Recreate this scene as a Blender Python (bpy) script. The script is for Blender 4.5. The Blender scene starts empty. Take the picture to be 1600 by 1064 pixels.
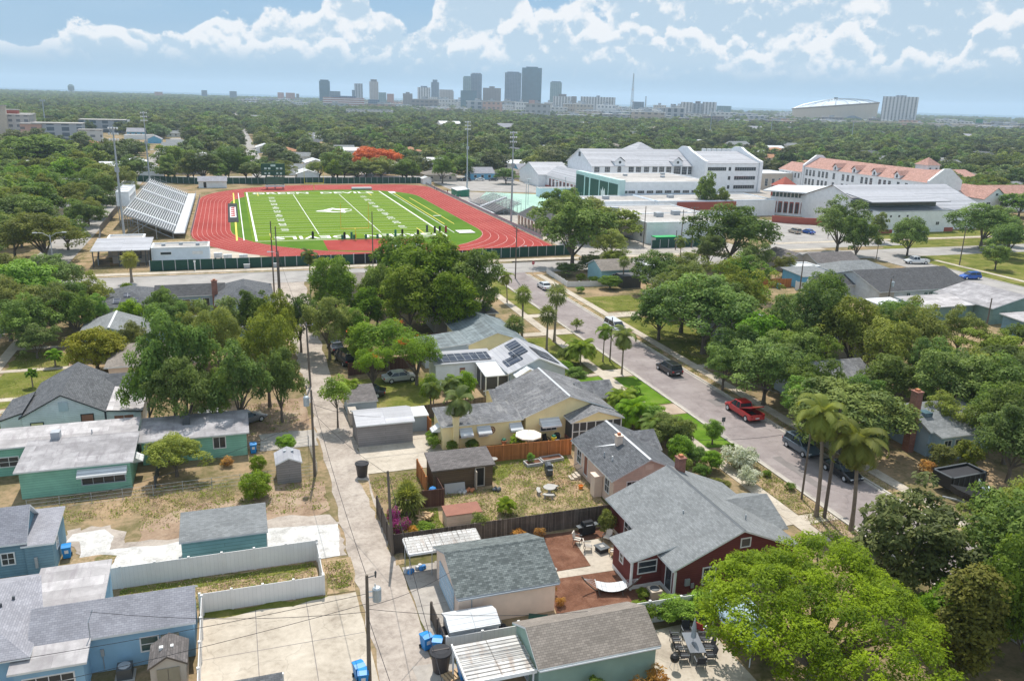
import bpy,math,random
import numpy as np
from mathutils import Vector,Matrix
R=math.radians
random.seed(7)
scene=bpy.context.scene
col=scene.collection
# ------------------------------------------------------------------ camera
PITCH,ROLL,YAW,CAMH=0.285326,0.027702,0.329074,36.17
cd=bpy.data.cameras.new('camera');cam=bpy.data.objects.new('camera',cd);col.objects.link(cam)
F_=Vector((math.sin(YAW)*math.cos(PITCH),math.cos(YAW)*math.cos(PITCH),-math.sin(PITCH)))
R0=Vector((math.cos(YAW),-math.sin(YAW),0));U0=R0.cross(F_)
RR=R0*math.cos(ROLL)+U0*math.sin(ROLL);UU=-R0*math.sin(ROLL)+U0*math.cos(ROLL)
cam.matrix_world=Matrix(((RR.x,UU.x,-F_.x,0),(RR.y,UU.y,-F_.y,0),(RR.z,UU.z,-F_.z,CAMH),(0,0,0,1)))
cd.sensor_width=36;cd.lens=1288.2/1600*36;cd.clip_start=0.5;cd.clip_end=40000
scene.camera=cam
# ------------------------------------------------------------------ sun
SUN_EL,SUN_AZ=R(60),R(10) # azimuth from +Y towards +X
sd=bpy.data.lights.new('sun','SUN');sun=bpy.data.objects.new('sun',sd);col.objects.link(sun)
sd.energy=4.7;sd.angle=R(0.53);sd.color=(1.0,0.95,0.87)
sdir=Vector((math.sin(SUN_AZ)*math.cos(SUN_EL),math.cos(SUN_AZ)*math.cos(SUN_EL),math.sin(SUN_EL)))
sun.rotation_euler=(-sdir).to_track_quat('-Z','Y').to_euler();sun.location=sdir*300
# ------------------------------------------------------------------ node helper
class NT:
 def __init__(s,tree):s.t=tree;s.n=tree.nodes;s.l=tree.links
 def node(s,typ,**kw):
  n=s.n.new(typ)
  for k,v in kw.items():setattr(n,k,v)
  return n
 def put(s,sock,v):
  if hasattr(v,'is_output')or isinstance(v,bpy.types.NodeSocket):s.l.new(v,sock)
  elif v is not None:
   if sock.type=='RGBA' and not isinstance(v,(int,float))and len(v)==3:v=(*v,1)
   sock.default_value=v
 def m(s,op,a,b=None,c=None,clamp=False):
  n=s.node('ShaderNodeMath',operation=op,use_clamp=clamp)
  for i,v in enumerate((a,b,c)):
   if v is not None:s.put(n.inputs[i],v)
  return n.outputs[0]
 def mix(s,f,a,b,blend='MIX'):
  n=s.node('ShaderNodeMix',data_type='RGBA',blend_type=blend,clamp_factor=True)
  s.put(n.inputs[0],f);s.put(n.inputs[6],a);s.put(n.inputs[7],b)
  return n.outputs[2]
 def noise(s,vec,scale,detail=4,rough=.5,dist=0,dim='3D'):
  n=s.node('ShaderNodeTexNoise',noise_dimensions=dim)
  if vec is not None:s.put(n.inputs['Vector'],vec)
  n.inputs['Scale'].default_value=scale;n.inputs['Detail'].default_value=detail
  n.inputs['Roughness'].default_value=rough;n.inputs['Distortion'].default_value=dist
  return n.outputs['Fac']
 def ramp(s,f,stops,interp='LINEAR'):
  n=s.node('ShaderNodeValToRGB');s.put(n.inputs[0],f);cr=n.color_ramp;cr.interpolation=interp
  while len(cr.elements)<len(stops):cr.elements.new(1)
  for e,(p,c)in zip(cr.elements,stops):
   e.position=p;e.color=(*c,1)if not isinstance(c,(int,float))else(c,c,c,1)
  return n.outputs[0]
 def vec(s,x,y,z=0):
  n=s.node('ShaderNodeCombineXYZ');s.put(n.inputs[0],x);s.put(n.inputs[1],y);s.put(n.inputs[2],z);return n.outputs[0]
 def smooth(s,v,a,b,lo=0.,hi=1.):
  n=s.node('ShaderNodeMapRange',interpolation_type='SMOOTHSTEP');s.put(n.inputs[0],v)
  for i,q in enumerate((a,b,lo,hi)):s.put(n.inputs[i+1],q)
  return n.outputs[0]
# ------------------------------------------------------------------ world: Nishita sky with cumulus far off
w=bpy.data.worlds.new('World');scene.world=w;w.use_nodes=True
nt=NT(w.node_tree);w.node_tree.nodes.clear()
sky=nt.node('ShaderNodeTexSky',sky_type='NISHITA',sun_disc=False,sun_elevation=SUN_EL,sun_rotation=SUN_AZ,
              air_density=1.0,dust_density=1.6,ozone_density=1.6,altitude=30)
tc=nt.node('ShaderNodeTexCoord');sp=nt.node('ShaderNodeSeparateXYZ');nt.l.new(tc.outputs['Generated'],sp.inputs[0])
az=nt.m('ARCTAN2',sp.outputs[0],sp.outputs[1]);el=nt.m('ARCSINE',sp.outputs[2])
TOPS=[(-.26,2.4),(-.22,3.0),(-.185,2.5),(-.13,3.6),(-.09,3.3),(-.04,3.5),(.0,4.4),(.05,5.2),(.075,3.8),(.10,5.0),(.12,7.0),(.15,6.6),(.175,5.2),(.2,4.2),(.225,4.6),
  (.235,6.6),(.275,8.6),(.315,8.4),(.34,6.0),(.37,5.6),(.40,7.8),(.44,8.6),(.49,7.4),(.53,6.2),(.565,6.0),(.60,8.6),(.67,9.2),(.72,8.2),(.77,9.4),(.815,6.2),(.84,9.2),(.90,10.)]
def ramp_az(vals,a0=-.3,a1=.95,mx=14.):
 t=nt.smooth(az,a0,a1);t.node.interpolation_type='LINEAR'
 return nt.m('MULTIPLY',nt.ramp(t,[((a-a0)/(a1-a0),v/mx)for a,v in vals]),mx)
top=nt.m('MULTIPLY',ramp_az(TOPS),math.pi/180)
CSH,CWH=(5.0,6.5,7.9),(9.0,9.2,9.5)
def cloud_n(de):
 e=nt.m('ADD',el,de);v=nt.vec(az,nt.m('MULTIPLY',e,1.15),.37)
 a=nt.noise(v,9,8,.66)
 q=nt.m('MULTIPLY',a,.02);q2=nt.m('MULTIPLY',nt.noise(v,14,3,.5),.035)
 vo=nt.node('ShaderNodeTexVoronoi',feature='F1',voronoi_dimensions='2D');nt.put(vo.inputs['Vector'],nt.vec(nt.m('ADD',az,q2),nt.m('ADD',e,q)))
 vo.inputs['Scale'].default_value=19
 v2=nt.node('ShaderNodeTexVoronoi',feature='F1',voronoi_dimensions='2D');nt.put(v2.inputs['Vector'],nt.vec(nt.m('ADD',az,q2),nt.m('ADD',e,q)))
 v2.inputs['Scale'].default_value=52
 return nt.m('SUBTRACT',nt.m('SUBTRACT',nt.m('MULTIPLY',a,1.5),nt.m('MULTIPLY',vo.outputs['Distance'],.55)),nt.m('MULTIPLY',v2.outputs['Distance'],.22))
n0=cloud_n(0.);n1=cloud_n(.007)
big=nt.noise(nt.vec(az,nt.m('MULTIPLY',el,1.5),2.2),6.5,3,.5)
d=nt.m('MINIMUM',nt.m('MULTIPLY',nt.m('SUBTRACT',top,el),15.),.56)
base_fade=nt.smooth(el,R(1.2),R(2.2),-.3,0.)
dens=nt.m('ADD',nt.m('ADD',d,base_fade),nt.m('ADD',nt.m('MULTIPLY',nt.m('SUBTRACT',n0,.36),1.0),nt.m('MULTIPLY',nt.m('SUBTRACT',big,.5),1.9)))
mask=nt.smooth(dens,.0,.11)
mask=nt.m('MULTIPLY',mask,nt.smooth(el,R(1.1),R(2.9),.0,1.))
emb=nt.m('MULTIPLY',nt.m('SUBTRACT',n0,n1),3.6)
rim=nt.smooth(dens,.02,.55,.75,.08)
lit=nt.m('ADD',nt.m('ADD',emb,rim),nt.m('MULTIPLY',nt.m('SUBTRACT',nt.noise(nt.vec(az,el,5.),18,8,.66),.5),3.0),clamp=True)
ccol=nt.mix(nt.smooth(lit,.1,.85),CSH,CWH)
# a nearer bank of heads in front of the tall ones
TOPS2=[(-.26,2.4),(-.1,2.3),(-.03,3.0),(.03,3.5),(.08,2.9),(.15,2.6),(.2,2.4),(.25,3.4),(.30,4.4),(.34,4.9),(.38,3.6),(.42,4.4),(.45,5.4),(.49,4.6),(.52,5.6),(.57,4.0),(.60,3.2),(.64,4.9),(.69,5.6),(.73,3.6),(.77,3.0),(.81,4.4),(.85,5.6),(.9,6.2)]
top2=nt.m('MULTIPLY',ramp_az(TOPS2),math.pi/180)
dens2=nt.m('ADD',nt.m('ADD',nt.m('MINIMUM',nt.m('MULTIPLY',nt.m('SUBTRACT',top2,el),15.),.6),base_fade),nt.m('ADD',nt.m('MULTIPLY',nt.m('SUBTRACT',n0,.36),1.0),nt.m('MULTIPLY',nt.m('SUBTRACT',nt.noise(nt.vec(az,el,7.7),9.,3,.5),.5),1.6)))
mask2=nt.m('MULTIPLY',nt.smooth(dens2,.0,.09),nt.smooth(el,R(1.1),R(2.9),.0,1.))
lit2=nt.m('ADD',nt.m('ADD',nt.smooth(dens2,.0,.5,.95,.1),emb),nt.m('MULTIPLY',nt.m('SUBTRACT',nt.noise(nt.vec(az,el,3.),20,6,.62),.5),1.5),clamp=True)
ccol=nt.mix(mask2,ccol,nt.mix(nt.smooth(lit2,.2,.8),CSH,CWH));mask=nt.m('MAXIMUM',mask,mask2)
wisp=nt.m('MULTIPLY',nt.smooth(nt.noise(nt.vec(az,nt.m('MULTIPLY',el,4.),9.),5,6,.6),.42,.75),.55)
skyc=nt.mix(wisp,nt.mix(.75,sky.outputs[0],(2.5,4.9,7.7)),(4.5,6.2,7.9))
haz=nt.smooth(el,R(-1),R(7.5),.8,.15)
skyc=nt.mix(haz,skyc,(3.8,5.6,7.4))
fin=nt.mix(mask,skyc,ccol)
fin=nt.mix(nt.smooth(el,R(9),R(30),0.,.5),fin,(9.0,9.3,9.6))  # bright layer added overhead, out of view, to lift and whiten the fill light
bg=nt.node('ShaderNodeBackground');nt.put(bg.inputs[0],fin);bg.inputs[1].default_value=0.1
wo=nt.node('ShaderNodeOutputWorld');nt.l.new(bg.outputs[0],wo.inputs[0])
vs=scene.view_settings
scene.display_settings.display_device='sRGB'
vs.view_transform='Standard';vs.look='None';vs.gamma=1;vs.use_curve_mapping=False;vs.exposure=0.02
scene.cycles.max_bounces=6;scene.cycles.diffuse_bounces=3;scene.cycles.transparent_max_bounces=6;scene.cycles.volume_bounces=1
scene.cycles.use_denoising=True
# ------------------------------------------------------------------ materials
M={}
def base_mat(name,rough=.85,spec=.3,metal=0.):
 m=bpy.data.materials.new(name);m.use_nodes=True;t=NT(m.node_tree)
 b=m.node_tree.nodes['Principled BSDF'];b.inputs['Roughness'].default_value=rough
 b.inputs['Specular IOR Level'].default_value=spec;b.inputs['Metallic'].default_value=metal
 M[name]=m;return m,t,b
def uvv(t):
 return t.node('ShaderNodeUVMap').outputs[0]
def world_v(t):
 return t.node('ShaderNodeNewGeometry').outputs['Position']
def sc3(c,k):return tuple(min(1,x*k)for x in c)
def bump(t,b,h,strength=.3,dist=.02):
 n=t.node('ShaderNodeBump');n.inputs['Strength'].default_value=strength;n.inputs['Distance'].default_value=dist
 t.put(n.inputs['Height'],h);t.l.new(n.outputs[0],b.inputs['Normal'])
def plain(name,c,rough=.6,var=.12,scale=2.,metal=0.,spec=.3):
 m,t,b=base_mat(name,rough,spec,metal)
 f=t.noise(uvv(t),scale,5,.6)
 t.put(b.inputs['Base Color'],t.mix(t.smooth(f,.3,.7),sc3(c,1-var),sc3(c,1+var)))
 return m
def mottled(name,stops,scale=.5,detail=8,rough=.95,scale2=6.,amp=.35,bmp=.0,crack=0.,stain=0.):
 m,t,b=base_mat(name,rough,.03);p=world_v(t)
 f=t.noise(p,scale,detail,.6,.4);g=t.noise(p,scale2,4,.65)
 f=t.m('ADD',f,t.m('MULTIPLY',t.m('SUBTRACT',g,.5),amp))
 o=t.ramp(f,stops)
 if crack:
  pn=t.node('ShaderNodeTexNoise');t.put(pn.inputs['Vector'],p);pn.inputs['Scale'].default_value=1.1;pn.inputs['Detail'].default_value=4
  vm=t.node('ShaderNodeVectorMath',operation='ADD');t.put(vm.inputs[0],p);t.put(vm.inputs[1],pn.outputs['Color'])
  vo=t.node('ShaderNodeTexVoronoi',feature='DISTANCE_TO_EDGE');t.put(vo.inputs['Vector'],vm.outputs[0]);vo.inputs['Scale'].default_value=crack
  o=t.mix(t.smooth(vo.outputs['Distance'],.0,.009,.22,0.),o,sc3(stops[0][1],.35))
 if stain:o=t.mix(t.smooth(t.noise(p,.8,5,.6,.6),.56,.74,0.,stain),o,sc3(stops[0][1],.5))
 t.put(b.inputs['Base Color'],o)
 if bmp:bump(t,b,g,bmp,.05)
 return m
def rows(name,c,c2=None,rw=.33,rh=.16,gap=.012,gapc=None,streak=.18,rough=.9,bmp=.5,stain=None,off=.5,var=.14):
 """courses of shingles / planks / sheets, laid out in metres on the part's own UV"""
 m,t,b=base_mat(name,rough,.2);u=uvv(t)
 n=t.node('ShaderNodeTexBrick',offset=off);t.put(n.inputs['Vector'],u)
 n.inputs['Scale'].default_value=1;n.inputs['Brick Width'].default_value=rw;n.inputs['Row Height'].default_value=rh
 n.inputs['Mortar Size'].default_value=gap;n.inputs['Mortar Smooth'].default_value=.3;n.inputs['Bias'].default_value=0
 c2=c2 or c
 t.put(n.inputs['Color1'],sc3(c,1-var));t.put(n.inputs['Color2'],sc3(c2,1+var));t.put(n.inputs['Mortar'],gapc or sc3(c,.5))
 f=t.noise(u,.55,6,.65,.3);cc=t.mix(t.smooth(f,.35,.7),sc3((1,1,1),1-streak),(1,1,1))
 o=t.mix(1.,n.outputs['Color'],cc,'MULTIPLY')
 if stain:
  mm=t.node('ShaderNodeMapping');t.put(mm.inputs[0],u);mm.inputs['Scale'].default_value=(1.6,.35,1)
  s_=t.noise(mm.outputs[0],1.,6,.65);o=t.mix(t.smooth(s_,.48,.72,0.,.75),o,stain)
 t.put(b.inputs['Base Color'],o);bump(t,b,n.outputs['Fac'],-bmp,.02)
 return m
rows('shingle_grey',(.225,.235,.24),(.27,.28,.285),.3,.15,.012,(.19,.20,.20),var=.09)
rows('shingle_green_grey',(.125,.14,.14),(.20,.22,.215),.3,.17,.016,(.09,.11,.105),var=.18)
rows('shingle_dark',(.115,.12,.13),(.15,.155,.165),.34,.17,.010)
rows('shingle_charcoal',(.085,.085,.09),(.105,.105,.11),.34,.17,.008)
rows('shingle_weathered',(.20,.20,.21),(.24,.24,.25),.34,.17,.010,streak=.35,stain=(.33,.32,.31))
rows('shingle_lilac',(.34,.335,.37),(.38,.375,.41),.3,.15,.014,(.25,.25,.28),var=.07)
rows('shingle_tan',(.26,.225,.195),(.31,.27,.235),.3,.16,.014,(.16,.14,.12),var=.08)
rows('shingle_brown',(.16,.145,.14),(.19,.17,.165),.34,.17,.01)
rows('membrane_pale',(.50,.47,.47),(.56,.53,.53),4.,1.1,.008,streak=.3,stain=(.30,.27,.28))
rows('membrane_blotched',(.42,.40,.41),(.46,.44,.45),4.,1.1,.008,streak=.35,stain=(.22,.2,.21))
rows('flat_roof',(.46,.435,.41),(.53,.505,.48),9.,3.,.02,streak=.2,stain=(.42,.38,.36),bmp=.05)
rows('metal_white',(.72,.73,.74),(.78,.79,.80),30.,.42,.03,(.42,.43,.45),rough=.45,streak=.12,off=0)
rows('metal_rust',(.62,.60,.57),(.70,.68,.65),30.,.38,.04,(.28,.26,.24),rough=.6,streak=.35,stain=(.33,.25,.2),off=0)
rows('metal_lilac',(.42,.42,.445),(.46,.46,.485),60.,.6,.03,(.33,.33,.38),rough=.5,streak=.12,off=0)
rows('metal_teal',(.19,.225,.24),(.22,.26,.275),30.,.45,.02,rough=.5,streak=.35,stain=(.36,.42,.44),off=0)
rows('carport_ribs',(.52,.49,.46),(.58,.55,.52),30.,.34,.06,(.16,.14,.13),rough=.7,streak=.2,stain=(.33,.22,.17),off=0)
rows('clay_tile',(.46,.27,.22),(.53,.32,.27),.5,.35,.03,(.40,.19,.14))
rows('clay_orange',(.45,.22,.12),(.5,.26,.15),.5,.35,.03)
rows('siding_mint',(.30,.60,.46),None,30.,.24,.016,(.16,.36,.28),rough=.8,bmp=.6,var=.04)
rows('siding_teal',(.15,.30,.31),None,30.,.3,.014,(.06,.12,.13),rough=.8,var=.04)
rows('siding_steel_blue',(.20,.34,.42),None,30.,.22,.012,rough=.8,var=.05)
rows('siding_pink',(.86,.65,.53),None,30.,.2,.010,(.70,.47,.37),rough=.8,var=.04)
rows('siding_white',(.72,.74,.76),None,30.,.2,.010,rough=.8,var=.04)
rows('siding_grey',(.34,.31,.30),None,30.,.24,.02,(.20,.18,.17),rough=.8,var=.05)
rows('siding_brown',(.17,.115,.07),None,30.,.2,.016,(.09,.06,.035),rough=.85,var=.1)
rows('siding_red',(.20,.055,.05),None,30.,.18,.010,(.16,.025,.02),rough=.75,var=.05)
rows('siding_sage',(.25,.36,.32),None,30.,.22,.012,rough=.8,var=.04)
rows('wood_fence_grey',(.15,.12,.10),(.20,.165,.14),.15,30.,.014,(.06,.05,.045),rough=.9,streak=.4,off=0,var=.2)
rows('wood_fence_orange',(.50,.19,.06),(.56,.22,.08),.15,30.,.012,(.26,.09,.03),rough=.85,streak=.2,off=0)
rows('wood_fence_red',(.12,.06,.045),(.15,.08,.06),.15,30.,.012,rough=.9,off=0)
rows('vinyl',(.80,.78,.76),None,.3,30.,.006,(.52,.51,.50),rough=.5,streak=.06,off=0,var=.02)
rows('brick',(.30,.10,.07),(.36,.13,.09),.22,.075,.01,(.35,.28,.24),rough=.9)
rows('solar_cells',(.035,.045,.07),(.05,.06,.09),1.,1.6,.04,(.35,.36,.38),rough=.25,streak=.1,off=0,bmp=.1)
for n_,c_ in dict(stucco_blue=(.30,.50,.66),stucco_cream=(.95,.78,.43),stucco_peach=(.82,.64,.52),stucco_green=(.30,.42,.35),stucco_pale_blue=(.40,.52,.62),
                   stucco_white=(.86,.87,.88),stucco_cool_white=(.70,.78,.86),stucco_grey=(.42,.48,.52),stucco_beige=(.50,.44,.38),stucco_yellow=(.7,.6,.35),stucco_turquoise=(.32,.52,.56),
                   stucco_bright_blue=(.16,.42,.62),stucco_lilac=(.36,.36,.44),brick_wall_red=(.38,.10,.07),block_grey=(.42,.41,.40),stucco_mint_white=(.52,.68,.66),limestone=(.55,.48,.40)).items():
 plain(n_,c_,.9,.06,.7)
for n_,c_,r_ in(('white_paint',(.78,.78,.77),.5),('cream_paint',(.72,.62,.46),.6),('dark_trim',(.03,.03,.035),.5),('black_plastic',(.02,.02,.022),.45),('black_cloth',(.018,.018,.02),.85),
                   ('bin_blue',(.02,.25,.62),.42),('bin_brown',(.06,.05,.05),.5),('green_screen',(.02,.075,.055),.8),('green_paint',(.03,.20,.12),.55),('dark_green',(.015,.075,.05),.5),
                   ('pole_wood',(.16,.13,.105),.9),('tyre',(.02,.02,.02),.8),('skin',(.45,.26,.18),.6),('cloth_white',(.7,.7,.7),.9),('cloth_dark',(.03,.035,.05),.9),('cloth_red',(.4,.04,.04),.9),
                   ('cloth_green',(.03,.2,.09),.9),('orange_plastic',(.75,.25,.03),.5),('tan_door',(.36,.31,.22),.7),('canvas_cream',(.80,.72,.60),.9),('canvas_grey',(.42,.46,.50),.9),('dome_fabric',(.62,.68,.74),.8),
                   ('terracotta',(.50,.20,.10),.85),('stone_grey',(.42,.40,.37),.95),('deck_grey',(.13,.14,.15),.8),('red_brown',(.30,.13,.09),.8),('chair_cream',(.65,.58,.5),.9),('tarp_blue',(.05,.25,.6),.5),('pool_blue',(.06,.45,.65),.2),
                   ('yellow_paint',(.80,.62,.04),.6),('sign_red',(.55,.03,.04),.5),('bollard_tan',(.55,.47,.38),.8),('wood_log',(.55,.38,.22),.9),('rubber_dark',(.035,.035,.04),.8),('green_lid',(.03,.42,.12),.5)):
 plain(n_,c_,r_,.08,1.3)
for n_,c_,r_ in(('steel',(.42,.46,.50),.45),('galvanised',(.42,.45,.48),.5),('aluminium',(.70,.71,.73),.4),('transformer_grey',(.45,.50,.53),.5),('dark_steel',(.10,.11,.12),.5)):
 plain(n_,c_,r_,.08,1.3,metal=.35)
for n_,c_ in(('car_white',(.75,.76,.77)),('car_red',(.50,.015,.02)),('car_black',(.015,.017,.022)),('car_navy',(.03,.045,.075)),('car_slate',(.10,.14,.18)),('car_silver',(.52,.54,.56)),('car_blue',(.01,.10,.45)),('car_green',(.02,.2,.12)),('car_tan',(.45,.38,.3)),('car_grey',(.2,.21,.23))):
 m,t,b=base_mat(n_,.28,.5,.25);t.put(b.inputs['Base Color'],c_);b.inputs['Coat Weight'].default_value=.6;b.inputs['Coat Roughness'].default_value=.06
for n_,c_,r_ in(('glass',(.035,.045,.055),.08),('glass_green',(.05,.10,.10),.1),('glass_blue',(.08,.14,.18),.12),('lamp_glass',(.75,.78,.8),.15),('lamp_red',(.45,.01,.01),.2),('screen_mesh',(.05,.05,.055),.6)):
 m,t,b=base_mat(n_,r_,.6)
 f=t.noise(world_v(t),.8,3,.5);t.put(b.inputs['Base Color'],t.mix(f,sc3(c_,.6),sc3(c_,1.5)))
# ground materials
mottled('ground_dry',[(.28,(.10,.105,.035)),(.42,(.18,.15,.075)),(.52,(.27,.205,.12)),(.62,(.36,.255,.155)),(.78,(.42,.31,.2))],.13,9,scale2=1.7,amp=.5,bmp=.3)
mottled('lawn',[(.3,(.09,.11,.02)),(.5,(.15,.165,.035)),(.62,(.22,.20,.065)),(.8,(.32,.25,.13))],.3,8,scale2=2.5,amp=.5,bmp=.3)
mottled('lawn_bright',[(.3,(.08,.155,.012)),(.55,(.115,.21,.02)),(.75,(.18,.24,.045))],.5,8,scale2=4.,amp=.4,bmp=.2)
mottled('yard_tan',[(.25,(.10,.11,.04)),(.42,(.20,.17,.08)),(.55,(.37,.27,.165)),(.7,(.45,.33,.22)),(.85,(.5,.4,.3))],.45,9,scale2=4.,amp=.6,bmp=.3)
mottled('bare_dirt',[(.3,(.22,.15,.10)),(.5,(.35,.25,.175)),(.7,(.44,.34,.25))],.3,8,scale2=3.,amp=.4,bmp=.2)
mottled('mulch',[(.3,(.115,.055,.035)),(.5,(.175,.085,.055)),(.72,(.25,.135,.09))],.8,9,scale2=9.,amp=.5,bmp=.5)
mottled('gravel_white',[(.3,(.40,.385,.365)),(.5,(.58,.565,.54)),(.75,(.70,.685,.66))],.7,8,scale2=6.,amp=.6,bmp=.5)
mottled('alley_surface',[(.25,(.26,.225,.195)),(.45,(.38,.325,.28)),(.6,(.46,.40,.345)),(.8,(.53,.47,.41))],.35,9,scale2=2.5,amp=.6,bmp=.1,crack=.33,stain=.4)
mottled('asphalt',[(.3,(.235,.20,.193)),(.5,(.29,.25,.24)),(.75,(.36,.318,.305))],.25,9,scale2=1.2,amp=.4,bmp=.05,crack=.12,stain=.25)
mottled('asphalt_pale',[(.3,(.28,.26,.25)),(.5,(.36,.34,.32)),(.75,(.43,.40,.38))],.25,9,scale2=5.,amp=.25)
mottled('asphalt_patch',[(.3,(.20,.178,.17)),(.75,(.26,.235,.225))],.5,6,scale2=8.,amp=.2)
mottled('concrete',[(.25,(.33,.28,.225)),(.45,(.47,.41,.335)),(.65,(.56,.495,.41)),(.85,(.62,.56,.48))],.28,9,scale2=2.,amp=.5,crack=.16,stain=.35)
mottled('concrete_pad',[(.25,(.27,.245,.22)),(.45,(.38,.345,.31)),(.65,(.46,.42,.375)),(.85,(.52,.48,.43))],.4,9,scale2=2.,amp=.5,crack=.22,stain=.45)
mottled('kerb',[(.3,(.42,.38,.33)),(.7,(.56,.52,.46))],.6,6,scale2=3.,amp=.3)
mottled('shell_path',[(.3,(.36,.27,.2)),(.7,(.5,.4,.32))],.6,6,scale2=3.,amp=.3)
mottled('water',[(.3,(.03,.09,.14)),(.7,(.05,.13,.19))],.002,3,rough=.3,scale2=.02,amp=.2)
mottled('court',[(.3,(.34,.50,.42)),(.7,(.40,.57,.48))],.1,5,scale2=1.,amp=.3)
mottled('track_red',[(.25,(.29,.05,.042)),(.5,(.35,.065,.055)),(.75,(.40,.09,.075))],.08,7,scale2=.8,amp=.3)
mottled('wildflower',[(.3,(.06,.10,.02)),(.5,(.13,.15,.03)),(.7,(.30,.24,.06)),(.85,(.5,.33,.2))],.9,8,scale2=5.,amp=.6)
m,t,b=base_mat('turf',.95,.02);p_=world_v(t)
s_=t.node('ShaderNodeSeparateXYZ');t.l.new(p_,s_.inputs[0])
st=t.m('GREATER_THAN',t.m('FRACT',t.m('DIVIDE',t.m('SUBTRACT',s_.outputs[1],214.77),9.144)),.5)
f_=t.noise(p_,.09,7,.6);cc=t.mix(st,(.115,.20,.014),(.14,.235,.018));t.put(b.inputs['Base Color'],t.mix(t.smooth(f_,.3,.7,0.,.35),cc,(.20,.27,.035)))
mottled('turf_apron',[(.3,(.075,.16,.015)),(.7,(.12,.21,.025))],.1,6,scale2=.8,amp=.3)
plain('lane_paint',(.62,.40,.37),.8,.05);plain('line_white',(.78,.78,.74),.8,.05);plain('line_yellow',(.75,.60,.10),.8,.05)
def facade(name,wall,glass_,fx,fz,wx=.6,wz=.55,rough=.5,vert=False):
 """grid of window bays in metres on the part's UV"""
 m,t,b=base_mat(name,rough,.5);u=uvv(t);s=t.node('ShaderNodeSeparateXYZ');t.l.new(u,s.inputs[0])
 a=t.m('LESS_THAN',t.m('FRACT',t.m('DIVIDE',s.outputs[0],fx)),wx)
 c=t.m('LESS_THAN',t.m('FRACT',t.m('DIVIDE',s.outputs[1],fz)),wz)
 f=a if vert else t.m('MULTIPLY',a,c)
 ng=t.node('ShaderNodeNewGeometry');sn=t.node('ShaderNodeSeparateXYZ');t.l.new(ng.outputs['Normal'],sn.inputs[0])
 f=t.m('MULTIPLY',f,t.m('LESS_THAN',sn.outputs[2],.5))
 nz=t.noise(u,.07,3,.5)
 t.put(b.inputs['Base Color'],t.mix(f,t.mix(nz,sc3(wall,.85),sc3(wall,1.1)),t.mix(nz,sc3(glass_,.6),sc3(glass_,1.4))));t.put(b.inputs['Roughness'],t.smooth(f,0.,1.,.8,.3))
facade('tower_teal',(.05,.15,.23),(.03,.10,.15),4.,4.,.8,.7)
facade('tower_steel',(.17,.23,.32),(.05,.10,.17),5.,4.,.6,.6)
facade('tower_pale',(.42,.45,.50),(.10,.14,.19),9.,3.6,.5,.7)
facade('tower_striped',(.62,.62,.64),(.12,.14,.17),8.,3.4,.42,.8)
facade('tower_glass_green',(.24,.34,.37),(.12,.22,.25),6.,4.,.7,.7)
facade('tower_brown',(.24,.21,.21),(.09,.09,.11),5.,3.6,.6,.5)
facade('tower_beige',(.48,.44,.42),(.16,.16,.18),5.,3.6,.5,.5)
facade('tower_pink',(.50,.26,.22),(.2,.13,.13),5.,3.6,.5,.5)
facade('low_white',(.60,.60,.60),(.18,.20,.23),6.,4.,.5,.4)
facade('low_beige',(.50,.43,.37),(.18,.17,.17),6.,4.,.5,.4)
facade('low_grey',(.38,.40,.43),(.16,.18,.2),7.,4.,.5,.4)
facade('low_salmon',(.55,.34,.28),(.2,.17,.17),7.,4.,.5,.4)
facade('banded',(.66,.62,.62),(.30,.10,.09),9000.,5.,1.,.4)
facade('lattice_blue',(.10,.18,.20),(.05,.08,.10),3.,3.,.6,.6)
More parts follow.
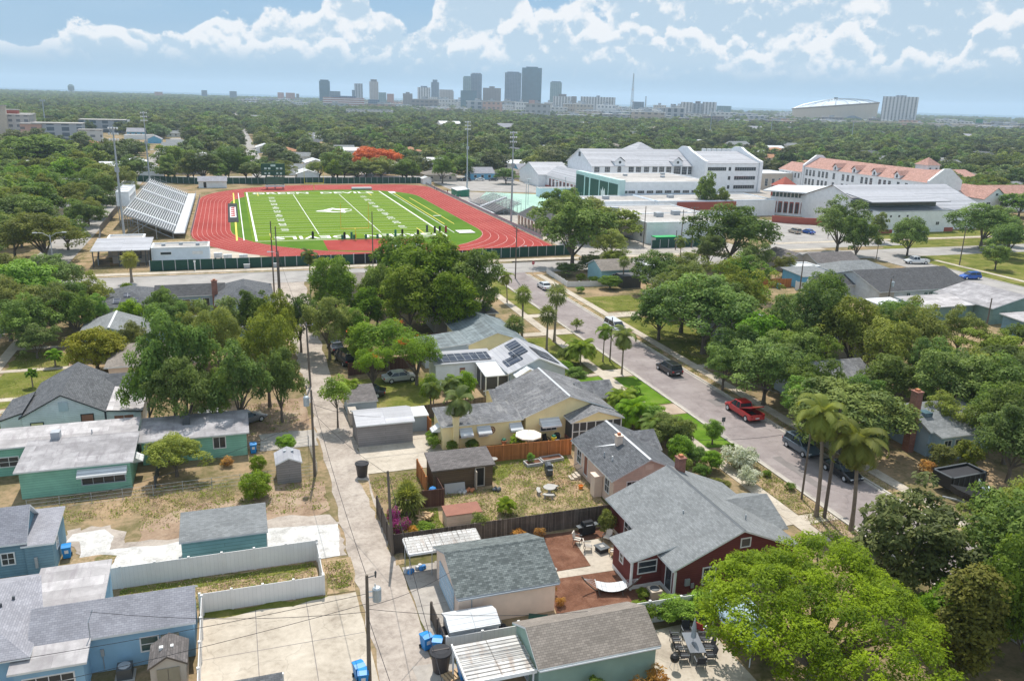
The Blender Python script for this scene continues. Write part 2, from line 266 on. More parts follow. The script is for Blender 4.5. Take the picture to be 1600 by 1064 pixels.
def leaf(name,c1,c2,trans=.35,hue=.12,flower=None,famt=.1,scale=.5):
 m=bpy.data.materials.new(name);m.use_nodes=True;t=NT(m.node_tree);t.n.clear();M[name]=m
 g=t.node('ShaderNodeNewGeometry');oi=t.node('ShaderNodeObjectInfo');tc=t.node('ShaderNodeTexCoord')
 nz=t.noise(tc.outputs['Object'],scale,3,.6)
 at_=t.node('ShaderNodeAttribute',attribute_name='tone')
 f=t.m('ADD',t.m('MULTIPLY',g.outputs['Random Per Island'],.35),t.m('ADD',t.m('MULTIPLY',at_.outputs['Fac'],.6),t.m('MULTIPLY',t.smooth(nz,.35,.65),.25)),clamp=True)
 c=t.mix(f,c1,c2)
 hs=t.node('ShaderNodeHueSaturation');t.put(hs.inputs['Color'],c)
 t.put(hs.inputs['Hue'],t.m('ADD',.5-hue*.16,t.m('MULTIPLY',oi.outputs['Random'],hue*.32)))
 t.put(hs.inputs['Value'],t.m('ADD',1-hue*2.6,t.m('MULTIPLY',t.m('FRACT',t.m('MULTIPLY',oi.outputs['Random'],7.3)),hue*5.6)))
 t.put(hs.inputs['Saturation'],t.m('ADD',1.-hue*1.2,t.m('MULTIPLY',t.m('FRACT',t.m('MULTIPLY',oi.outputs['Random'],13.7)),hue*1.8)))
 c=hs.outputs[0]
 if flower:
  fz=t.noise(tc.outputs['Object'],.45,2,.5);ok=t.m('MULTIPLY',t.m('GREATER_THAN',t.m('FRACT',t.m('MULTIPLY',g.outputs['Random Per Island'],17.)),.35),t.m('GREATER_THAN',fz,1-famt))
  c=t.mix(ok,c,flower)
 d=t.node('ShaderNodeBsdfPrincipled');t.put(d.inputs['Base Color'],c);d.inputs['Roughness'].default_value=.6;d.inputs['Specular IOR Level'].default_value=.18
 tr=t.node('ShaderNodeBsdfTranslucent');t.put(tr.inputs[0],t.mix(.5,c,(c2[0]*1.3,c2[1]*1.3,c2[2]*.6)))
 mx=t.node('ShaderNodeMixShader');mx.inputs[0].default_value=trans;t.l.new(d.outputs[0],mx.inputs[1]);t.l.new(tr.outputs[0],mx.inputs[2])
 o=t.node('ShaderNodeOutputMaterial');t.l.new(mx.outputs[0],o.inputs[0]);return m
leaf('leaf_oak',(.036,.074,.014),(.22,.32,.05),.36)
leaf('leaf_olive',(.06,.092,.016),(.32,.36,.055),.38)
leaf('leaf_ficus',(.030,.074,.010),(.29,.41,.034),.38)
leaf('leaf_magnolia',(.035,.065,.014),(.24,.30,.07),.25)
leaf('leaf_mango',(.035,.065,.014),(.23,.255,.06),.25)
leaf('leaf_poinciana',(.02,.062,.003),(.32,.43,.006),.4,.02,scale=.7)
leaf('leaf_poinciana_orange',(.06,.14,.010),(.25,.38,.015),.42,.03,(.75,.09,.01),.36)
leaf('leaf_flame',(.45,.08,.015),(.80,.19,.03),.3,.02,(.08,.11,.02),.34)
leaf('leaf_yellow',(.16,.20,.012),(.38,.36,.025),.35,.02)
leaf('leaf_lime',(.13,.22,.012),(.30,.38,.02),.4,.03)
leaf('leaf_bright',(.06,.14,.010),(.25,.40,.02),.4)
leaf('leaf_palm',(.07,.11,.022),(.26,.32,.07),.35)
leaf('leaf_palm_dry',(.10,.13,.02),(.36,.37,.07),.4)
leaf('leaf_brownish',(.045,.065,.014),(.20,.20,.035),.3)
leaf('leaf_far',(.030,.060,.014),(.19,.245,.042),.28,.26)
leaf('leaf_bougain',(.25,.03,.15),(.50,.07,.30),.3,.02,(.08,.14,.02),.5)
leaf('leaf_croton',(.30,.12,.02),(.55,.30,.05),.3,.05)
leaf('leaf_litter',(.16,.10,.06),(.50,.36,.24),.1,.05)
leaf('leaf_silver',(.25,.30,.16),(.75,.76,.64),.3,.04)
m,t,b=base_mat('bark',.95,.1);f_=t.noise(t.node('ShaderNodeTexCoord').outputs['Object'],1.5,6,.6);t.put(b.inputs['Base Color'],t.mix(f_,(.09,.07,.055),(.24,.2,.165)))
m,t,b=base_mat('palm_trunk',.95,.1);f_=t.noise(t.node('ShaderNodeTexCoord').outputs['Object'],2.5,6,.6);t.put(b.inputs['Base Color'],t.mix(f_,(.16,.125,.095),(.36,.30,.24)))
# ------------------------------------------------------------------ mesh helpers
ORG={}
def tag(o,label=None,cat=None,group=None,kind=None):
 if label:o['label']=label
 if cat:o['category']=cat
 if group:o['group']=group
 if kind:o['kind']=kind
 return o
def thing(name,label,cat,loc=(0,0,0),rz=0.,group=None):
 o=bpy.data.objects.new(name,None);col.objects.link(o);o.location=loc;o.rotation_euler=(0,0,rz);o.empty_display_size=.3
 ORG[o.name]=Vector(loc);return tag(o,label,cat,group)
def apply_uv(me):
 n=len(me.loops)
 if not n:return
 co=np.empty(len(me.vertices)*3,'f');me.vertices.foreach_get('co',co);co=co.reshape(-1,3)
 nor=np.empty(len(me.polygons)*3,'f');me.polygons.foreach_get('normal',nor);nor=nor.reshape(-1,3)
 tot=np.empty(len(me.polygons),'i');me.polygons.foreach_get('loop_total',tot)
 vi=np.empty(n,'i');me.loops.foreach_get('vertex_index',vi)
 ln=np.repeat(nor,tot,0);u=np.stack([-ln[:,1],ln[:,0],np.zeros(n)],1);l=np.linalg.norm(u,axis=1)
 u[l<.02]=(1,0,0);u/=np.maximum(np.linalg.norm(u,axis=1),1e-6)[:,None]
 v=np.cross(ln,u);P=co[vi];uv=np.stack([(P*u).sum(1),(P*v).sum(1)],1)
 me.uv_layers.new(name='UVMap').data.foreach_set('uv',uv.astype('f').ravel())
class MB:
 def __init__(s):s.v=[];s.f=[]
 def poly(s,pts):
  b=len(s.v);s.v+=[tuple(p)for p in pts];s.f.append(tuple(range(b,b+len(pts))));return s
 def box(s,x0,x1,y0,y1,z0,z1):
  b=len(s.v);s.v+=[(x0,y0,z0),(x1,y0,z0),(x1,y1,z0),(x0,y1,z0),(x0,y0,z1),(x1,y0,z1),(x1,y1,z1),(x0,y1,z1)]
  s.f+=[tuple(b+i for i in q)for q in((3,2,1,0),(4,5,6,7),(0,1,5,4),(1,2,6,5),(2,3,7,6),(3,0,4,7))];return s
 def prism(s,pts,a,bb,axis='z'):
  """2D outline extruded along an axis; (p,q) are the other two axes in x,y,z order"""
  def mk(p,q,r):return{'z':(p,q,r),'x':(r,p,q),'y':(p,r,q)}[axis]
  n=len(pts);b=len(s.v);s.v+=[mk(p,q,a)for p,q in pts]+[mk(p,q,bb)for p,q in pts]
  s.f+=[tuple(b+i for i in range(n))[::-1],tuple(b+n+i for i in range(n))]+[(b+i,b+(i+1)%n,b+n+(i+1)%n,b+n+i)for i in range(n)];return s
 def tube(s,pts,rad,n=6,cap=True):
  pts=[Vector(p)for p in pts];rings=[]
  if isinstance(rad,(int,float)):rad=[rad]*len(pts)
  for i,p in enumerate(pts):
   d=(pts[min(i+1,len(pts)-1)]-pts[max(i-1,0)]).normalized();a=d.cross(Vector((0,0,1))if abs(d.z)<.9 else Vector((1,0,0))).normalized();c=d.cross(a)
   b=len(s.v);rings.append(b)
   for k in range(n):
    t=2*math.pi*k/n;q=p+(a*math.cos(t)+c*math.sin(t))*rad[i];s.v.append(tuple(q))
  for a,b in zip(rings,rings[1:]):
   for k in range(n):s.f.append((a+k,b+k,b+(k+1)%n,a+(k+1)%n))
  if cap:s.f.append(tuple(rings[0]+k for k in range(n)));s.f.append(tuple(rings[-1]+k for k in range(n))[::-1])
  return s
 def lathe(s,prof,cx=0,cy=0,n=16):
  rings=[]
  for r,z in prof:
   b=len(s.v);rings.append(b)
   for k in range(n):t=2*math.pi*k/n;s.v.append((cx+r*math.cos(t),cy+r*math.sin(t),z))
  for a,b in zip(rings,rings[1:]):
   for k in range(n):s.f.append((a+k,a+(k+1)%n,b+(k+1)%n,b+k))
  s.f.append(tuple(rings[0]+k for k in range(n))[::-1]);s.f.append(tuple(rings[-1]+k for k in range(n)));return s
 def build(s,name,mat,parent=None,world=True,smooth=False):
  me=bpy.data.meshes.new(name);o_=Vector((0,0,0))
  if parent is not None and world:o_=ORG.get(parent.name,Vector((0,0,0)))
  me.from_pydata([(x-o_.x,y-o_.y,z-o_.z)for x,y,z in s.v],[],s.f);me.update();apply_uv(me)
  me.materials.append(M[mat]if isinstance(mat,str)else mat)
  if smooth:me.polygons.foreach_set('use_smooth',[True]*len(me.polygons))
  o=bpy.data.objects.new(name,me);col.objects.link(o)
  if parent is not None:o.parent=parent;ORG[o.name]=o_
  else:ORG[o.name]=Vector((0,0,0))
  return o
KIDS={}
def copy_thing(root,loc,rz=0.,label=None,scale=1.,group=None,name=None):
 """a copy of a thing with copies of its parts and sub-parts (mesh data shared)"""
 c=root.copy();col.objects.link(c);c.location=loc;c.rotation_euler=(0,0,rz);c.scale=(scale,)*3 if isinstance(scale,(int,float))else scale
 ORG[c.name]=Vector(loc)
 if label:c['label']=label
 if group:c['group']=group
 kids=KIDS.get(root.name)
 if kids is None:
  kids=[(ch,list(ch.children))for ch in root.children];KIDS[root.name]=kids
 for ch,gs in kids:
  d=ch.copy();col.objects.link(d);d.parent=c
  for g in gs:
   e=g.copy();col.objects.link(e);e.parent=d
 return c
# ================================================================== THE SETTING
def disc(name,rad,z,mat,n=96):
 mb=MB();mb.poly([(rad*math.cos(2*math.pi*k/n),rad*math.sin(2*math.pi*k/n),z)for k in range(n)]);return tag(mb.build(name,mat),kind='structure')
disc('ground',4500,0,'ground_dry');disc('water',11200,-.6,'water')
def patch(name,pts,mat,z=.02,jit=0.,step=1.2,seed=1):
 """ground patch with an irregular natural edge"""
 rnd=random.Random(seed+len(pts)*31+int(abs(pts[0][0])*10));out=[]
 for(x0,y0),(x1,y1)in zip(pts,pts[1:]+pts[:1]):
  L=math.hypot(x1-x0,y1-y0);n=max(1,int(L/step))if jit else 1
  for k in range(n):
   t=k/n;j=jit if(k or jit>.25)else 0
   out.append((x0+(x1-x0)*t+rnd.uniform(-j,j),y0+(y1-y0)*t+rnd.uniform(-j,j),z))
 a=sum(p[0]*q[1]-q[0]*p[1]for p,q in zip(out,out[1:]+out[:1]))
 if a<0:out=out[::-1]
 return tag(MB().poly(out).build(name,mat),kind='structure')
def rp(x0,x1,y0,y1):return[(x0,y0),(x1,y0),(x1,y1),(x0,y1)]
def strip(name,x0,x1,y0,y1,mat,z=.03,jit=0.):return patch(name,rp(x0,x1,y0,y1),mat,z,jit)
# roads
strip('street',51,59,-10,165.6,'asphalt',.03)
strip('cross_street',-160,420,165.6,176.2,'asphalt_pale',.034)
strip('side_street',151.5,160.5,20,165.6,'asphalt_pale',.03)
strip('side_street',-42,-34,40,165.6,'asphalt_pale',.03);strip('side_street',-42,-34,176.2,700,'asphalt_pale',.03)
patch('alley',[(7.0,10),(10.9,10),(10.75,50),(11.0,75),(11.0,100),(11.2,130),(12.5,165.6),(5.0,165.6),(7.0,140),(7.2,100),(7.1,60)],'alley_surface',.03,.22,1.5)
strip('cross_street',-200,600,380,388,'asphalt_pale',.03);strip('side_street',9,16.5,388,1500,'asphalt_pale',.026);strip('side_street',57,64,388,1000,'asphalt_pale',.026)
strip('cross_street',-300,700,560,568,'asphalt_pale',.03)
for x0,y0,x1,y1 in((53,60,54.1,68),(55.5,83,57,85.5),(56,93,57.4,99),(51.6,44,52.8,48)):strip('road_patch',x0,x1,y0,y1,'asphalt_patch',.045,.2)
kb=MB();kb.box(50.75,51.0,-10,163.5,0,.13);kb.box(59.0,59.25,-10,163.5,0,.13);kb.box(-33,50,176.2,176.45,0,.13);kb.box(60,151,176.2,176.45,0,.13);kb.box(151.25,151.5,60,163,0,.13);kb.box(160.5,160.75,60,163,0,.13)
tag(kb.build('kerb','kerb'),kind='structure')
strip('gutter',51.0,51.45,-10,164,'concrete_pad',.05);strip('gutter',58.55,59.0,-10,164,'concrete_pad',.05)
def sidewalk(x0,x1,y0,y1,z=.07):
 mb=MB();L=max(x1-x0,y1-y0);n=int(L/1.5)
 for k in range(n):
  if y1-y0>x1-x0:a=y0+(y1-y0)*k/n;mb.box(x0,x1,a+.02,a+(y1-y0)/n,0,z)
  else:a=x0+(x1-x0)*k/n;mb.box(a+.02,a+(x1-x0)/n,y0,y1,0,z)
 return tag(mb.build('sidewalk','concrete'),kind='structure')
sidewalk(46.0,47.5,51.5,163);sidewalk(60.6,62.0,40,163);sidewalk(-33,78,178.2,180.6);sidewalk(82,148,178.2,180.6);sidewalk(-31.9,-30.4,60,162);sidewalk(165.5,167,60,160);sidewalk(140,330,188,190.4)
# walkways and drives
for a in((42,46,83.6,84.9),(47.5,50.8,82.0,85.2),(45.9,46.0,80,92)):strip('walkway',*a,'shell_path',.04)
strip('walkway',40.8,46,56.0,57.5,'concrete',.04);strip('walkway',39.5,46.0,97.6,98.5,'concrete',.05);strip('walkway',47.5,50.8,96.5,99.5,'concrete',.05)
strip('walkway',47.5,50.7,54.6,56.2,'concrete',.05);strip('walkway',41.5,46,54.9,56.0,'concrete',.05)
strip('walkway',40,46,118,120,'concrete',.05);strip('walkway',47.5,50.7,118,121,'concrete',.05);strip('walkway',47.5,50.7,129,131,'concrete',.05)
strip('walkway',62,68,97.2,98.6,'concrete',.05);strip('walkway',62,70,126,129,'concrete',.05)
for y in(106,117.5,128):strip('walkway',-30.4,-21,y,y+1.2,'concrete',.05)
strip('walkway',-30.4,-22.8,101.8,103,'concrete',.05)
strip('driveway',-4.0,6.9,44.6,55.2,'concrete',.04,.05);strip('driveway',10.9,13.6,45.6,57.6,'concrete_pad',.045,.05);strip('driveway',13.6,17.2,55.2,57.8,'concrete_pad',.045)
strip('driveway',10.9,20.4,75.2,82.6,'concrete',.04,.06);strip('driveway',17.0,19.2,82.6,88.4,'concrete',.04)
strip('driveway',9.2,12.0,36,45.6,'concrete_pad',.04,.1)
strip('driveway',1.0,7.0,83.6,88.2,'concrete_pad',.04,.2)
for y0,x0,x1 in((52.0,10.9,13.6),(49.6,10.9,13.6),(78.9,11,20.3)):strip('pavement_joint',x0,x1,y0,y0+.05,'asphalt_patch',.05)
for x in(-.4,3.2):strip('pavement_joint',x,x+.05,45.4,55.1,'asphalt_patch',.045)
strip('pavement_joint',-4.,6.8,50.1,50.15,'asphalt_patch',.045)
strip('patio',24.4,30.5,37.5,44.6,'concrete',.04,.05)
patch('parking_pad',[(-12.9,60.7),(6.4,60.7),(6.9,66.0),(4.2,66.4),(1.2,66.8),(-1,66.4),(-5.8,66.6),(-7.4,66.3),(-9.6,66.7),(-11.4,66.7),(-11.3,68.9),(-12.2,70.4),(-14.6,70.2),(-14.9,69.0),(-13.9,68.8),(-13.6,67.4),(-13.5,66.0),(-12.0,66.1),(-10.7,65.6),(-11.1,63.0),(-12.4,62.2)],'gravel_white',.038,.07,.5)
patch('gravel_edge',[(-12.9,60.7),(6.7,60.7),(7.1,66.6),(4.2,67.1),(1.2,67.4),(-1,67.1),(-5.8,67.2),(-9.2,67.4),(-10.6,67.6),(-10.6,69.2),(-12.0,71.1),(-15,70.9),(-14.9,68.6),(-13.9,67.4),(-13.2,65.7),(-11.6,65.8),(-10.9,65.2),(-11.4,62.8)],'alley_surface',.031,.3,.6)
strip('gravel_path',-1.2,6.9,66.4,68.4,'alley_surface',.03,.5)
patch('dirt',[(-9,66.6),(-1,66.6),(6.6,68.6),(6.6,75),(2,76),(-2,73.5),(-9,71)],'bare_dirt',.024,.5)
patch('dirt',[(-1.0,84),(7,89),(7,99),(-4,98),(-5,90)],'bare_dirt',.026,.5)
patch('grass',[(-14.6,60.9),(-13.9,66.0),(-12.0,66.1),(-10.7,65.6),(-11.1,63.0),(-12.4,60.9)],'yard_tan',.045,.1)
patch('grass',[(-10,56.2),(4.4,56.2),(4.4,60.3),(-10,60.3)],'yard_tan',.03,.1)
for y0,y1,x0,x1 in((59.4,60.3,-10,4.3),(54.8,55.5,-4,4.6)):strip('weeds',x0,x1,y0,y1,'lawn',.045,.3)
patch('weeds',[(4.8,55.4),(6.9,55.4),(7.2,60.3),(4.8,60.3)],'yard_tan',.04,.25)
patch('weeds',[(10.7,58),(11.5,58),(10.6,68),(10.9,74),(9.9,74),(10.3,66)],'yard_tan',.035,.3)
# yards
patch('lawn',[(47.3,85.6),(50.7,85.6),(50.7,96.2),(47.6,96.2)],'lawn_bright',.036,.12);patch('lawn',[(42.5,85.2),(45.9,85.2),(45.9,97.4),(42.0,97.4)],'lawn_bright',.036,.2)
patch('lawn',[(47.6,72),(50.7,72),(50.7,81.8),(47.6,81.8)],'lawn_bright',.036,.12);patch('lawn',[(39.5,98.8),(45.9,98.8),(45.9,117),(39.5,117)],'lawn',.036,.3)
patch('lawn',[(47.6,99.8),(50.7,99.8),(50.7,117.8),(47.6,117.8)],'lawn',.036,.15);patch('lawn',[(47.6,131.5),(50.7,131.5),(50.7,160),(47.6,160)],'lawn',.036,.15)
patch('lawn',[(62.1,130),(73,130),(72,141),(62.1,141)],'lawn',.036,.4);patch('lawn',[(62.1,98.8),(72,98.8),(72,125),(62.1,125)],'lawn',.036,.4)
patch('lawn',[(59.3,40),(60.5,40),(60.5,160),(59.3,160)],'yard_tan',.036,.1);patch('lawn',[(47.6,56.5),(50.7,56.5),(50.7,71.8),(47.6,71.8)],'yard_tan',.036,.1)
patch('yard',[(47.6,50),(50.7,50),(50.7,54.5),(47.6,54.5)],'bare_dirt',.036,.2)
patch('yard',[(16.4,60.3),(31.2,59.8),(31.4,72.5),(32.4,74.3),(22.6,74.8),(22.4,69),(16.4,68.5)],'yard_tan',.03,.1)
patch('yard',[(22.4,69.5),(22.4,75),(32,74.2),(31.2,72.6),(25,72)],'lawn',.036,.35)
patch('garden',[(10.8,60.4),(16,60.4),(15.6,64.4),(16,66.6),(11,66.8)],'lawn',.036,.2)
patch('mulch_yard',[(20.6,53.6),(21.6,59.4),(29.0,59.2),(29.0,57.6),(25.8,57.4),(25.6,53.7)],'mulch',.034,.06)
patch('mulch_yard',[(17.6,46.8),(20.4,47.4),(21.4,52.7),(27.4,52.5),(29.5,46.9),(24,46.1)],'mulch',.034,.06)
patch('patio',[(21.0,52.7),(27.6,52.5),(28.0,57.4),(25.8,57.4),(25.6,53.6),(21.0,53.6)],'concrete',.044,.0)
patch('lawn',[(12.2,92.4),(21,92.4),(24.8,98.5),(21.5,103.5),(13.2,104)],'lawn',.034,.4)
patch('lawn',[(-30,103.5),(-22.5,103.5),(-21.5,125),(-30,127)],'lawn',.034,.4);patch('lawn',[(-30,90),(-23.5,90),(-23.5,101.5),(-30,101.5)],'yard_tan',.034,.3)
patch('driveway',[(-22.9,113.0),(-20.6,113.0),(-19.6,127),(-22.1,127)],'bare_dirt',.045,.05)
patch('yard',[(25,86.5),(30,89),(30,93),(20.5,91.5),(19.5,87)],'lawn',.034,.4)
patch('lawn',[(161,60),(230,60),(230,187),(161,176.5)],'lawn',.022,.6);patch('lawn',[(167,176.8),(330,176.8),(330,187),(167,187)],'lawn',.024,.3);patch('lawn',[(170,190.6),(330,190.6),(330,202),(170,202)],'lawn',.024,.3)
patch('lawn',[(60,176.6),(150,176.6),(150,178),(60,178)],'yard_tan',.03,.1);patch('lawn',[(-30,176.6),(76,176.6),(76,178),(-30,178)],'yard_tan',.03,.1)
patch('parking_lot',[(84,326),(150,300),(126,345),(120,378),(84,378)],'asphalt_pale',.03,0.)
patch('parking_lot',[(128,180.8),(176,180.8),(176,216),(160,240),(150,228),(140,190)],'asphalt_pale',.028,0.)
patch('school_yard',[(79,181),(127,181),(127,300),(79,325)],'concrete_pad',.02)
patch('school_yard',[(127,255),(260,235),(260,330),(127,330)],'concrete_pad',.02)
patch('tennis_court',[(89,255),(112,243),(126,290),(126,302),(96,318),(88,300)],'court',.045)
strip('stadium_yard',-33,-10.8,190,325,'yard_tan',.02,.3);strip('stadium_yard',-17,5,183,207,'concrete',.03);strip('walkway',77.9,80.5,205,345,'concrete',.05)
# ------------------------------------------------------------------ fences
FN=[0]
def fence(pts,h,mat,label,cat='fence',post=None,rail=None,th=.05,z0=0.,name='fence',cap=False,step=2.4):
 t=thing(name,label,cat,(*pts[0],0));T_=sum(math.hypot(b[0]-a[0],b[1]-a[1])for a,b in zip(pts,pts[1:]));step=max(step,T_/60)
 for i,((xa,ya),(xb,yb))in enumerate(zip(pts,pts[1:])):
  L=math.hypot(xb-xa,yb-ya);dx,dy=(xb-xa)/L,(yb-ya)/L;nx,ny=-dy*th/2,dx*th/2
  def bar(k,za,zb):return MB().prism([(xa+nx*k,ya+ny*k),(xb+nx*k,yb+ny*k),(xb-nx*k,yb-ny*k),(xa-nx*k,ya-ny*k)][::-1],za,zb)
  bar(1,z0,h).build('panel',mat,t);n=max(1,round(L/step))
  for k in range(0 if i==0 else 1,n+1):px,py=xa+(xb-xa)*k/n,ya+(yb-ya)*k/n;s=.06+th/2;MB().box(px-s,px+s,py-s,py+s,0,h+(.10 if cap else.02)).build('post',post or mat,t)
  if rail:
   for rz in(.25*h,.82*h):bar(1.9,rz,rz+.09).build('rail',post or mat,t)
 return t
fence([(-14.6,60.6),(4.6,60.6)],1.8,'vinyl','white vinyl privacy fence between the white gravel pad and a weedy strip',cap=True)
fence([(4.6,60.4),(4.6,55.8)],1.6,'vinyl','short white vinyl fence end beside the alley, closing off the weedy strip',cap=True)
fence([(4.6,55.6),(-4.1,55.6)],1.6,'vinyl','white vinyl fence along the far edge of the big concrete driveway',cap=True)
fence([(-3.95,55.3),(-3.95,44.5)],1.6,'vinyl','white vinyl fence between the small storage shed and the concrete driveway',cap=True)
fence([(-3.9,45.2),(1.0,45.3)],1.5,'vinyl','white vinyl fence along the near edge of the big concrete driveway',cap=True)
fence([(11.7,46.0),(16.6,45.9)],1.5,'vinyl','white vinyl fence behind the white metal garden shed',cap=True)
fence([(16.7,45.85),(31.5,45.3)],1.8,'vinyl','long white vinyl fence between the mulched back yard and the green garage',cap=True)
fence([(11.6,50.2),(11.6,46.2)],1.5,'wood_fence_grey','short weathered grey wooden fence beside the white metal garden shed')
fence([(10.5,66.9),(10.6,59.8)],1.8,'wood_fence_grey','weathered grey wooden fence along the alley beside the purple flowers')
fence([(10.7,59.8),(31.3,59.8)],1.8,'wood_fence_grey','long weathered grey-brown wooden fence between the tan yard and the mulched yard',rail=True)
fence([(12.9,67.1),(16.6,66.9),(16.6,69.4)],1.7,'wood_fence_red','dark red-brown wooden fence corner beside the brown shed')
fence([(15.6,73.6),(15.6,69.6)],1.8,'wood_fence_orange','orange-brown wooden gate panel on the alley side of the brown shed')
fence([(22.4,74.9),(32.3,74.4)],1.8,'wood_fence_orange','bright orange wooden fence below the yellow house',rail=True)
fence([(18.9,87.8),(19.2,83.4)],1.8,'wood_fence_orange','orange wooden fence at the rear corner of the yellow house')
fence([(19.3,88.2),(27.6,89.2)],1.7,'wood_fence_grey','dark grey wooden fence behind the grey-roofed garage and the palm')
fence([(13.2,105.8),(22.5,107.3)],1.8,'wood_fence_red','brown wooden fence behind the silver sedan under the flowering tree')
fence([(12.9,112.4),(17.5,113.0)],1.7,'wood_fence_orange','tan wooden fence beside the alley under the grey-green tree')
fence([(24.6,117.2),(38.5,118.4)],1.8,'wood_fence_red','dark wooden fence behind the teal metal-roofed house')
fence([(-8.6,83.0),(-8.7,77.6)],1.2,'dark_steel','low dark fence beside the awning of the mint green house',th=.02)
fence([(63.5,163.8),(62.9,150.6),(72.5,149.2)],1.1,'vinyl','low white picket fence round the corner garden by the stop sign',cap=True,name='picket_fence')
fence([(101.5,142),(109,140.8)],1.8,'wood_fence_orange','orange wooden fence beside the bright blue garage')
fence([(108.3,138.2),(111.5,133.8)],1.8,'vinyl','white vinyl fence in front of the bright blue garage',cap=True)
fence([(44.6,57.5),(41.2,63.6)],1.0,'wood_fence_grey','low dark wooden front fence beside the street-side sidewalk')
fence([(-17.1,181.9),(24.5,181.9)],2.2,'green_screen','long green windscreen fence along the cross street left of the trees',post='galvanised',th=.03,name='screen_fence')
fence([(24.6,182.1),(52,182.1)],2.2,'black_cloth','dark grey windscreen fence behind the big lumpy trees',post='galvanised',th=.03,name='screen_fence')
fence([(52.1,182.4),(77.9,184.2)],2.4,'green_screen','green windscreen fence at the near right corner of the running track',post='galvanised',th=.03,name='screen_fence')
fence([(-14,356),(78,354.5)],2.5,'green_screen','green windscreen fence beyond the far end of the running track',post='galvanised',th=.03,name='screen_fence')
fence([(-38,368),(-14,357)],2.5,'green_screen','green windscreen fence beyond the large bleachers',post='galvanised',th=.03,name='screen_fence')
fence([(-27.8,190),(-33.0,235),(-33.8,312)],1.9,'bark','brown railing fence running behind the large bleachers',post='galvanised',th=.03,name='railing')
fence([(-10.9,228),(-10.9,312)],1.1,'galvanised','grey rail between the large bleachers and the running track',th=.015,name='railing')
fence([(78.2,206),(78.2,348)],1.0,'galvanised','grey rail along the right side of the running track',th=.015,name='railing')
fence([(101.5,188.2),(124,189.5)],2.2,'green_screen','dark green screen fence below the low white school building',post='galvanised',th=.03,name='screen_fence')
def wire_fence(pts,h,label):
 t=thing('chain_link_fence',label,'fence',(*pts[0],0))
 for(xa,ya),(xb,yb)in zip(pts,pts[1:]):
  L=math.hypot(xb-xa,yb-ya);n=max(1,round(L/2.6))
  for k in range(n+1):x,y=xa+(xb-xa)*k/n,ya+(yb-ya)*k/n;MB().tube([(x,y,0),(x,y,h)],.03,5).build('post','galvanised',t)
  for z in(.05,.35,.65,.97):MB().tube([(xa,ya,h*z),(xb,yb,h*z)],.012,4).build('wire','galvanised',t)
wire_fence([(-19,75.6),(1.5,76.2),(6.0,76.4)],1.1,'thin grey chain link fence across the dry yard behind the round green bush')
wire_fence([(.2,83.3),(6.0,84.0),(6.2,77)],1.1,'thin grey chain link fence beside the little grey shed')
wire_fence([(84,322),(84,250),(88,244),(126,290)],3.0,'tall chain link fence round the tennis courts')
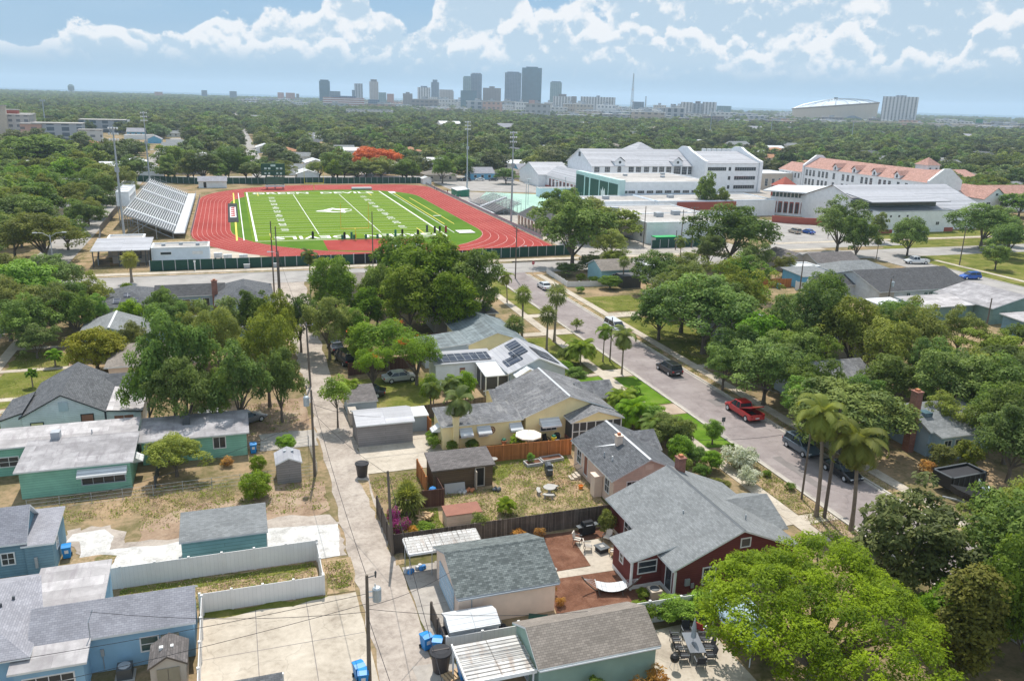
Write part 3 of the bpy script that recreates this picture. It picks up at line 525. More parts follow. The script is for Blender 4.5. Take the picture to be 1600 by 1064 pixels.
# ================================================================== HOUSES
class House:
 """thing > wall, roof, fascia, window (> pane), door, chimney ... all given in world metres"""
 def __init__(s,label,cat='house',name='house',loc=None,group=None):
  s.args=(name,label,cat,loc,group);s.t=None;s.roofs=[]
 def root(s,x,y):
  if s.t is None:n,l,c,lo,g=s.args;s.t=thing(n,l,c,lo or(x,y,0),0,g)
  return s.t
 def block(s,x0,x1,y0,y1,ze,zr=None,kind='gable',ax='y',wall='stucco_white',roof='shingle_grey',trim='white_paint',ov=.45,og=.3,base=0.,th=.14,hi='n',walls=True,rname='roof',fl=0.):
  """x0..x1,y0..y1 are the roof's edges; ze/zr eave and ridge heights"""
  s.root((x0+x1)/2,(y0+y1)/2);wm=MB();rm=MB();fm=MB()
  X0,X1,Y0,Y1=x0+ov,x1-ov,y0+ov,y1-ov
  def slab(poly):
   rm.poly(poly);n=len(poly);fm.poly([(p[0],p[1],p[2]-th)for p in poly][::-1])
   for a,b in zip(poly,poly[1:]+poly[:1]):fm.poly([(b[0],b[1],b[2]-.001),(a[0],a[1],a[2]-.001),(a[0],a[1],a[2]-th),(b[0],b[1],b[2]-th)])
  if kind=='gable':
   zr=zr or ze+1.6
   if ax=='y':
    xm=(x0+x1)/2;sl=(zr-ze)/(xm-x0);zw=ze+ov*sl-th-.01
    slab([(x0,y1,ze),(x0,y0,ze),(xm,y0,zr),(xm,y1,zr)]);slab([(x1,y0,ze),(x1,y1,ze),(xm,y1,zr),(xm,y0,zr)])
    if walls:wm.prism([(X0,base),(X1,base),(X1,zw),(xm,zr-th-.02),(X0,zw)][::-1],y0+og,y1-og,'y')
   else:
    ym=(y0+y1)/2;sl=(zr-ze)/(ym-y0);zw=ze+ov*sl-th-.01
    slab([(x0,y0,ze),(x1,y0,ze),(x1,ym,zr),(x0,ym,zr)]);slab([(x1,y1,ze),(x0,y1,ze),(x0,ym,zr),(x1,ym,zr)])
    if walls:wm.prism([(Y0,base),(Y1,base),(Y1,zw),(ym,zr-th-.02),(Y0,zw)],x0+og,x1-og,'x')
  elif kind=='hip':
   zr=zr or ze+1.6;a=min(x1-x0,y1-y0)/2
   if x1-x0>y1-y0:r0,r1=(x0+a,(y0+y1)/2),(x1-a,(y0+y1)/2)
   else:r0,r1=((x0+x1)/2,y0+a),((x0+x1)/2,y1-a)
   c=[(x0,y0,ze),(x1,y0,ze),(x1,y1,ze),(x0,y1,ze)];P,Q=(*r0,zr),(*r1,zr)
   fs=[[c[0],c[1],Q,P],[c[1],c[2],Q],[c[2],c[3],P,Q],[c[3],c[0],P]]if x1-x0>y1-y0 else[[c[0],c[1],P],[c[1],c[2],Q,P],[c[2],c[3],Q],[c[3],c[0],P,Q]]
   if abs(x1-x0-(y1-y0))<.1:fs=[[c[0],c[1],P],[c[1],c[2],P],[c[2],c[3],P],[c[3],c[0],P]]
   for q in fs:slab(q)
   if walls:wm.box(X0,X1,Y0,Y1,base,ze-.02+ov*(zr-ze)/a-th)
  elif kind=='shed': # hi = the side of the high edge
   z={'n':(ze,ze,zr,zr),'s':(zr,zr,ze,ze),'e':(ze,zr,zr,ze),'w':(zr,ze,ze,zr)}[hi]
   slab([(x0,y0,z[0]),(x1,y0,z[1]),(x1,y1,z[2]),(x0,y1,z[3])])
   if walls:
    def zz(x,y):u,v=(x-x0)/(x1-x0),(y-y0)/(y1-y0);return(z[0]*(1-u)+z[1]*u)*(1-v)+(z[3]*(1-u)+z[2]*u)*v-th-.01
    q=[(X0,Y0),(X1,Y0),(X1,Y1),(X0,Y1)];b=len(wm.v);wm.v+=[(x,y,base)for x,y in q]+[(x,y,zz(x,y))for x,y in q]
    wm.f+=[tuple(b+i for i in k)for k in((3,2,1,0),(4,5,6,7),(0,1,5,4),(1,2,6,5),(2,3,7,6),(3,0,4,7))]
  elif kind=='flat': # flat roof inside a parapet
   wm.box(x0,x1,y0,y1,base,ze);rm.box(x0+.35,x1-.35,y0+.35,y1-.35,ze-.2,ze+.012);fm.box(x0-.04,x1+.04,y0-.04,y0+.3,ze,ze+.25);fm.box(x0-.04,x1+.04,y1-.3,y1+.04,ze,ze+.25);fm.box(x0-.04,x0+.3,y0+.3,y1-.3,ze,ze+.25);fm.box(x1-.3,x1+.04,y0+.3,y1-.3,ze,ze+.25)
  if wm.f:wm.build('wall',wall,s.t)
  r=rm.build(rname,roof,s.t);fm.build('fascia',trim,s.t);s.roofs.append(r);return s
 def hole(s,side,at,u,z,wdt,h,name='window',frame='white_paint',pane='glass',mull=1,rail=1,d=.05,fw=.09,label=None):
  """window/door on a wall: side s/n/w/e, at = the wall's plane, u = centre along the wall, z = sill"""
  fr=MB();pn=MB()
  def bx(mb,u0,u1,z0,z1,d0,d1):
   if side=='s':mb.box(u0,u1,at-d1,at-d0,z0,z1)
   elif side=='n':mb.box(u0,u1,at+d0,at+d1,z0,z1)
   elif side=='w':mb.box(at-d1,at-d0,u0,u1,z0,z1)
   else:mb.box(at+d0,at+d1,u0,u1,z0,z1)
  a,b=u-wdt/2,u+wdt/2
  bx(pn,a,b,z,z+h,-.05,d*.4)
  bx(fr,a-fw,b+fw,z-fw,z,-.02,d);bx(fr,a-fw,b+fw,z+h,z+h+fw,-.02,d);bx(fr,a-fw,a,z,z+h,-.02,d);bx(fr,b,b+fw,z,z+h,-.02,d)
  for k in range(1,mull+1):c=a+(b-a)*k/(mull+1);bx(fr,c-.025,c+.025,z,z+h,0,d*.8)
  for k in range(1,rail+1):c=z+h*k/(rail+1);bx(fr,a,b,c-.025,c+.025,0,d*.72)
  f=fr.build(name,frame,s.t);pn.build('pane' if name=='window' else 'panel',pane,f)
  if label:f['label']=label
  return f
 def door(s,side,at,u,wdt=.9,h=2.0,z=.15,mat='white_paint',frame='white_paint'):
  return s.hole(side,at,u,z,wdt,h,'door',frame,mat,0,0)
 def part(s,mb,name,mat,label=None):
  o=mb.build(name,mat,s.t)
  if label:o['label']=label
  return o
 def awning(s,side,at,u,z,wdt,out=.9,drop=.55,mat='metal_white'):
  m_=MB()
  a,b=u-wdt/2,u+wdt/2
  P={'s':lambda x,o,z_:(x,at-o,z_),'e':lambda x,o,z_:(at+o,x,z_),'w':lambda x,o,z_:(at-o,x,z_)}[side]
  m_.poly([P(a,.0,z),P(a,out,z-drop),P(b,out,z-drop),P(b,0,z)]);m_.poly([P(a,0,z-.05),P(b,0,z-.05),P(b,out,z-drop-.05),P(a,out,z-drop-.05)])
  for x in(a,b):m_.poly([P(x,0,z),P(x,0,z-drop-.15),P(x,out,z-drop-.05),P(x,out,z-drop)])
  m_.poly([P(a,out,z-drop),P(a,out,z-drop-.2),P(b,out,z-drop-.2),P(b,out,z-drop)])
  return m_.build('awning',mat,s.t)
 def chimney(s,x,y,z0,z1,w_=.6,d_=.6,mat='brick',cap=None):
  m_=MB();m_.box(x-w_/2,x+w_/2,y-d_/2,y+d_/2,z0,z1);m_.box(x-w_/2-.07,x+w_/2+.07,y-d_/2-.07,y+d_/2+.07,z1,z1+.12);o=m_.build('chimney',mat,s.t)
  c_=MB();c_.box(x-w_/4,x+w_/4,y-d_/4,y+d_/4,z1+.12,z1+.34);c_.build('flue',cap or 'terracotta',o);return o
 def vent(s,x,y,z,h=.35,r=.06,mat='galvanised'):
  m_=MB();m_.tube([(x,y,z-.15),(x,y,z+h)],r,8);m_.build('vent_pipe',mat,s.t)
 def posts(s,pts,z,mat='white_paint',r=.07,name='post'):
  for x,y in pts:MB().box(x-r,x+r,y-r,y+r,0,z).build(name,mat,s.t)
 def ridge_cap(s,x0,y0,x1,y1,z,mat):
  m_=MB();dx,dy=(.14,0)if abs(y1-y0)>abs(x1-x0)else(0,.14)
  m_.poly([(x0-dx,y0-dy,z-.04),(x1-dx,y1-dy,z-.04),(x1,y1,z+.035),(x0,y0,z+.035)]);m_.poly([(x0,y0,z+.035),(x1,y1,z+.035),(x1+dx,y1+dy,z-.04),(x0+dx,y0+dy,z-.04)]);m_.build('ridge_cap',mat,s.t)
# --- red house in the right foreground
h=House('dark red house with light grey shingle roof and white trim beside the mulched yard')
h.block(29.3,41.1,47.2,59.3,2.75,5.25,wall='siding_red',roof='shingle_grey',base=.35)
h.block(26.9,33.2,49.4,53.3,2.62,3.9,'shed',wall='siding_red',roof='shingle_grey',hi='e',base=.35,ov=.3)
h.block(37.6,41.95,50.6,57.2,2.62,4.15,ax='x',wall='siding_red',roof='shingle_grey',base=.35)
m_=MB();m_.box(29.72,40.7,47.48,59.0,0,.36);m_.box(27.18,33,49.68,53.0,0,.36);h.part(m_,'foundation','white_paint')
h.ridge_cap(35.2,47.2,35.2,59.3,5.25,'dark_steel')
h.hole('s',47.5,32.6,1.0,1.0,1.35);h.hole('s',47.5,35.6,3.7,.75,.65,rail=0,mull=0);h.hole('s',47.5,37.6,1.0,1.0,1.35)
h.hole('w',29.75,55.2,1.0,1.9,1.35,mull=2);h.hole('s',49.7,28.5,1.35,1.5,.95,mull=0);h.door('w',29.75,48.5,.85,1.95,.4,'glass');h.hole('w',27.2,51.5,1.4,.5,.7,mull=0)
h.posts([(27.15,49.65),(29.65,47.45)],2.5,r=.08);h.chimney(36.2,58.8,4.2,6.0,.7,.7)
m_=MB();m_.box(30.5,30.9,47.3,47.44,1.2,1.75);m_.box(31.05,31.3,47.34,47.44,.9,1.3);h.part(m_,'meter_box','galvanised');h.vent(33.0,52.5,4.2);h.vent(37.2,50.0,4.5)
t=thing('heat_pump','tan air conditioning unit beside the red house back door','air conditioner',(28.5,48.3,0));m_=MB();m_.box(28.05,28.95,47.85,48.75,.08,.75);m_.build('casing','bollard_tan',t);MB().lathe([(.36,.74),(.36,.8),(.05,.82)],28.5,48.3).build('fan_grille','dark_steel',t)
t=thing('storage_tank','pale grey rounded tank cover by the red house back step','storage tank',(29.2,47.2,0));m_=MB();m_.lathe([(.5,0),(.55,.3),(.5,.6),(.3,.72),(.05,.74)],29.3,46.9,14);m_.build('body','galvanised',t);MB().lathe([(.16,.73),(.16,.8),(.02,.82)],29.3,46.9,10).build('lid','white_paint',t)
# --- pink-walled house behind it
h=House('peach-pink house with dark grey gable roof behind the red house')
h.block(31.2,38.9,62.0,71.9,2.85,4.6,wall='siding_pink',roof='shingle_dark',ov=.35)
h.block(36.0,39.3,67.4,71.6,2.8,4.2,ax='x',wall='siding_pink',roof='shingle_weathered',ov=.3)
h.ridge_cap(35.05,62,35.05,71.9,4.6,'aluminium')
m_=MB();m_.poly([(32.2,68.6,3.34),(33.8,67.3,4.06),(34.5,67.2,4.38),(34.0,66.8,4.15)]);h.part(m_,'roof_flashing','aluminium')
h.chimney(34.1,66.9,3.9,5.0,.55,.55,'stucco_peach');m_=MB();m_.box(30.7,31.5,64.6,65.5,0,2.1);m_.box(30.62,31.58,64.52,65.58,2.1,2.2);h.part(m_,'utility_closet','stucco_peach')
h.hole('w',31.55,63.6,1.0,.85,1.3);h.hole('w',31.55,70.3,1.0,.9,1.3);h.hole('s',62.3,33.4,1.0,.95,1.4);h.hole('s',62.3,35.1,3.5,.7,.4,mull=0,rail=0,pane='stucco_peach',frame='stucco_peach')
h.door('w',31.55,68.6,.8,1.95,.45,'red_brown');h.vent(32.6,65.0,3.6,.3,.07,'white_paint');h.vent(32.3,66.2,3.5)
t=thing('entry_steps','small wooden entry steps with dark rail by the pink house back door','steps',(30.6,69.0,0));m_=MB()
for k in range(3):m_.box(30.0+k*.35,30.35+k*.35,68.5,69.5,0,.15+.15*k)
m_.build('treads','bollard_tan',t);m_=MB()
for y in(68.5,69.5):m_.tube([(30.05,y,0),(30.05,y,.95),(31.1,y,1.35)],.025,5)
m_.build('handrail','dark_steel',t)
# --- yellow house
h=House('pale yellow house with weathered grey gables, screened porch and white awnings')
h.block(28.4,39.2,78.6,88.8,2.95,5.0,wall='stucco_cream',roof='shingle_weathered',ov=.4)
h.block(19.3,28.5,78.8,83.1,2.75,3.35,'shed',wall='stucco_cream',roof='shingle_weathered',hi='n',ov=.2)
h.block(33.2,39.6,76.6,80.6,2.65,3.75,ax='y',wall='stucco_cream',roof='shingle_weathered',ov=.3,walls=False)
h.block(37.0,41.6,82.8,87.4,2.7,4.1,ax='x',wall='stucco_cream',roof='shingle_weathered',ov=.35)
h.block(26.8,31.5,84.5,88.6,2.7,3.6,ax='x',wall='stucco_cream',roof='shingle_weathered',ov=.3)
h.ridge_cap(33.8,78.6,33.8,88.8,5.0,'aluminium')
m_=MB();m_.prism([(33.5,2.55),(39.3,2.55),(36.4,3.55)],76.75,76.9,'y');h.part(m_,'porch_gable','stucco_cream')
m_=MB();m_.box(33.5,39.3,76.86,76.9,.5,2.5);m_.box(33.5,33.54,76.9,78.9,.5,2.5);m_.box(39.26,39.3,76.9,78.9,.5,2.5);h.part(m_,'porch_screen','screen_mesh')
m_=MB()
for x in(33.5,34.3,35.15,36.2,37.25,38.3,39.3):m_.box(x-.05,x+.05,76.78,76.88,0,2.55)
for z in(.5,1.45,2.5):m_.box(33.5,39.3,76.79,76.87,z-.04,z+.04)
h.part(m_,'porch_frame','white_paint');m_=MB();m_.box(33.45,39.3,76.8,78.9,0,.48);h.part(m_,'porch_base','brick')
h.hole('s',78.9,24.0,1.2,.9,.9,rail=0);h.awning('s',79.0,24.0,2.35,1.5);h.hole('s',79.0,21.6,1.2,.9,.9,rail=0);h.awning('s',79.0,22.0,2.3,1.4);h.awning('s',79.0,27.6,2.35,1.4);h.hole('s',79.0,27.6,1.3,.9,.8,rail=0)
h.awning('s',78.9,31.5,2.55,2.3,1.1);h.hole('s',78.9,31.5,1.1,1.8,1.1,mull=2);h.awning('w',19.5,80.6,2.3,1.2)
h.hole('w',28.85,86.5,1.1,.8,1.1);m_=MB();m_.box(20.6,21.2,78.6,79.2,0,3.7);m_.box(20.5,21.3,78.5,79.3,3.7,3.85);h.part(m_,'chimney','stucco_cream')
m_=MB();n_=16
for r0,r1 in((.10,.22),(.34,.44)):
 for k in range(n_):
  a,b=2*math.pi*k/n_,2*math.pi*(k+1)/n_;m_.poly([(24.9-0+r0*math.cos(a)+.0,78.94,1.75+r0*math.sin(a)),(24.9+r1*math.cos(a),78.94,1.75+r1*math.sin(a)),(24.9+r1*math.cos(b),78.94,1.75+r1*math.sin(b)),(24.9+r0*math.cos(b),78.94,1.75+r0*math.sin(b))])
for k in range(8):a=2*math.pi*k/8;m_.tube([(24.9+.1*math.cos(a),78.92,1.75+.1*math.sin(a)),(24.9+.42*math.cos(a),78.92,1.75+.42*math.sin(a))],.02,4)
w_=m_.build('wall_medallion','red_brown',h.t);w_['label']='round dark metal wall medallion'
m_=MB();m_.box(28.0,28.5,78.85,78.9,1.0,1.9);h.part(m_,'wall_grille','dark_steel')
# --- white house with solar panels
h=House('white house with pale metal roof, black solar panels and white patio cover')
h.block(31.4,39.6,93.0,102.6,3.0,4.8,wall='stucco_grey',roof='metal_lilac',ov=.4)
h.block(23.2,31.6,98.6,103.0,3.05,3.4,'shed',wall='stucco_white',roof='metal_lilac',hi='n',ov=.25)
h.block(32.0,35.6,91.6,94.4,2.9,3.9,wall='siding_white',roof='metal_white',ov=.25)
h.block(28.7,32.2,94.0,98.6,2.55,2.95,'shed',roof='metal_white',hi='n',walls=False,rname='patio_cover')
m_=MB();m_.box(28.85,28.88,94.2,98.5,.3,2.5);m_.box(28.9,31.6,94.17,94.2,.3,2.45);h.part(m_,'patio_screen','screen_mesh')
h.posts([(28.8,94.1),(30.4,94.1),(31.8,94.1),(28.8,96.3),(28.8,98.4)],2.5)
def onroof(x,y):sl=(4.8-3.0)/4.1;return 3.0+(x-31.4)*sl if x<35.5 else 3.0+(39.6-x)*sl
for(xa,xb,ya,yb)in((31.9,34.0,94.9,97.2),(33.2,35.2,96.4,98.8),(33.6,35.2,99.2,101.6),(36.0,38.8,94.0,98.6)):
 MB().poly([(xa,ya,onroof(xa,0)+.1),(xb,ya,onroof(xb,0)+.1),(xb,yb,onroof(xb,0)+.1),(xa,yb,onroof(xa,0)+.1)]).build('solar_panel','solar_cells',h.t)
for k in range(4):xa=23.7+k*1.85;MB().poly([(xa,99.0,3.2),(xa+1.8,99.0,3.2),(xa+1.8,101.6,3.4),(xa,101.6,3.4)]).build('solar_panel','solar_cells',h.t)
h.hole('s',98.85,27.0,1.6,.7,.7,mull=0,pane='red_brown');h.hole('s',93.3,37.6,1.3,1.0,1.0);h.hole('s',91.9,34.0,1.4,.6,.8,mull=0)
# --- teal metal roof house, brown roofs beyond
h=House('cream house with stained teal metal roof beside the fan palm')
h.block(29.6,38.6,106.2,119.0,3.0,4.6,wall='stucco_cream',roof='metal_teal',ov=.35)
h.block(23.5,30.2,106.2,112.8,2.7,3.3,'shed',wall='stucco_grey',roof='metal_teal',hi='e',ov=.25)
h.hole('s',106.5,32.2,1.1,1.1,.9);h.hole('s',106.5,36.0,1.1,.7,.9,mull=0)
h=House('house with brown hip roof partly under the big lumpy trees')
h.block(28.6,39.5,122.5,131.5,3.,4.6,'hip',wall='stucco_beige',roof='shingle_brown');h.hole('s',122.95,33,1,1.1,1.1);h.hole('s',122.95,36.5,1,1.1,1.1)
h=House('house with brown gable roof at the corner behind the big lumpy trees');h.block(27,39,141,152,3.,4.8,ax='x',wall='stucco_beige',roof='shingle_brown');h.hole('s',141.45,31,1,1.2,1.1);h.hole('s',141.45,35,1,1.2,1.1)
h=House('low building with reddish-brown roof beside the tall lumpy tree');h.block(14.5,24.5,148,157,2.9,4.2,wall='stucco_beige',roof='shingle_tan',ax='x');h.hole('s',148.45,18,1,1.2,1.1)
# --- garages and sheds between alley and street
h=House('beige garage with green-grey shingle roof beside the concrete pad','garage','garage')
h.block(13.0,20.8,48.5,55.8,2.6,4.15,ax='x',wall='stucco_peach',roof='shingle_green_grey',trim='galvanised',ov=.35,og=.25)
m_=MB();m_.box(13.18,13.24,50.0,54.3,.1,2.2);h.part(m_,'garage_door','stucco_pale_blue');m_=MB()
for k in range(1,4):m_.box(13.14,13.185,50.0,54.3,.1+k*.52,.13+k*.52)
h.part(m_,'door_seams','aluminium')
m_=MB();m_.tube([(13.1,48.45,2.45),(20.7,48.45,2.45)],.06,6);m_.tube([(14.2,48.5,2.4),(14.2,48.8,2.2),(14.2,48.8,.1)],.04,6);h.part(m_,'gutter','galvanised')
h.ridge_cap(13,52.15,20.8,52.15,4.15,'shingle_green_grey')
h=House('green garage with tan shingle roof at the bottom of the picture','garage','garage')
h.block(15.9,24.4,39.9,44.9,2.6,3.9,ax='x',wall='stucco_green',roof='shingle_tan',trim='white_paint',ov=.3,og=.2)
m_=MB();m_.tube([(16,39.85,2.45),(24.3,39.85,2.45)],.06,6);h.part(m_,'gutter','white_paint');h.door('w',16.1,42.5,1.0,1.95,.05,'stucco_grey')
t=thing('carport','white ribbed carport roof beside the green garage at the bottom of the picture','carport',(13.8,42.2,0));m_=MB();
for k in range(11):
 y0=40.4+k*.335;m_.box(11.6,15.95,y0,y0+.25,2.18,2.24);m_.box(11.6,15.95,y0+.25,y0+.335,2.13,2.2)
m_.build('roof_panels','metal_rust',t);m_=MB();m_.box(11.5,16.0,40.28,40.38,2.05,2.3);m_.box(11.5,11.6,40.28,44.2,2.05,2.3);m_.build('edge_beam','white_paint',t)
for x,y in((11.6,40.4),(11.6,44.0),(15.8,40.4)):MB().box(x-.05,x+.05,y-.05,y+.05,0,2.1).build('post','white_paint',t)
t=thing('carport','rusty white ribbed metal carport attached to the weathered grey fence','carport',(14,56.8,0));m_=MB()
for k in range(15):
 x0=11.1+k*.4;m_.poly([(x0,55.7,2.28),(x0+.3,55.7,2.28),(x0+.3,58.0,2.42),(x0,58.0,2.42)]);m_.poly([(x0+.3,55.7,2.28),(x0+.35,55.7,2.24),(x0+.35,58.0,2.38),(x0+.3,58.0,2.42)]);m_.poly([(x0+.35,55.7,2.24),(x0+.4,55.7,2.28),(x0+.4,58.0,2.42),(x0+.35,58.0,2.38)])
m_.build('roof_panels','metal_rust',t);m_=MB();m_.box(11.1,17.1,55.62,55.72,2.12,2.3);m_.box(11.05,11.12,55.62,58.0,2.12,2.34);m_.build('edge_beam','white_paint',t)
for x,y in((11.2,57.8),(12.95,55.8),(11.2,55.8)):MB().tube([(x,y,0),(x,y,2.25)],.035,6).build('post','galvanised',t)
h=House('white metal garden shed between the vinyl fence and the beige garage','shed','garden_shed')
h.block(11.9,15.5,46.1,48.4,1.75,2.15,ax='x',wall='metal_white',roof='metal_white',trim='galvanised',ov=.12,og=.1)
h=House('brown wooden shed with dark roof and open door beside the palm','shed','shed')
h.block(16.1,22.4,69.5,72.7,2.3,2.85,'shed',wall='siding_brown',roof='shingle_brown',trim='bark',ov=.2,hi='n')
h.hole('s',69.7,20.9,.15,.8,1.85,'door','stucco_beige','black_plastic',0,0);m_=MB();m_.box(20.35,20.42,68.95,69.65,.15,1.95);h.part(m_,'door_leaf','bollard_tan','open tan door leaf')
h=House('low pink storage box with reddish lid inside the weathered grey fence','storage box','storage_box')
h.block(15.8,19.1,62.7,64.4,1.2,1.35,'shed',wall='siding_pink',roof='red_brown',trim='red_brown',ov=.08,hi='n',th=.06)
h=House('grey-walled garage with pale grey roof beside the concrete pad and alley','garage','garage')
h.block(10.8,17.1,81.7,86.5,2.55,3.3,ax='x',wall='siding_grey',roof='metal_lilac',trim='white_paint',ov=.25,og=.2)
h.block(17.15,19.3,84.6,87.2,1.9,2.05,'shed',wall='stucco_grey',roof='metal_white',hi='n',ov=.1,rname='lean_to_roof')
h=House('small shed with streaked brown-grey roof behind the grey-walled garage','shed','shed')
h.block(11.0,14.6,90.6,94.8,1.9,2.6,'shed',wall='stucco_grey',roof='shingle_brown',hi='n',ov=.15);MB().box(11.0,11.9,88.3,90.4,0,1.5).build('storage_bin','stucco_beige',h.t)
h=House('little grey shed with pale gable roof between the yard and the alley','shed','shed')
h.block(2.2,4.7,75.1,78.0,2.15,2.7,wall='siding_grey',roof='metal_lilac',ov=.12,og=.1);m_=MB()
for x,y in((3.2,77.0),(3.9,76.9)):m_.box(x-.12,x+.12,y-.12,y+.12,2.35,2.72)
h.part(m_,'roof_vent','galvanised')
h=House('teal garage with grey shingle roof on the white gravel pad','garage','garage')
h.block(-5.7,.95,61.9,65.7,2.45,3.1,'shed',wall='siding_teal',roof='shingle_grey',trim='galvanised',ov=.15,hi='n');h.hole('e',.82,63.8,.1,2.2,2.0,'door','galvanised','stucco_grey',0,3)
# --- left foreground: blue house
h=House('light blue house with pale lilac shingle roofs in the bottom left corner')
h.block(-27,-13.5,49.4,59.3,2.9,4.9,'hip',wall='stucco_blue',roof='shingle_lilac',ov=.4)
h.block(-13.9,-4.1,50.5,54.95,2.75,4.15,ax='x',wall='stucco_blue',roof='shingle_lilac',ov=.3,og=.2)
h.block(-14.6,-10.3,48.5,51.6,2.5,2.95,'shed',wall='stucco_blue',roof='membrane_pale',ov=.25,hi='n')
h.block(-14.6,-10.0,54.3,59.2,2.95,3.35,'shed',wall='stucco_blue',roof='membrane_pale',ov=.2,hi='n')
h.hole('s',50.8,-7.0,1.05,1.0,.95,mull=0,pane='glass_green');h.hole('s',48.75,-12.5,.9,2.7,.9,mull=3,rail=1,pane='glass');m_=MB();m_.box(-6.3,-5.2,50.62,50.8,0,2.0);h.part(m_,'door','tan_door')
h.vent(-15.4,55.0,3.6,.3,.09,'dark_steel');h.vent(-15.9,54.0,3.8,.3,.09,'dark_steel');m_=MB();m_.tube([(-10.35,50.6,2.6),(-10.35,50.6,3.9),(-10.1,51.0,4.5)],.04,6);m_.box(-9.9,-9.7,50.7,50.8,1.2,1.7);m_.tube([(-9.8,50.75,.2),(-9.8,50.75,1.2)],.03,5);h.part(m_,'conduit','galvanised')
h=House('small beige storage shed with brown gable roof and double doors beside the blue house','shed','garden_shed')
h.block(-6.85,-4.55,47.5,50.0,1.95,2.65,wall='limestone',roof='shingle_brown',trim='bark',ov=.12,og=.1)
m_=MB();m_.box(-6.35,-5.72,47.52,47.6,.1,1.75);m_.box(-5.68,-5.05,47.52,47.6,.1,1.75);h.part(m_,'double_door','tan_door')
for x in(-6.1,-5.5):h.part(MB().box(x-.12,x+.12,48.6,48.85,2.35,2.56),'skylight','white_paint')
t=thing('air_conditioner','dark grey round-topped air conditioner by the blue house wall','air conditioner',(-8.5,49.9,0));MB().box(-8.95,-8.05,49.45,50.35,.05,.8).build('casing','dark_steel',t);MB().lathe([(.38,.8),(.38,.86),(.3,.88)],-8.5,49.9).build('fan_grille','galvanised',t);MB().box(-9.1,-7.9,49.3,50.5,0,.06).build('pad','stone_grey',t)
h=House('low dark grey roof behind the near driveway fence at the bottom edge','shed','shed');h.block(-3.4,1.0,40.2,44.9,1.5,2.0,'shed',wall='stucco_grey',roof='shingle_dark',hi='n',ov=.15)
# steel blue house
h=House('steel blue house with pale grey shingle roofs beside the white gravel path')
h.block(-26,-16.5,64.2,69.0,2.9,4.9,ax='x',wall='siding_steel_blue',roof='shingle_lilac',ov=.35)
h.block(-17.0,-14.7,64.2,69.4,2.6,3.1,'shed',wall='siding_steel_blue',roof='shingle_lilac',ov=.2,hi='n');h.hole('s',64.55,-18.0,1.1,.8,.9,mull=1);h.hole('e',-14.9,66.0,1.3,.6,.9)
m_=MB();m_.box(-16.2,-16.0,64.25,64.4,.6,1.5);h.part(m_,'meter_box','galvanised');h.vent(-18.2,66.8,4.1,.3,.07)
# --- mint house
h=House('mint green house with blotched pale flat roof and a long rear wing')
h.block(-20.3,-10.4,77.9,84.6,2.8,3.15,'shed',wall='siding_mint',roof='membrane_blotched',ov=.35,hi='n')
h.block(-32,-10.6,83.6,88.2,3.0,3.3,'shed',wall='siding_mint',roof='membrane_pale',ov=.3,hi='n')
h.block(-10.5,.05,82.8,88.6,2.6,2.95,'shed',wall='siding_mint',roof='membrane_blotched',ov=.3,hi='n')
h.hole('s',78.25,-13.1,.8,3.6,.95,mull=3,rail=0,frame='stucco_grey');h.awning('s',78.25,-13.1,2.35,4.2,.9,.35);h.awning('e',-10.75,80.9,2.3,1.5);h.hole('s',83.1,-2.9,1.1,1.1,1.15,mull=1,rail=0);h.hole('s',83.1,-9.3,1.0,.7,1.3,mull=0);h.hole('s',83.9,-22,1.0,1.6,.9,mull=1)
m_=MB();m_.box(-18.3,-17.5,84.3,85.2,3.1,3.85);h.part(m_,'roof_cooler','galvanised');h.vent(-14.8,85.2,3.2,.3)
h.chimney(-6.1,86.2,2.6,3.7,.7,.5,'dark_steel','dark_steel')
# --- white house with dark roof, left
h=House('white house with dark charcoal gable roof and black-framed windows at the left')
h.block(-22.6,-14.3,91.6,103.2,2.95,5.2,wall='siding_white',roof='shingle_dark',trim='dark_trim',ov=.25,og=.25)
h.block(-24.6,-22.2,91.8,98.6,2.75,3.5,'shed',wall='siding_white',roof='shingle_dark',trim='dark_trim',ov=.2,hi='e')
h.block(-14.6,-10.8,91.9,99.8,2.6,3.0,'shed',wall='siding_white',roof='membrane_pale',trim='dark_trim',ov=.2,hi='w');h.block(-15.6,-12,99.6,104.2,2.8,3.9,ax='x',wall='siding_white',roof='shingle_dark',trim='dark_trim')
h.hole('s',91.85,-21.0,.9,1.1,1.3,mull=0,frame='dark_trim',pane='stucco_yellow');h.hole('s',91.85,-16.2,1.2,1.1,1.5,mull=0,frame='dark_trim',pane='red_brown');m_=MB();m_.box(-18.8,-17.9,91.78,91.86,3.3,4.3);h.part(m_,'gable_vent','stucco_grey')
h.hole('s',92.1,-12.7,1.3,1.9,.9,mull=1,frame='siding_white',pane='red_brown')
# --- houses further along the left block
h=House('house with pinkish-brown roof beside the golden-green round tree');h.block(-16.5,-4.5,107.5,118,2.9,4.2,'hip',wall='stucco_peach',roof='shingle_tan')
h=House('house with pale grey gables and turquoise walls behind the golden-green round tree');h.block(-21.8,-13,121,130.6,2.9,4.5,wall='stucco_turquoise',roof='shingle_grey');h.block(-13.6,3.6,123,131,2.9,4.0,ax='x',wall='stucco_turquoise',roof='shingle_grey');h.ridge_cap(-17.4,121,-17.4,130.6,4.5,'white_paint');h.hole('s',121.3,-17.4,3.2,.6,.7,mull=1)
h=House('long grey-roofed blue house with brick chimney and roof solar panels by the cross street')
h.block(-21.6,-12.6,139.5,152,2.9,4.6,'hip',wall='stucco_grey',roof='shingle_dark');h.block(-13.5,-2.2,145,151,2.9,4.3,ax='x',wall='stucco_pale_blue',roof='shingle_charcoal');h.block(-4.0,5.6,137.6,152,2.9,5.0,'hip',wall='stucco_pale_blue',roof='shingle_dark')
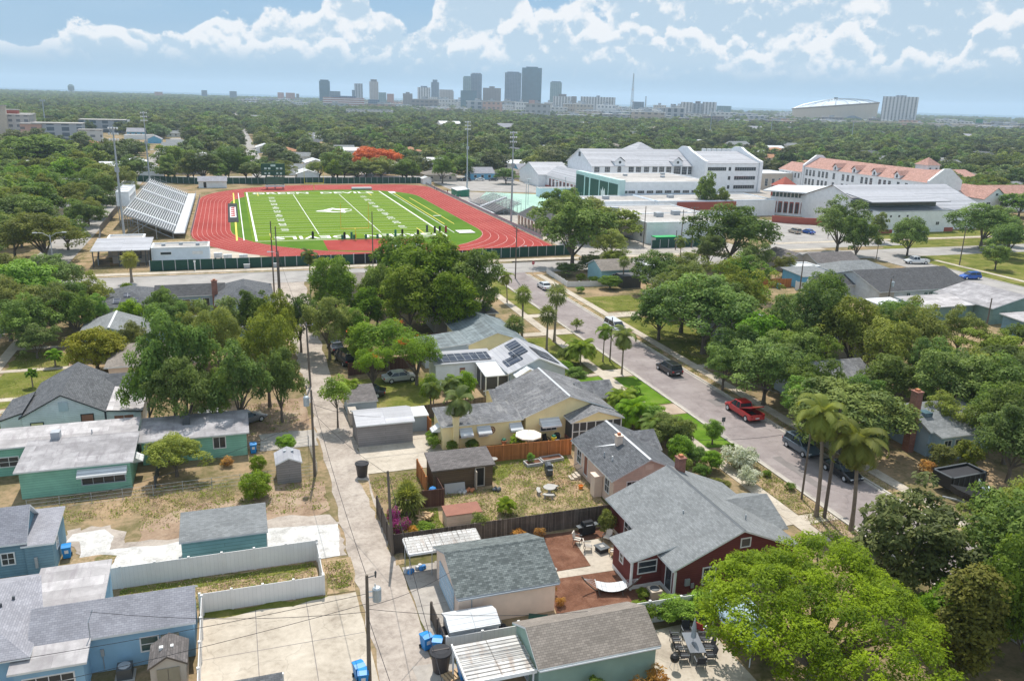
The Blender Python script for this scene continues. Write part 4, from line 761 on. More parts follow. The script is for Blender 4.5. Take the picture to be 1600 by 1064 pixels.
h.chimney(-3.9,144.9,0,5.3,.9,.6);h.hole('s',145.4,-9.6,.9,3.2,1.3,mull=3,rail=0);h.door('s',145.4,-5.4,1.0,2.1,.2,'glass','white_paint')
def onhip(x,y):return 2.9+1.7*(y-139.5)/4.5+.12
for x0,x1,y0,y1 in((-19.2,-18.1,140.3,141.6),(-17.7,-16.7,141.9,143.0),(-16.5,-15.4,140.3,141.6)):MB().poly([(x0,y0,onhip(0,y0)),(x1,y0,onhip(0,y0)),(x1,y1,onhip(0,y1)),(x0,y1,onhip(0,y1))]).build('solar_panel','solar_cells',h.t)
MB().poly([(1.6,143.2,4.42),(5.0,143.2,3.1),(5.0,149,3.1),(1.6,149,4.42)]).build('solar_panel','solar_cells',h.t)
h=House('house with grey hip roof half hidden in trees at the far left');h.block(-58,-44,262,275,3.,5.,'hip',wall='stucco_white',roof='shingle_weathered')
# --- east side of the street
h=House('house with brown roof and small white garden behind the picket fence');h.block(70.2,78.6,150.6,158.4,3,4.6,ax='x',wall='stucco_turquoise',roof='shingle_tan');h.hole('w',70.6,154.5,1,1.2,1.2);h.hole('s',151.0,73.5,1,1.1,1.1)
m_=MB();m_.box(73.4,77.4,146.8,150.4,0,2.5);h.part(m_,'screened_porch','screen_mesh')
h=House('flat white-roofed building behind the yellow-green trees');h.block(81.5,91,148,157,3.1,None,'flat',wall='stucco_white',roof='metal_white');m_=MB();m_.box(85.5,86.3,150,151,3.1,4.3);h.part(m_,'roof_cooler','galvanised')
h=House('pale blue house with brick chimney among the trees by the black trailer');h.block(69.4,81,63.4,71.5,3.0,4.8,ax='x',wall='stucco_pale_blue',roof='shingle_grey');h.block(69.8,75,62.2,64.5,2.8,3.3,'shed',wall='stucco_pale_blue',roof='shingle_grey',hi='n',ov=.2);h.chimney(68.9,65.6,0,6.9,.8,.9);h.hole('s',62.4,70.9,1.,.9,1.3);h.hole('s',62.4,72.4,1.,.9,1.3);h.hole('s',62.4,74.2,.9,.7,1.0,pane='red_brown')
MB().box(70.3,71.3,65.3,66.6,3.9,4.35).build('skylight','glass_blue',h.t)
h=House('grey-roofed house under the trees opposite the dark blue car');h.block(66.5,77,79.5,87.5,3.,4.7,ax='x',wall='stucco_grey',roof='shingle_weathered')
h=House('house hidden under the dark trees beside the red pickup');h.block(66,76,92,100,3.,4.6,ax='x',wall='stucco_beige',roof='shingle_brown')
h=House('pale-roofed house among trees behind the dark SUV');h.block(71.5,82,107,116,3.,4.7,wall='stucco_lilac',roof='shingle_lilac')
h=House('house under the yellow-green trees by the long sidewalk');h.block(69.5,80,121,131,3.,4.7,wall='stucco_beige',roof='shingle_grey')
h=House('white house with charcoal gable roof and grey wing in the right middle distance')
h.block(114.5,137.6,121.6,138.0,3.0,5.6,ax='x',wall='siding_white',roof='shingle_charcoal',trim='white_paint',ov=.5,og=.4)
h.block(109.6,115.2,128.6,135.6,2.9,4.3,ax='x',wall='siding_white',roof='shingle_charcoal')
for x in(121.8,126,127.2,130):h.hole('s',122.1,x,1.1,.8,1.3,pane='glass_green')
m_=MB();m_.box(114.9,118.3,122.02,122.12,0,2.9);h.part(m_,'stone_veneer','stucco_beige')
h=House('bright blue garage with white door and pale grey roof beside an orange fence','garage','garage');h.block(109.4,118.0,137.6,145.4,2.9,3.3,'shed',wall='stucco_bright_blue',roof='shingle_grey',hi='n');h.hole('s',138.05,112.0,.1,2.4,2.1,'garage_door','white_paint','stucco_white',0,3)
h=House('blue-grey roofed house behind the charcoal gable');h.block(119,134,139,147.5,3.,4.6,'hip',wall='stucco_bright_blue',roof='shingle_grey');h.block(113.5,119.4,145,150,3.0,None,'flat',wall='stucco_white',roof='metal_white')
h=House('brown-roofed tan house by the cross street');h.block(121.5,133.6,148.6,156.6,3.,4.7,ax='x',wall='stucco_beige',roof='shingle_brown');h.block(117.0,124,153.8,162.8,3.,4.4,wall='stucco_beige',roof='shingle_brown',ax='y')
h=House('sage green house with pale blotched gable roof near the blue car');h.block(125.4,141.2,106.4,119.8,3.,4.9,wall='siding_sage',roof='membrane_blotched');h.block(113.8,126.2,110.2,117,2.8,3.3,'shed',wall='siding_sage',roof='membrane_pale',hi='n')
for x in(128.6,130.4,133.4):h.hole('s',106.75,x,1.2,.8,.8,rail=0)
h.hole('w',125.9,112,1,.9,1.3);h.hole('s',110.65,121.2,1,.9,1.3)
h=House('white patio cover beside the sage green house','patio cover','patio_cover');h.block(108.5,114.5,114.2,119.0,2.5,2.7,'shed',roof='metal_white',hi='n',walls=False);h.posts([(108.8,114.4),(114.2,114.4)],2.45)
h=House('dark blue house with pale roof at the right edge');h.block(122.6,134,94,102.6,2.9,3.3,'shed',wall='siding_steel_blue',roof='membrane_pale',hi='n');h.hole('s',94.5,126,1,1.4,1.2);h.hole('s',94.5,129.5,1,1.4,1.2)
h=House('house with curved pale cover and blue pool behind the trees');h.block(84,93,96,104,2.9,4.4,wall='stucco_beige',roof='shingle_lilac')
strip('pool_deck',83,92,104.8,112,'concrete',.05);strip('pool_water',85,90.5,106,110.5,'pool_blue',.09)
# ================================================================== TREES
RNG=np.random.default_rng(11)
def quads_mesh(name,P,mat,tone=None):
 """P: (n,4,3) array of separate quads"""
 n=len(P);me=bpy.data.meshes.new(name)
 me.vertices.add(n*4);me.vertices.foreach_set('co',P.astype('f').ravel())
 me.loops.add(n*4);me.loops.foreach_set('vertex_index',np.arange(n*4,dtype='i'))
 me.polygons.add(n);me.polygons.foreach_set('loop_start',np.arange(0,n*4,4,dtype='i'));me.polygons.foreach_set('loop_total',np.full(n,4,'i'))
 me.update(calc_edges=True);me.materials.append(M[mat]);a=me.attributes.new('tone','FLOAT','FACE');a.data.foreach_set('value',(np.full(n,.5)if tone is None else tone).astype('f'));return me
def unit(v):return v/np.maximum(np.linalg.norm(v,axis=-1,keepdims=True),1e-6)
def leaf_quads(C,N,size,rg,asp=.6):
 n=len(C);r=unit(rg.normal(size=(n,3)));a=unit(np.cross(N,r));b=np.cross(N,a)
 s=size*rg.uniform(.6,1.35,(n,1));droop=N*s*.25
 return np.stack([C-a*s*.5,C+b*s*asp*.5-droop*.3,C+a*s*.5-droop,C-b*s*asp*.5-droop*.3],1)
def crown(seed,rx,rz,npuff,pr,nleaf,size,flat=0.,bottom=-.45,holes=.0,up=.35,asp=.6,rough=1.):
 """leaf quads on many small puffs spread over (and inside) an uneven dome; origin = crown centre"""
 rg=np.random.default_rng(seed);cs=[];k=0
 ph=rg.uniform(0,6.28,6)
 while len(cs)<npuff and k<40000:
  k+=1;d=unit(rg.normal(size=3));
  if d[2]<bottom:continue
  rad=rg.uniform(.35,1.)if rg.random()<.28 else rg.uniform(.82,1.02)
  lob=1+.16*math.sin(3*math.atan2(d[1],d[0])+ph[0])*rough+.10*math.sin(5*math.atan2(d[1],d[0])+ph[1]+2*d[2])*rough+.10*math.sin(4*d[2]+ph[2]+2*math.atan2(d[1],d[0]))*rough
  p=np.array([d[0]*rx,d[1]*rx,(abs(d[2])**(1-flat*.5))*np.sign(d[2])*rz])*rad*lob*(1-pr/rx*.8)
  if all(np.sum((p-q)**2)>(pr*.72)**2 for q in cs[-80:]):cs.append(p)
 cs=np.array(cs);R_=pr*rg.uniform(.65,1.3,len(cs));w=R_**2;w/=w.sum();idx=rg.choice(len(cs),nleaf,p=w)
 d=unit(rg.normal(size=(nleaf,3)));d[:,2]=np.where(d[:,2]<-.3,-d[:,2],d[:,2])
 rr=rg.uniform(.72,1.08,(nleaf,1))*(1+.18*np.sin(7*d[:,:1]+idx[:,None])*np.cos(6*d[:,1:2]+2*idx[:,None]));C=cs[idx]+d*R_[idx][:,None]*rr*np.array([1,1,.75])
 N=unit(d*.75+rg.normal(size=(nleaf,3))*.33+np.array([0,0,up+.35]));tp=rg.random(len(cs))**1.2;return leaf_quads(C,N,size,rg,asp),cs,np.clip(tp[idx]+rg.normal(size=nleaf)*.1,0,1)
def limbs(mb,H,r0,cs,rg,nb=7,fork=.35,lean=0.):
 """tapered trunk from the ground to the crown (centre at height H) with limbs running to the puffs"""
 ft=H*fork;mb.tube([(0,0,-.2),(lean*.3,0,ft*.5),(lean,0,ft)],[r0*1.35,r0*.95,r0*.8],7)
 pick=cs[rg.choice(len(cs),min(nb,len(cs)),replace=False)]
 for c in pick:
  e=np.array([c[0]*.85,c[1]*.85,H+c[2]*.75]);m_=np.array([lean+(e[0]-lean)*.45+rg.normal()*.2,e[1]*.45+rg.normal()*.2,ft+(e[2]-ft)*.55])
  mb.tube([(lean,0,ft-.1),tuple(m_),tuple(e)],[r0*.55,r0*.33,r0*.08],5)
TREES={}
def proto(key,H,rx,rz,npuff,pr,nleaf,size,mat,seeds=(1,),r0=.28,nb=8,fork=.35,**kw):
 """H = height of the crown's centre for crown radius rx; copies are scaled from here"""
 for s in seeds:
  q,cs,tn=crown(s*13+len(key),rx,rz,npuff,pr,nleaf,size,**kw);q=q+np.array([0,0,H])
  cm=quads_mesh('crown',q,mat,tn);mb=MB();limbs(mb,H,r0,cs,np.random.default_rng(s),nb,fork)
  tm=bpy.data.meshes.new('trunk');tm.from_pydata(mb.v,[],mb.f);tm.update();tm.materials.append(M['bark'])
  TREES.setdefault(key,[]).append((cm,tm,H,rx))
NLF=1.0
def L_(n):return int(n*NLF)
proto('oak',5.0,4.5,3.5,85,1.05,L_(14000),.33,'leaf_oak',(1,2,3,4,6),rough=1.9)
proto('olive',5.0,4.5,3.4,95,.9,L_(13000),.29,'leaf_olive',(1,2,3,5),rough=1.9)
proto('ficus',5.6,4.5,4.4,120,1.0,L_(18000),.33,'leaf_ficus',(1,2,3),bottom=-.75,rough=1.1)
proto('magn',5.,4.0,4.0,110,.8,L_(9500),.42,'leaf_magnolia',(1,2),bottom=-.8,asp=.5,rough=1.3)
proto('mango',4.2,5.0,3.4,120,.9,L_(18000),.38,'leaf_mango',(1,),bottom=-.6,asp=.42,rough=.6)
proto('poinc',4.4,7.5,3.0,430,.62,L_(64000),.2,'leaf_poinciana',(1,),r0=.4,nb=40,flat=.5,bottom=-.12,rough=.5,up=.9,asp=.45)
proto('poinco',3.8,4.0,2.0,60,.9,L_(10000),.29,'leaf_poinciana_orange',(1,2),nb=12,flat=.4,bottom=-.15,rough=1.2,up=.8,asp=.45)
proto('flame',6.,7.,3.6,70,1.7,L_(13000),.5,'leaf_flame',(1,),r0=.4,bottom=-.3,rough=.9)
proto('yellow',3.3,3.9,2.9,110,.75,L_(16000),.27,'leaf_yellow',(1,),bottom=-.7,rough=.35)
proto('bright',4.0,3.2,2.8,50,.95,L_(9000),.30,'leaf_bright',(1,2),bottom=-.8,rough=1.1)
proto('round',4.3,5.0,3.7,90,1.1,L_(13000),.36,'leaf_oak',(5,),bottom=-.6,rough=.35)
proto('lime',1.3,1.7,1.4,70,.42,L_(7000),.16,'leaf_lime',(1,),r0=.08,bottom=-.9,rough=.15,nb=4)
proto('small',4.2,1.8,1.9,34,.6,L_(4200),.2,'leaf_ficus',(7,),r0=.1,rough=1.4,fork=.55)
proto('shrub',1.2,1.4,1.1,30,.45,L_(3500),.17,'leaf_bright',(3,),r0=.06,bottom=-.9,nb=4)
proto('shrubg',1.2,1.6,1.2,30,.5,L_(3500),.19,'leaf_olive',(8,),r0=.06,bottom=-.9,nb=4)
proto('silver',1.2,1.4,1.0,30,.45,L_(3000),.17,'leaf_silver',(3,),r0=.06,bottom=-.9,nb=4)
proto('bougain',1.2,1.3,1.0,26,.45,L_(3000),.15,'leaf_bougain',(3,),r0=.06,bottom=-.9,nb=4)
proto('croton',.5,.6,.5,14,.25,L_(700),.16,'leaf_croton',(3,),r0=.03,bottom=-.9,nb=3,asp=.3)
proto('cypress',5.4,1.6,4.6,90,.6,L_(10000),.22,'leaf_brownish',(2,),r0=.14,bottom=-.95,rough=.4)
proto('mid',5.2,4.8,4.0,60,1.2,L_(5500),.54,'leaf_oak',(11,12,13),rough=1.4)
proto('midl',5.2,4.8,3.8,60,1.15,L_(5500),.52,'leaf_olive',(11,12),rough=1.4)
proto('midg',5.2,4.6,4.1,60,1.15,L_(5500),.52,'leaf_ficus',(11,12),rough=1.2)
def tree(kind,x,y,hc,r,label,cat='tree',name=None,group='trees',var=None,rz=None):
 rnd=random.Random(int(x*131+y*71));V=TREES[kind];cm,tm,H,rx=V[(rnd.randrange(len(V))if var is None else var)%len(V)]
 t=thing(name or 'tree',label,cat,(x,y,0),rnd.uniform(0,6.28)if rz is None else rz,group)
 if x>55 and y<130 and kind in('oak','olive','ficus','bright'):r*=1.02
 if-12<x<6 and 86<y<110 and kind in('oak','olive'):r*=.98;hc*=.92
 e_=rnd.uniform(-.13,.13)if kind in('oak','olive','mid','midl','midg')else 0;t.scale=(r/rx*(1+e_),r/rx*(1-e_),hc/H*(.93 if kind in('oak','olive')else 1))
 for nm,me in(('trunk',tm),('crown',cm)):
  o=bpy.data.objects.new(nm if cat!='bush' or nm=='trunk' else 'foliage',me);col.objects.link(o);o.parent=t
 return t
# --- palms
def frond_feather(rg,L,az,el0,droop,w=.75,n=16):
 """one arching feather frond: (k,4,3) quads, a leaflet at a time"""
 out=[];p=np.zeros(3);el=el0;st=L/n;ca,sa=math.cos(az),math.sin(az);pts=[p.copy()];dirs=[]
 for i in range(n):
  d=np.array([ca*math.cos(el),sa*math.cos(el),math.sin(el)]);dirs.append(d);p=p+d*st;pts.append(p.copy());el-=droop*(i+2)/n/n*1.9
 side=np.array([-sa,ca,0]);
 for i in range(1,n):
  d=dirs[i];upv=np.cross(d,side);upv=upv if upv[2]>0 else-upv;ll=w*math.sin(math.pi*min(.97,(i+1)/(n+1))**.8)+.12
  for sgn in(-1,1):
   for kk in(0,.5):
    q=pts[i]+d*st*kk;tip=q+(side*sgn*.85+d*.55-np.array([0,0,.38]))*ll*rg.uniform(.85,1.1);wd=d*.055+upv*.01
    out.append([q-wd,q+wd,tip+wd*.4,tip-wd*.4])
 r=np.array([0,0,.02]);
 for a,b in zip(pts,pts[1:]):out.append([a-side*.03,a+side*.03,b+side*.025,b-side*.025])
 return np.array(out)
def frond_fan(rg,L,az,el,n=9):
 ca,sa=math.cos(az),math.sin(az);d=np.array([ca*math.cos(el),sa*math.cos(el),math.sin(el)]);side=np.array([-sa,ca,0]);up=np.cross(d,side);hub=d*L*.45;out=[[-side*.02,side*.02,hub+side*.02,hub-side*.02]]
 for k in range(n):
  a=(k/(n-1)-.5)*3.6;v=d*math.cos(a)+side*math.sin(a);tip=hub+v*L*.62*rg.uniform(.85,1.05)-np.array([0,0,.16*L*abs(math.sin(a))+.07*L]);mid=hub+v*L*.36;wd=np.cross(v,up)*.075*L*.6
  out.append([hub,mid-wd,tip,mid+wd])
 return np.array(out)
def palm_proto(key,H,L,nf,kind,mat,tr=.14,seed=1,droop=1.9,elr=(-.9,1.35),lean=0.,w=.75,boots=False,dry=0):
 rg=np.random.default_rng(seed);Q=[]
 for i in range(nf):
  az=i*2.399+rg.uniform(-.2,.2);el=elr[1]+(elr[0]-elr[1])*(i/nf)**.9+rg.uniform(-.1,.1)
  q=frond_feather(rg,L*rg.uniform(.85,1.1),az,el,droop,w)if kind=='feather' else frond_fan(rg,L*rg.uniform(.85,1.1),az,el)
  Q.append(q+np.array([lean,0,H]))
 cm=quads_mesh('crown',np.concatenate(Q),mat);mb=MB();n=10
 pts=[(lean*(k/n)**2,0,H*k/n-.1*(k==0))for k in range(n+1)]
 mb.tube(pts,[tr*(1.45 if k==0 else 1.12 if k==1 else 1.-.25*k/n+(.25 if boots and k>=n-2 else 0))for k in range(n+1)],8)
 tm=bpy.data.meshes.new('trunk');tm.from_pydata(mb.v,[],mb.f);tm.update();tm.materials.append(M['palm_trunk'])
 dm=None
 if dry:
  D=[frond_feather(rg,L*.7,i*2.1,-1.15,.6,.35)+np.array([lean,0,H-.25])for i in range(dry)];dm=quads_mesh('dead_fronds',np.concatenate(D),'leaf_palm_dry')
 TREES.setdefault(key,[]).append((cm,tm,H,L,dm))
palm_proto('palmt',8.5,2.7,17,'feather','leaf_palm',.13,3,dry=4,droop=2.4);palm_proto('palmt',8.5,2.6,15,'feather','leaf_palm',.13,8,lean=.5,dry=3,droop=2.2)
palm_proto('palmy',8.5,2.7,22,'feather','leaf_palm_dry',.15,4,lean=.6,dry=6,droop=2.5,w=.5)
palm_proto('palm',7.,1.35,46,'fan','leaf_palm',.14,5,elr=(-1.1,1.4),boots=True);palm_proto('palm',7.,1.35,42,'fan','leaf_palm',.14,6,elr=(-1.1,1.4),boots=True,lean=.3)
palm_proto('sabal',3.6,1.5,60,'fan','leaf_palm_dry',.2,7,elr=(-1.3,1.4),boots=True)
palm_proto('fanlow',1.1,1.6,46,'fan','leaf_palm_dry',.22,9,elr=(-.6,1.45),boots=True)
palm_proto('palmf',1.2,2.6,34,'feather','leaf_ficus',.09,10,elr=(.1,1.45),droop=2.2,w=.6);palm_proto('palmf',1.2,2.6,30,'feather','leaf_palm',.09,12,elr=(.1,1.45),droop=2.2,w=.6)
palm_proto('cycad',.35,1.0,22,'feather','leaf_bright',.1,13,elr=(.05,1.2),droop=1.6,w=.25)
palm_proto('arecay',1.4,1.9,18,'feather','leaf_lime',.07,14,elr=(.3,1.45),droop=2.4,w=.4)
def palm(kind,x,y,h,L,label,rz=None,var=None,group='palms',cat='palm tree',name='palm_tree'):
 rnd=random.Random(int(x*77+y*13));V=TREES[kind];cm,tm,H,l0,dm=V[(rnd.randrange(len(V))if var is None else var)%len(V)]
 t=thing(name,label,cat,(x,y,0),rnd.uniform(0,6.28)if rz is None else rz,group);k=L/l0;t.scale=(k,k,1)
 # trunk height is set on the trunk mesh's own scale, the crown keeps its shape on top of it
 a=bpy.data.objects.new('trunk',tm);col.objects.link(a);a.parent=t;a.scale=(1,1,h/H)
 b=bpy.data.objects.new('crown',cm);col.objects.link(b);b.parent=t;b.scale=(1,1,k);b.location=(0,0,h-H*k)
 if dm:c=bpy.data.objects.new('dead_fronds',dm);col.objects.link(c);c.parent=t;c.scale=(1,1,k);c.location=(0,0,h-H*k)
 return t
T=tree
T('poinc',33.3,36.1,5.1,7.6,'huge bright green feathery flat-topped tree filling the bottom right',var=0)
T('magn',46.5,42.4,5.2,4.4,'dark glossy magnolia between the bright green tree and the street',name='magnolia_tree')
T('oak',51.5,37.6,6.2,4.0,'dark tree at the right edge beyond the brownish cypress');T('oak',46.2,31.5,6.5,3.2,'dark tree in the very bottom right corner')
T('olive',56.5,42.0,5.2,3.4,'grey-green tree at the right edge above the street end');T('cypress',41.6,32.6,5.9,2.1,'narrow brownish-green conifer at the bottom right',name='conifer_tree')
T('mango',61.2,66.8,4.4,6.5,'broad mango tree with tan-tipped leaves over the parked dark cars',name='mango_tree')
T('oak',82.9,68.0,5.2,4.5,'dark tree at the right edge beyond the pale blue house');T('oak',73.0,56.4,5.0,3.5,'dark tree at the right edge beside the black trailer');T('olive',64.8,47.6,3.4,1.9,'grey-green tree in front of the towed black boat')
T('oak',76.5,60.0,5.0,3.4,'dark tree shading the pale blue house from the right')
T('shrubg',68.9,61.0,1.4,1.6,'loose grey-green shrub in front of the pale blue house','bush','shrub');T('shrubg',71.6,60.0,1.6,1.7,'taller green shrub by the right window of the pale blue house','bush','shrub');T('croton',66.5,60.6,.7,.9,'dry orange-brown shrub beside the black trailer','bush','shrub')
for a in(('oak',65.8,103.4,7.2,6.6,'tall spreading oak with thick trunk beside the dark SUV'),('olive',68.4,114.6,7.0,4.7,'tall yellow-green oak behind the thick-trunked oak'),('oak',62.6,111.5,5.0,3.8,'smaller oak on the grass verge left of the thick-trunked oak'),
          ('olive',78.7,114.6,6.5,4.8,'yellow-green oak to the right of the tallest yellow-green oak'),('bright',68.6,94.2,5.0,4.2,'bright green tree between the oaks and the curved pale cover'),('oak',61.6,82.0,5.0,4.1,'dark tree right above the red pickup'),
          ('oak',59.6,88.2,3.6,2.6,'low dark tree overhanging the verge between the SUV and the red pickup'),('oak',64.0,76.2,4.5,3.0,'small dark tree between the red pickup and the mango tree'),('oak',76.9,94.2,7.0,4.2,'tall dark tree right of the blue pool'),('olive',80.5,89.0,7.0,4.8,'tall yellow-tipped tree right of the blue pool'),
          ('ficus',96.5,115.0,5.0,3.8,'bright leafy tree in front of the white house with charcoal roof'),('olive',87.5,84.5,6.5,4.4,'golden-green tree in front of the sage green house'),('olive',80.2,82.2,6.0,4.0,'yellow-green tree left of the golden-green tree'),('oak',75.0,74.9,4.6,3.6,'dark tree just behind the brick chimney'),
          ('oak',78.8,70.1,5.6,4.1,'dark tree over the right end of the pale blue house'),('olive',99.5,82.0,4.5,4.0,'olive green tree near the right edge below the dark blue house'),('oak',82.9,77.0,5.0,3.0,'dark tree between the golden-green tree and the right edge'),('oak',79.2,103.5,4.2,2.8,'dark small tree left of the blue pool'),
          ('oak',71.0,87.4,5.0,3.8,'dark round tree in the middle of the right-hand grove'),('bright',84.5,119.8,4.0,3.3,'bright green tree left of the orange fence'),('oak',91.0,92.5,5.2,4.0,'dark tree below the white patio cover'),('oak',92,74,5,4.2,'dark tree at the right edge in line with the mango tree'),('olive',104,93,4.4,3.6,'olive tree below the dark blue house'),('oak',110,84,5,4.4,'dark tree at the far right edge of the grove'),
          ('oak',70.5,166.6,10.0,7.4,'very tall oak with bare grey trunk at the street corner'),('olive',81.1,170.2,5.0,4.6,'pale olive tree right of the very tall corner oak'),('oak',108.3,162.7,8.6,8.2,'huge dark oak in front of the low white school roofs'),('oak',99.8,158.2,5.0,3.2,'round dark tree at the left foot of the huge school oak'),
          ('oak',106.7,151.3,4.5,3.8,'dark tree between the huge school oak and the orange fence'),('olive',113.5,149.5,3.0,2.6,'small golden shrub-like tree beside the orange fence'),('oak',145.9,171.8,8.2,6.9,'large dark oak in front of the grey school hall'),('oak',142.5,161.1,6.5,3.6,'smaller dark oak beside the large one by the school hall'),
          ('round',163.4,166.4,5.2,4.9,'round shade tree on the school lawn'),('midl',171.1,186.0,4.6,2.6,'small yellow-green tree beside the school hall door'),('oak',193.7,171.8,7.4,7.6,'wide dark oak at the right edge of the school lawn'),('oak',187.8,158.3,5.4,5.0,'dark oak at the right edge nearest the blue car'),('oak',171.4,146.9,3.6,3.0,'low dark tree on the grass beyond the blue car'),
          ('oak',205,178,6.4,5.2,'dark oak in the row along the school lawn at the right edge'),
          ('ficus',29.7,127.9,8.3,6.6,'biggest lumpy dark green tree in the centre'),('ficus',26.7,138.1,7.4,5.1,'lumpy tree at the back left of the central clump'),('ficus',35.9,124.9,7.3,4.3,'lumpy tree at the right end of the central clump'),('ficus',24.7,121.5,6.4,4.2,'lumpy tree at the front left of the central clump'),
          ('ficus',31.0,119.6,6.0,4.2,'lumpy tree at the front middle of the central clump'),('ficus',21.0,129.4,5.6,3.2,'shorter tree between the tall narrow tree and the central clump'),('ficus',14.2,128.6,6.6,3.8,'tall narrow dense tree beside the alley end'),('bright',18.7,124.9,4.4,2.9,'bright green tree in front of the shorter one by the clump'),
          ('olive',11.6,113.6,5.6,3.3,'grey-green tree leaning over the far alley'),('bright',15.2,115.4,4.0,2.6,'bright green tree behind the tan alley fence'),('poinco',18.6,106.6,4.2,4.2,'feathery bright tree with orange blossom behind the silver sedan'),('poinco',21.2,100.0,4.0,3.3,'feathery green tree with red blossom beside the solar roof'),
          ('poinco',15.4,99.3,3.4,2.4,'small feathery bright green tree near the alley bins'),('bright',14.9,109.0,3.0,1.7,'small bright tree by the tan alley fence'),
          ('oak',-7.6,93.2,8.6,3.6,'tallest dark oak behind the mint house wing'),('oak',-6.3,88.9,6.0,2.9,'dark oak directly behind the mint wing roof'),('oak',-10.2,92.2,6.0,2.5,'dark oak beside the pale lean-to of the white house'),('olive',-2.5,102.5,7.3,3.1,'olive oak in the middle of the left grove'),
          ('oak',-0.8,90.0,6.3,3.0,'dark oak over the parked cars behind the mint wing'),('olive',2.6,96.6,7.6,3.2,'tall olive oak along the left edge of the alley'),('oak',3.7,91.2,5.8,2.5,'dark oak with leaning trunk beside the alley'),('oak',-3.2,89.8,4.6,1.8,'small dark tree between two oaks behind the mint wing'),('olive',4.6,110.4,6.6,2.8,'olive tree left of the far alley'),
          ('olive',-5.0,108,6.4,3.2,'olive tree in front of the pinkish-brown roof'),('oak',1.5,120,5.5,3.0,'dark tree left of the alley behind the grove'),
          ('yellow',-18.3,114.6,3.3,3.9,'dense round golden-green tree at the left'),('olive',-6.9,79.6,2.5,2.7,'olive tree in front of the mint wing wall'),('small',9.6,88.1,4.3,1.8,'small slender tree at the right edge of the alley'),
          ('olive',-38.2,193.9,6.6,8.0,'large spreading olive tree at the left before the bleachers'),('oak',-50.6,234.0,6.0,7.0,'dark oak at the left edge above the large spreading tree'),('oak',-36.8,233.7,5.0,4.8,'oak beside the brown railing behind the bleachers'),('bright',-32.4,146.8,5.6,5.4,'bright leafy tree at the left edge by the cross street'),
          ('olive',-32.3,133.5,5.8,4.2,'olive tree at the left edge below the bright leafy tree'),('olive',-26.7,134.0,5.0,4.2,'pale olive tree beside the long grey-roofed house'),('oak',-23.1,131.1,4.6,2.8,'dark tree in front of the long grey-roofed house'),('oak',-27.0,123.4,2.8,2.4,'low dark tree in the lawn at the left'),('oak',-25.4,139.9,4.4,3.2,'dark tree at the left end of the long grey roof'),
          ('oak',-11.5,136.6,3.8,2.6,'dark tree in front of the brick chimney house'),('bright',-16.1,135.4,2.9,2.0,'bright green small tree below the roof solar panels'),('olive',-7.0,133.0,3.0,2.4,'yellow-olive hedge tree in front of the brick chimney house'),('bright',-21.2,138.6,3.2,1.6,'light green small tree at the corner of the long grey roof'),
          ('oak',-67.8,305.8,6.0,7.0,'dark oak at the left edge in line with the press box'),('olive',-54.3,257.1,6.0,5.4,'olive tree at the left edge beyond the spreading tree'),('oak',-40.2,288.9,5.6,5.0,'dark round oak left of the press box'),('olive',-34.9,300.2,7.0,6.0,'olive tree right behind the press box'),('oak',-35.4,350.6,7.0,7.0,'dark oak beyond the large bleachers'),
          ('oak',-10.8,362.8,7.0,7.0,'dark oak behind the little white field building'),('oak',-2.2,366.5,7.5,6.8,'dark oak between the white field building and the scoreboard'),('oak',-22.6,378.5,8.0,7.8,'dark oak beyond the far left corner of the track'),('oak',5.9,366.9,6.0,5.0,'dark tree just left of the scoreboard'),
          ('oak',43.8,369.1,7.0,7.4,'dark oak right behind the far goalpost'),('olive',36.4,372.0,5.0,5.0,'olive tree behind the far goalpost'),('olive',21.5,371.9,5.0,5.0,'olive tree just right of the scoreboard'),('round',72.8,361.7,5.0,6.4,'dense round dark tree at the far right end of the green fence'),('olive',-47,215,5,4.6,'small olive tree left of the parking area by the bleachers'),
          ('oak',97.6,372.5,7.0,8.0,'dark oak behind the left tall stadium light pole on the right side'),('oak',86.5,352.2,6.5,5.4,'dark oak beyond the green equipment shed'),
          ('midg',156.6,243.3,5.0,3.2,'small bright tree at the corner of the white school block'),('midg',151.2,244.8,7.5,4.0,'bright conical tree before the school gym wall'),('olive',43.2,73.4,2.3,2.1,'olive shrubby tree between the pink house and the sidewalk'),
          ('olive',79.4,164.6,2.8,3.6,'low olive tree above the brown-roofed corner house'),('bright',70.6,146.9,1.6,2.4,'low bright green tree behind the picket fence'),('magn',73.6,163.8,2.2,3.0,'dark bushy tree at the foot of the very tall corner oak'),('oak',66.5,159.8,1.8,2.6,'low dark tree in the corner garden by the stop sign'),('olive',84.5,141,5,4.6,'olive tree behind the yellow-green oaks by the white flat roof'),('oak',76,138,5.4,4.8,'dark tree at the edge of the lawn behind the picket fence'),('oak',92,134,5.2,4.8,'dark tree behind the bright green tree by the orange fence')):
 T(*a)
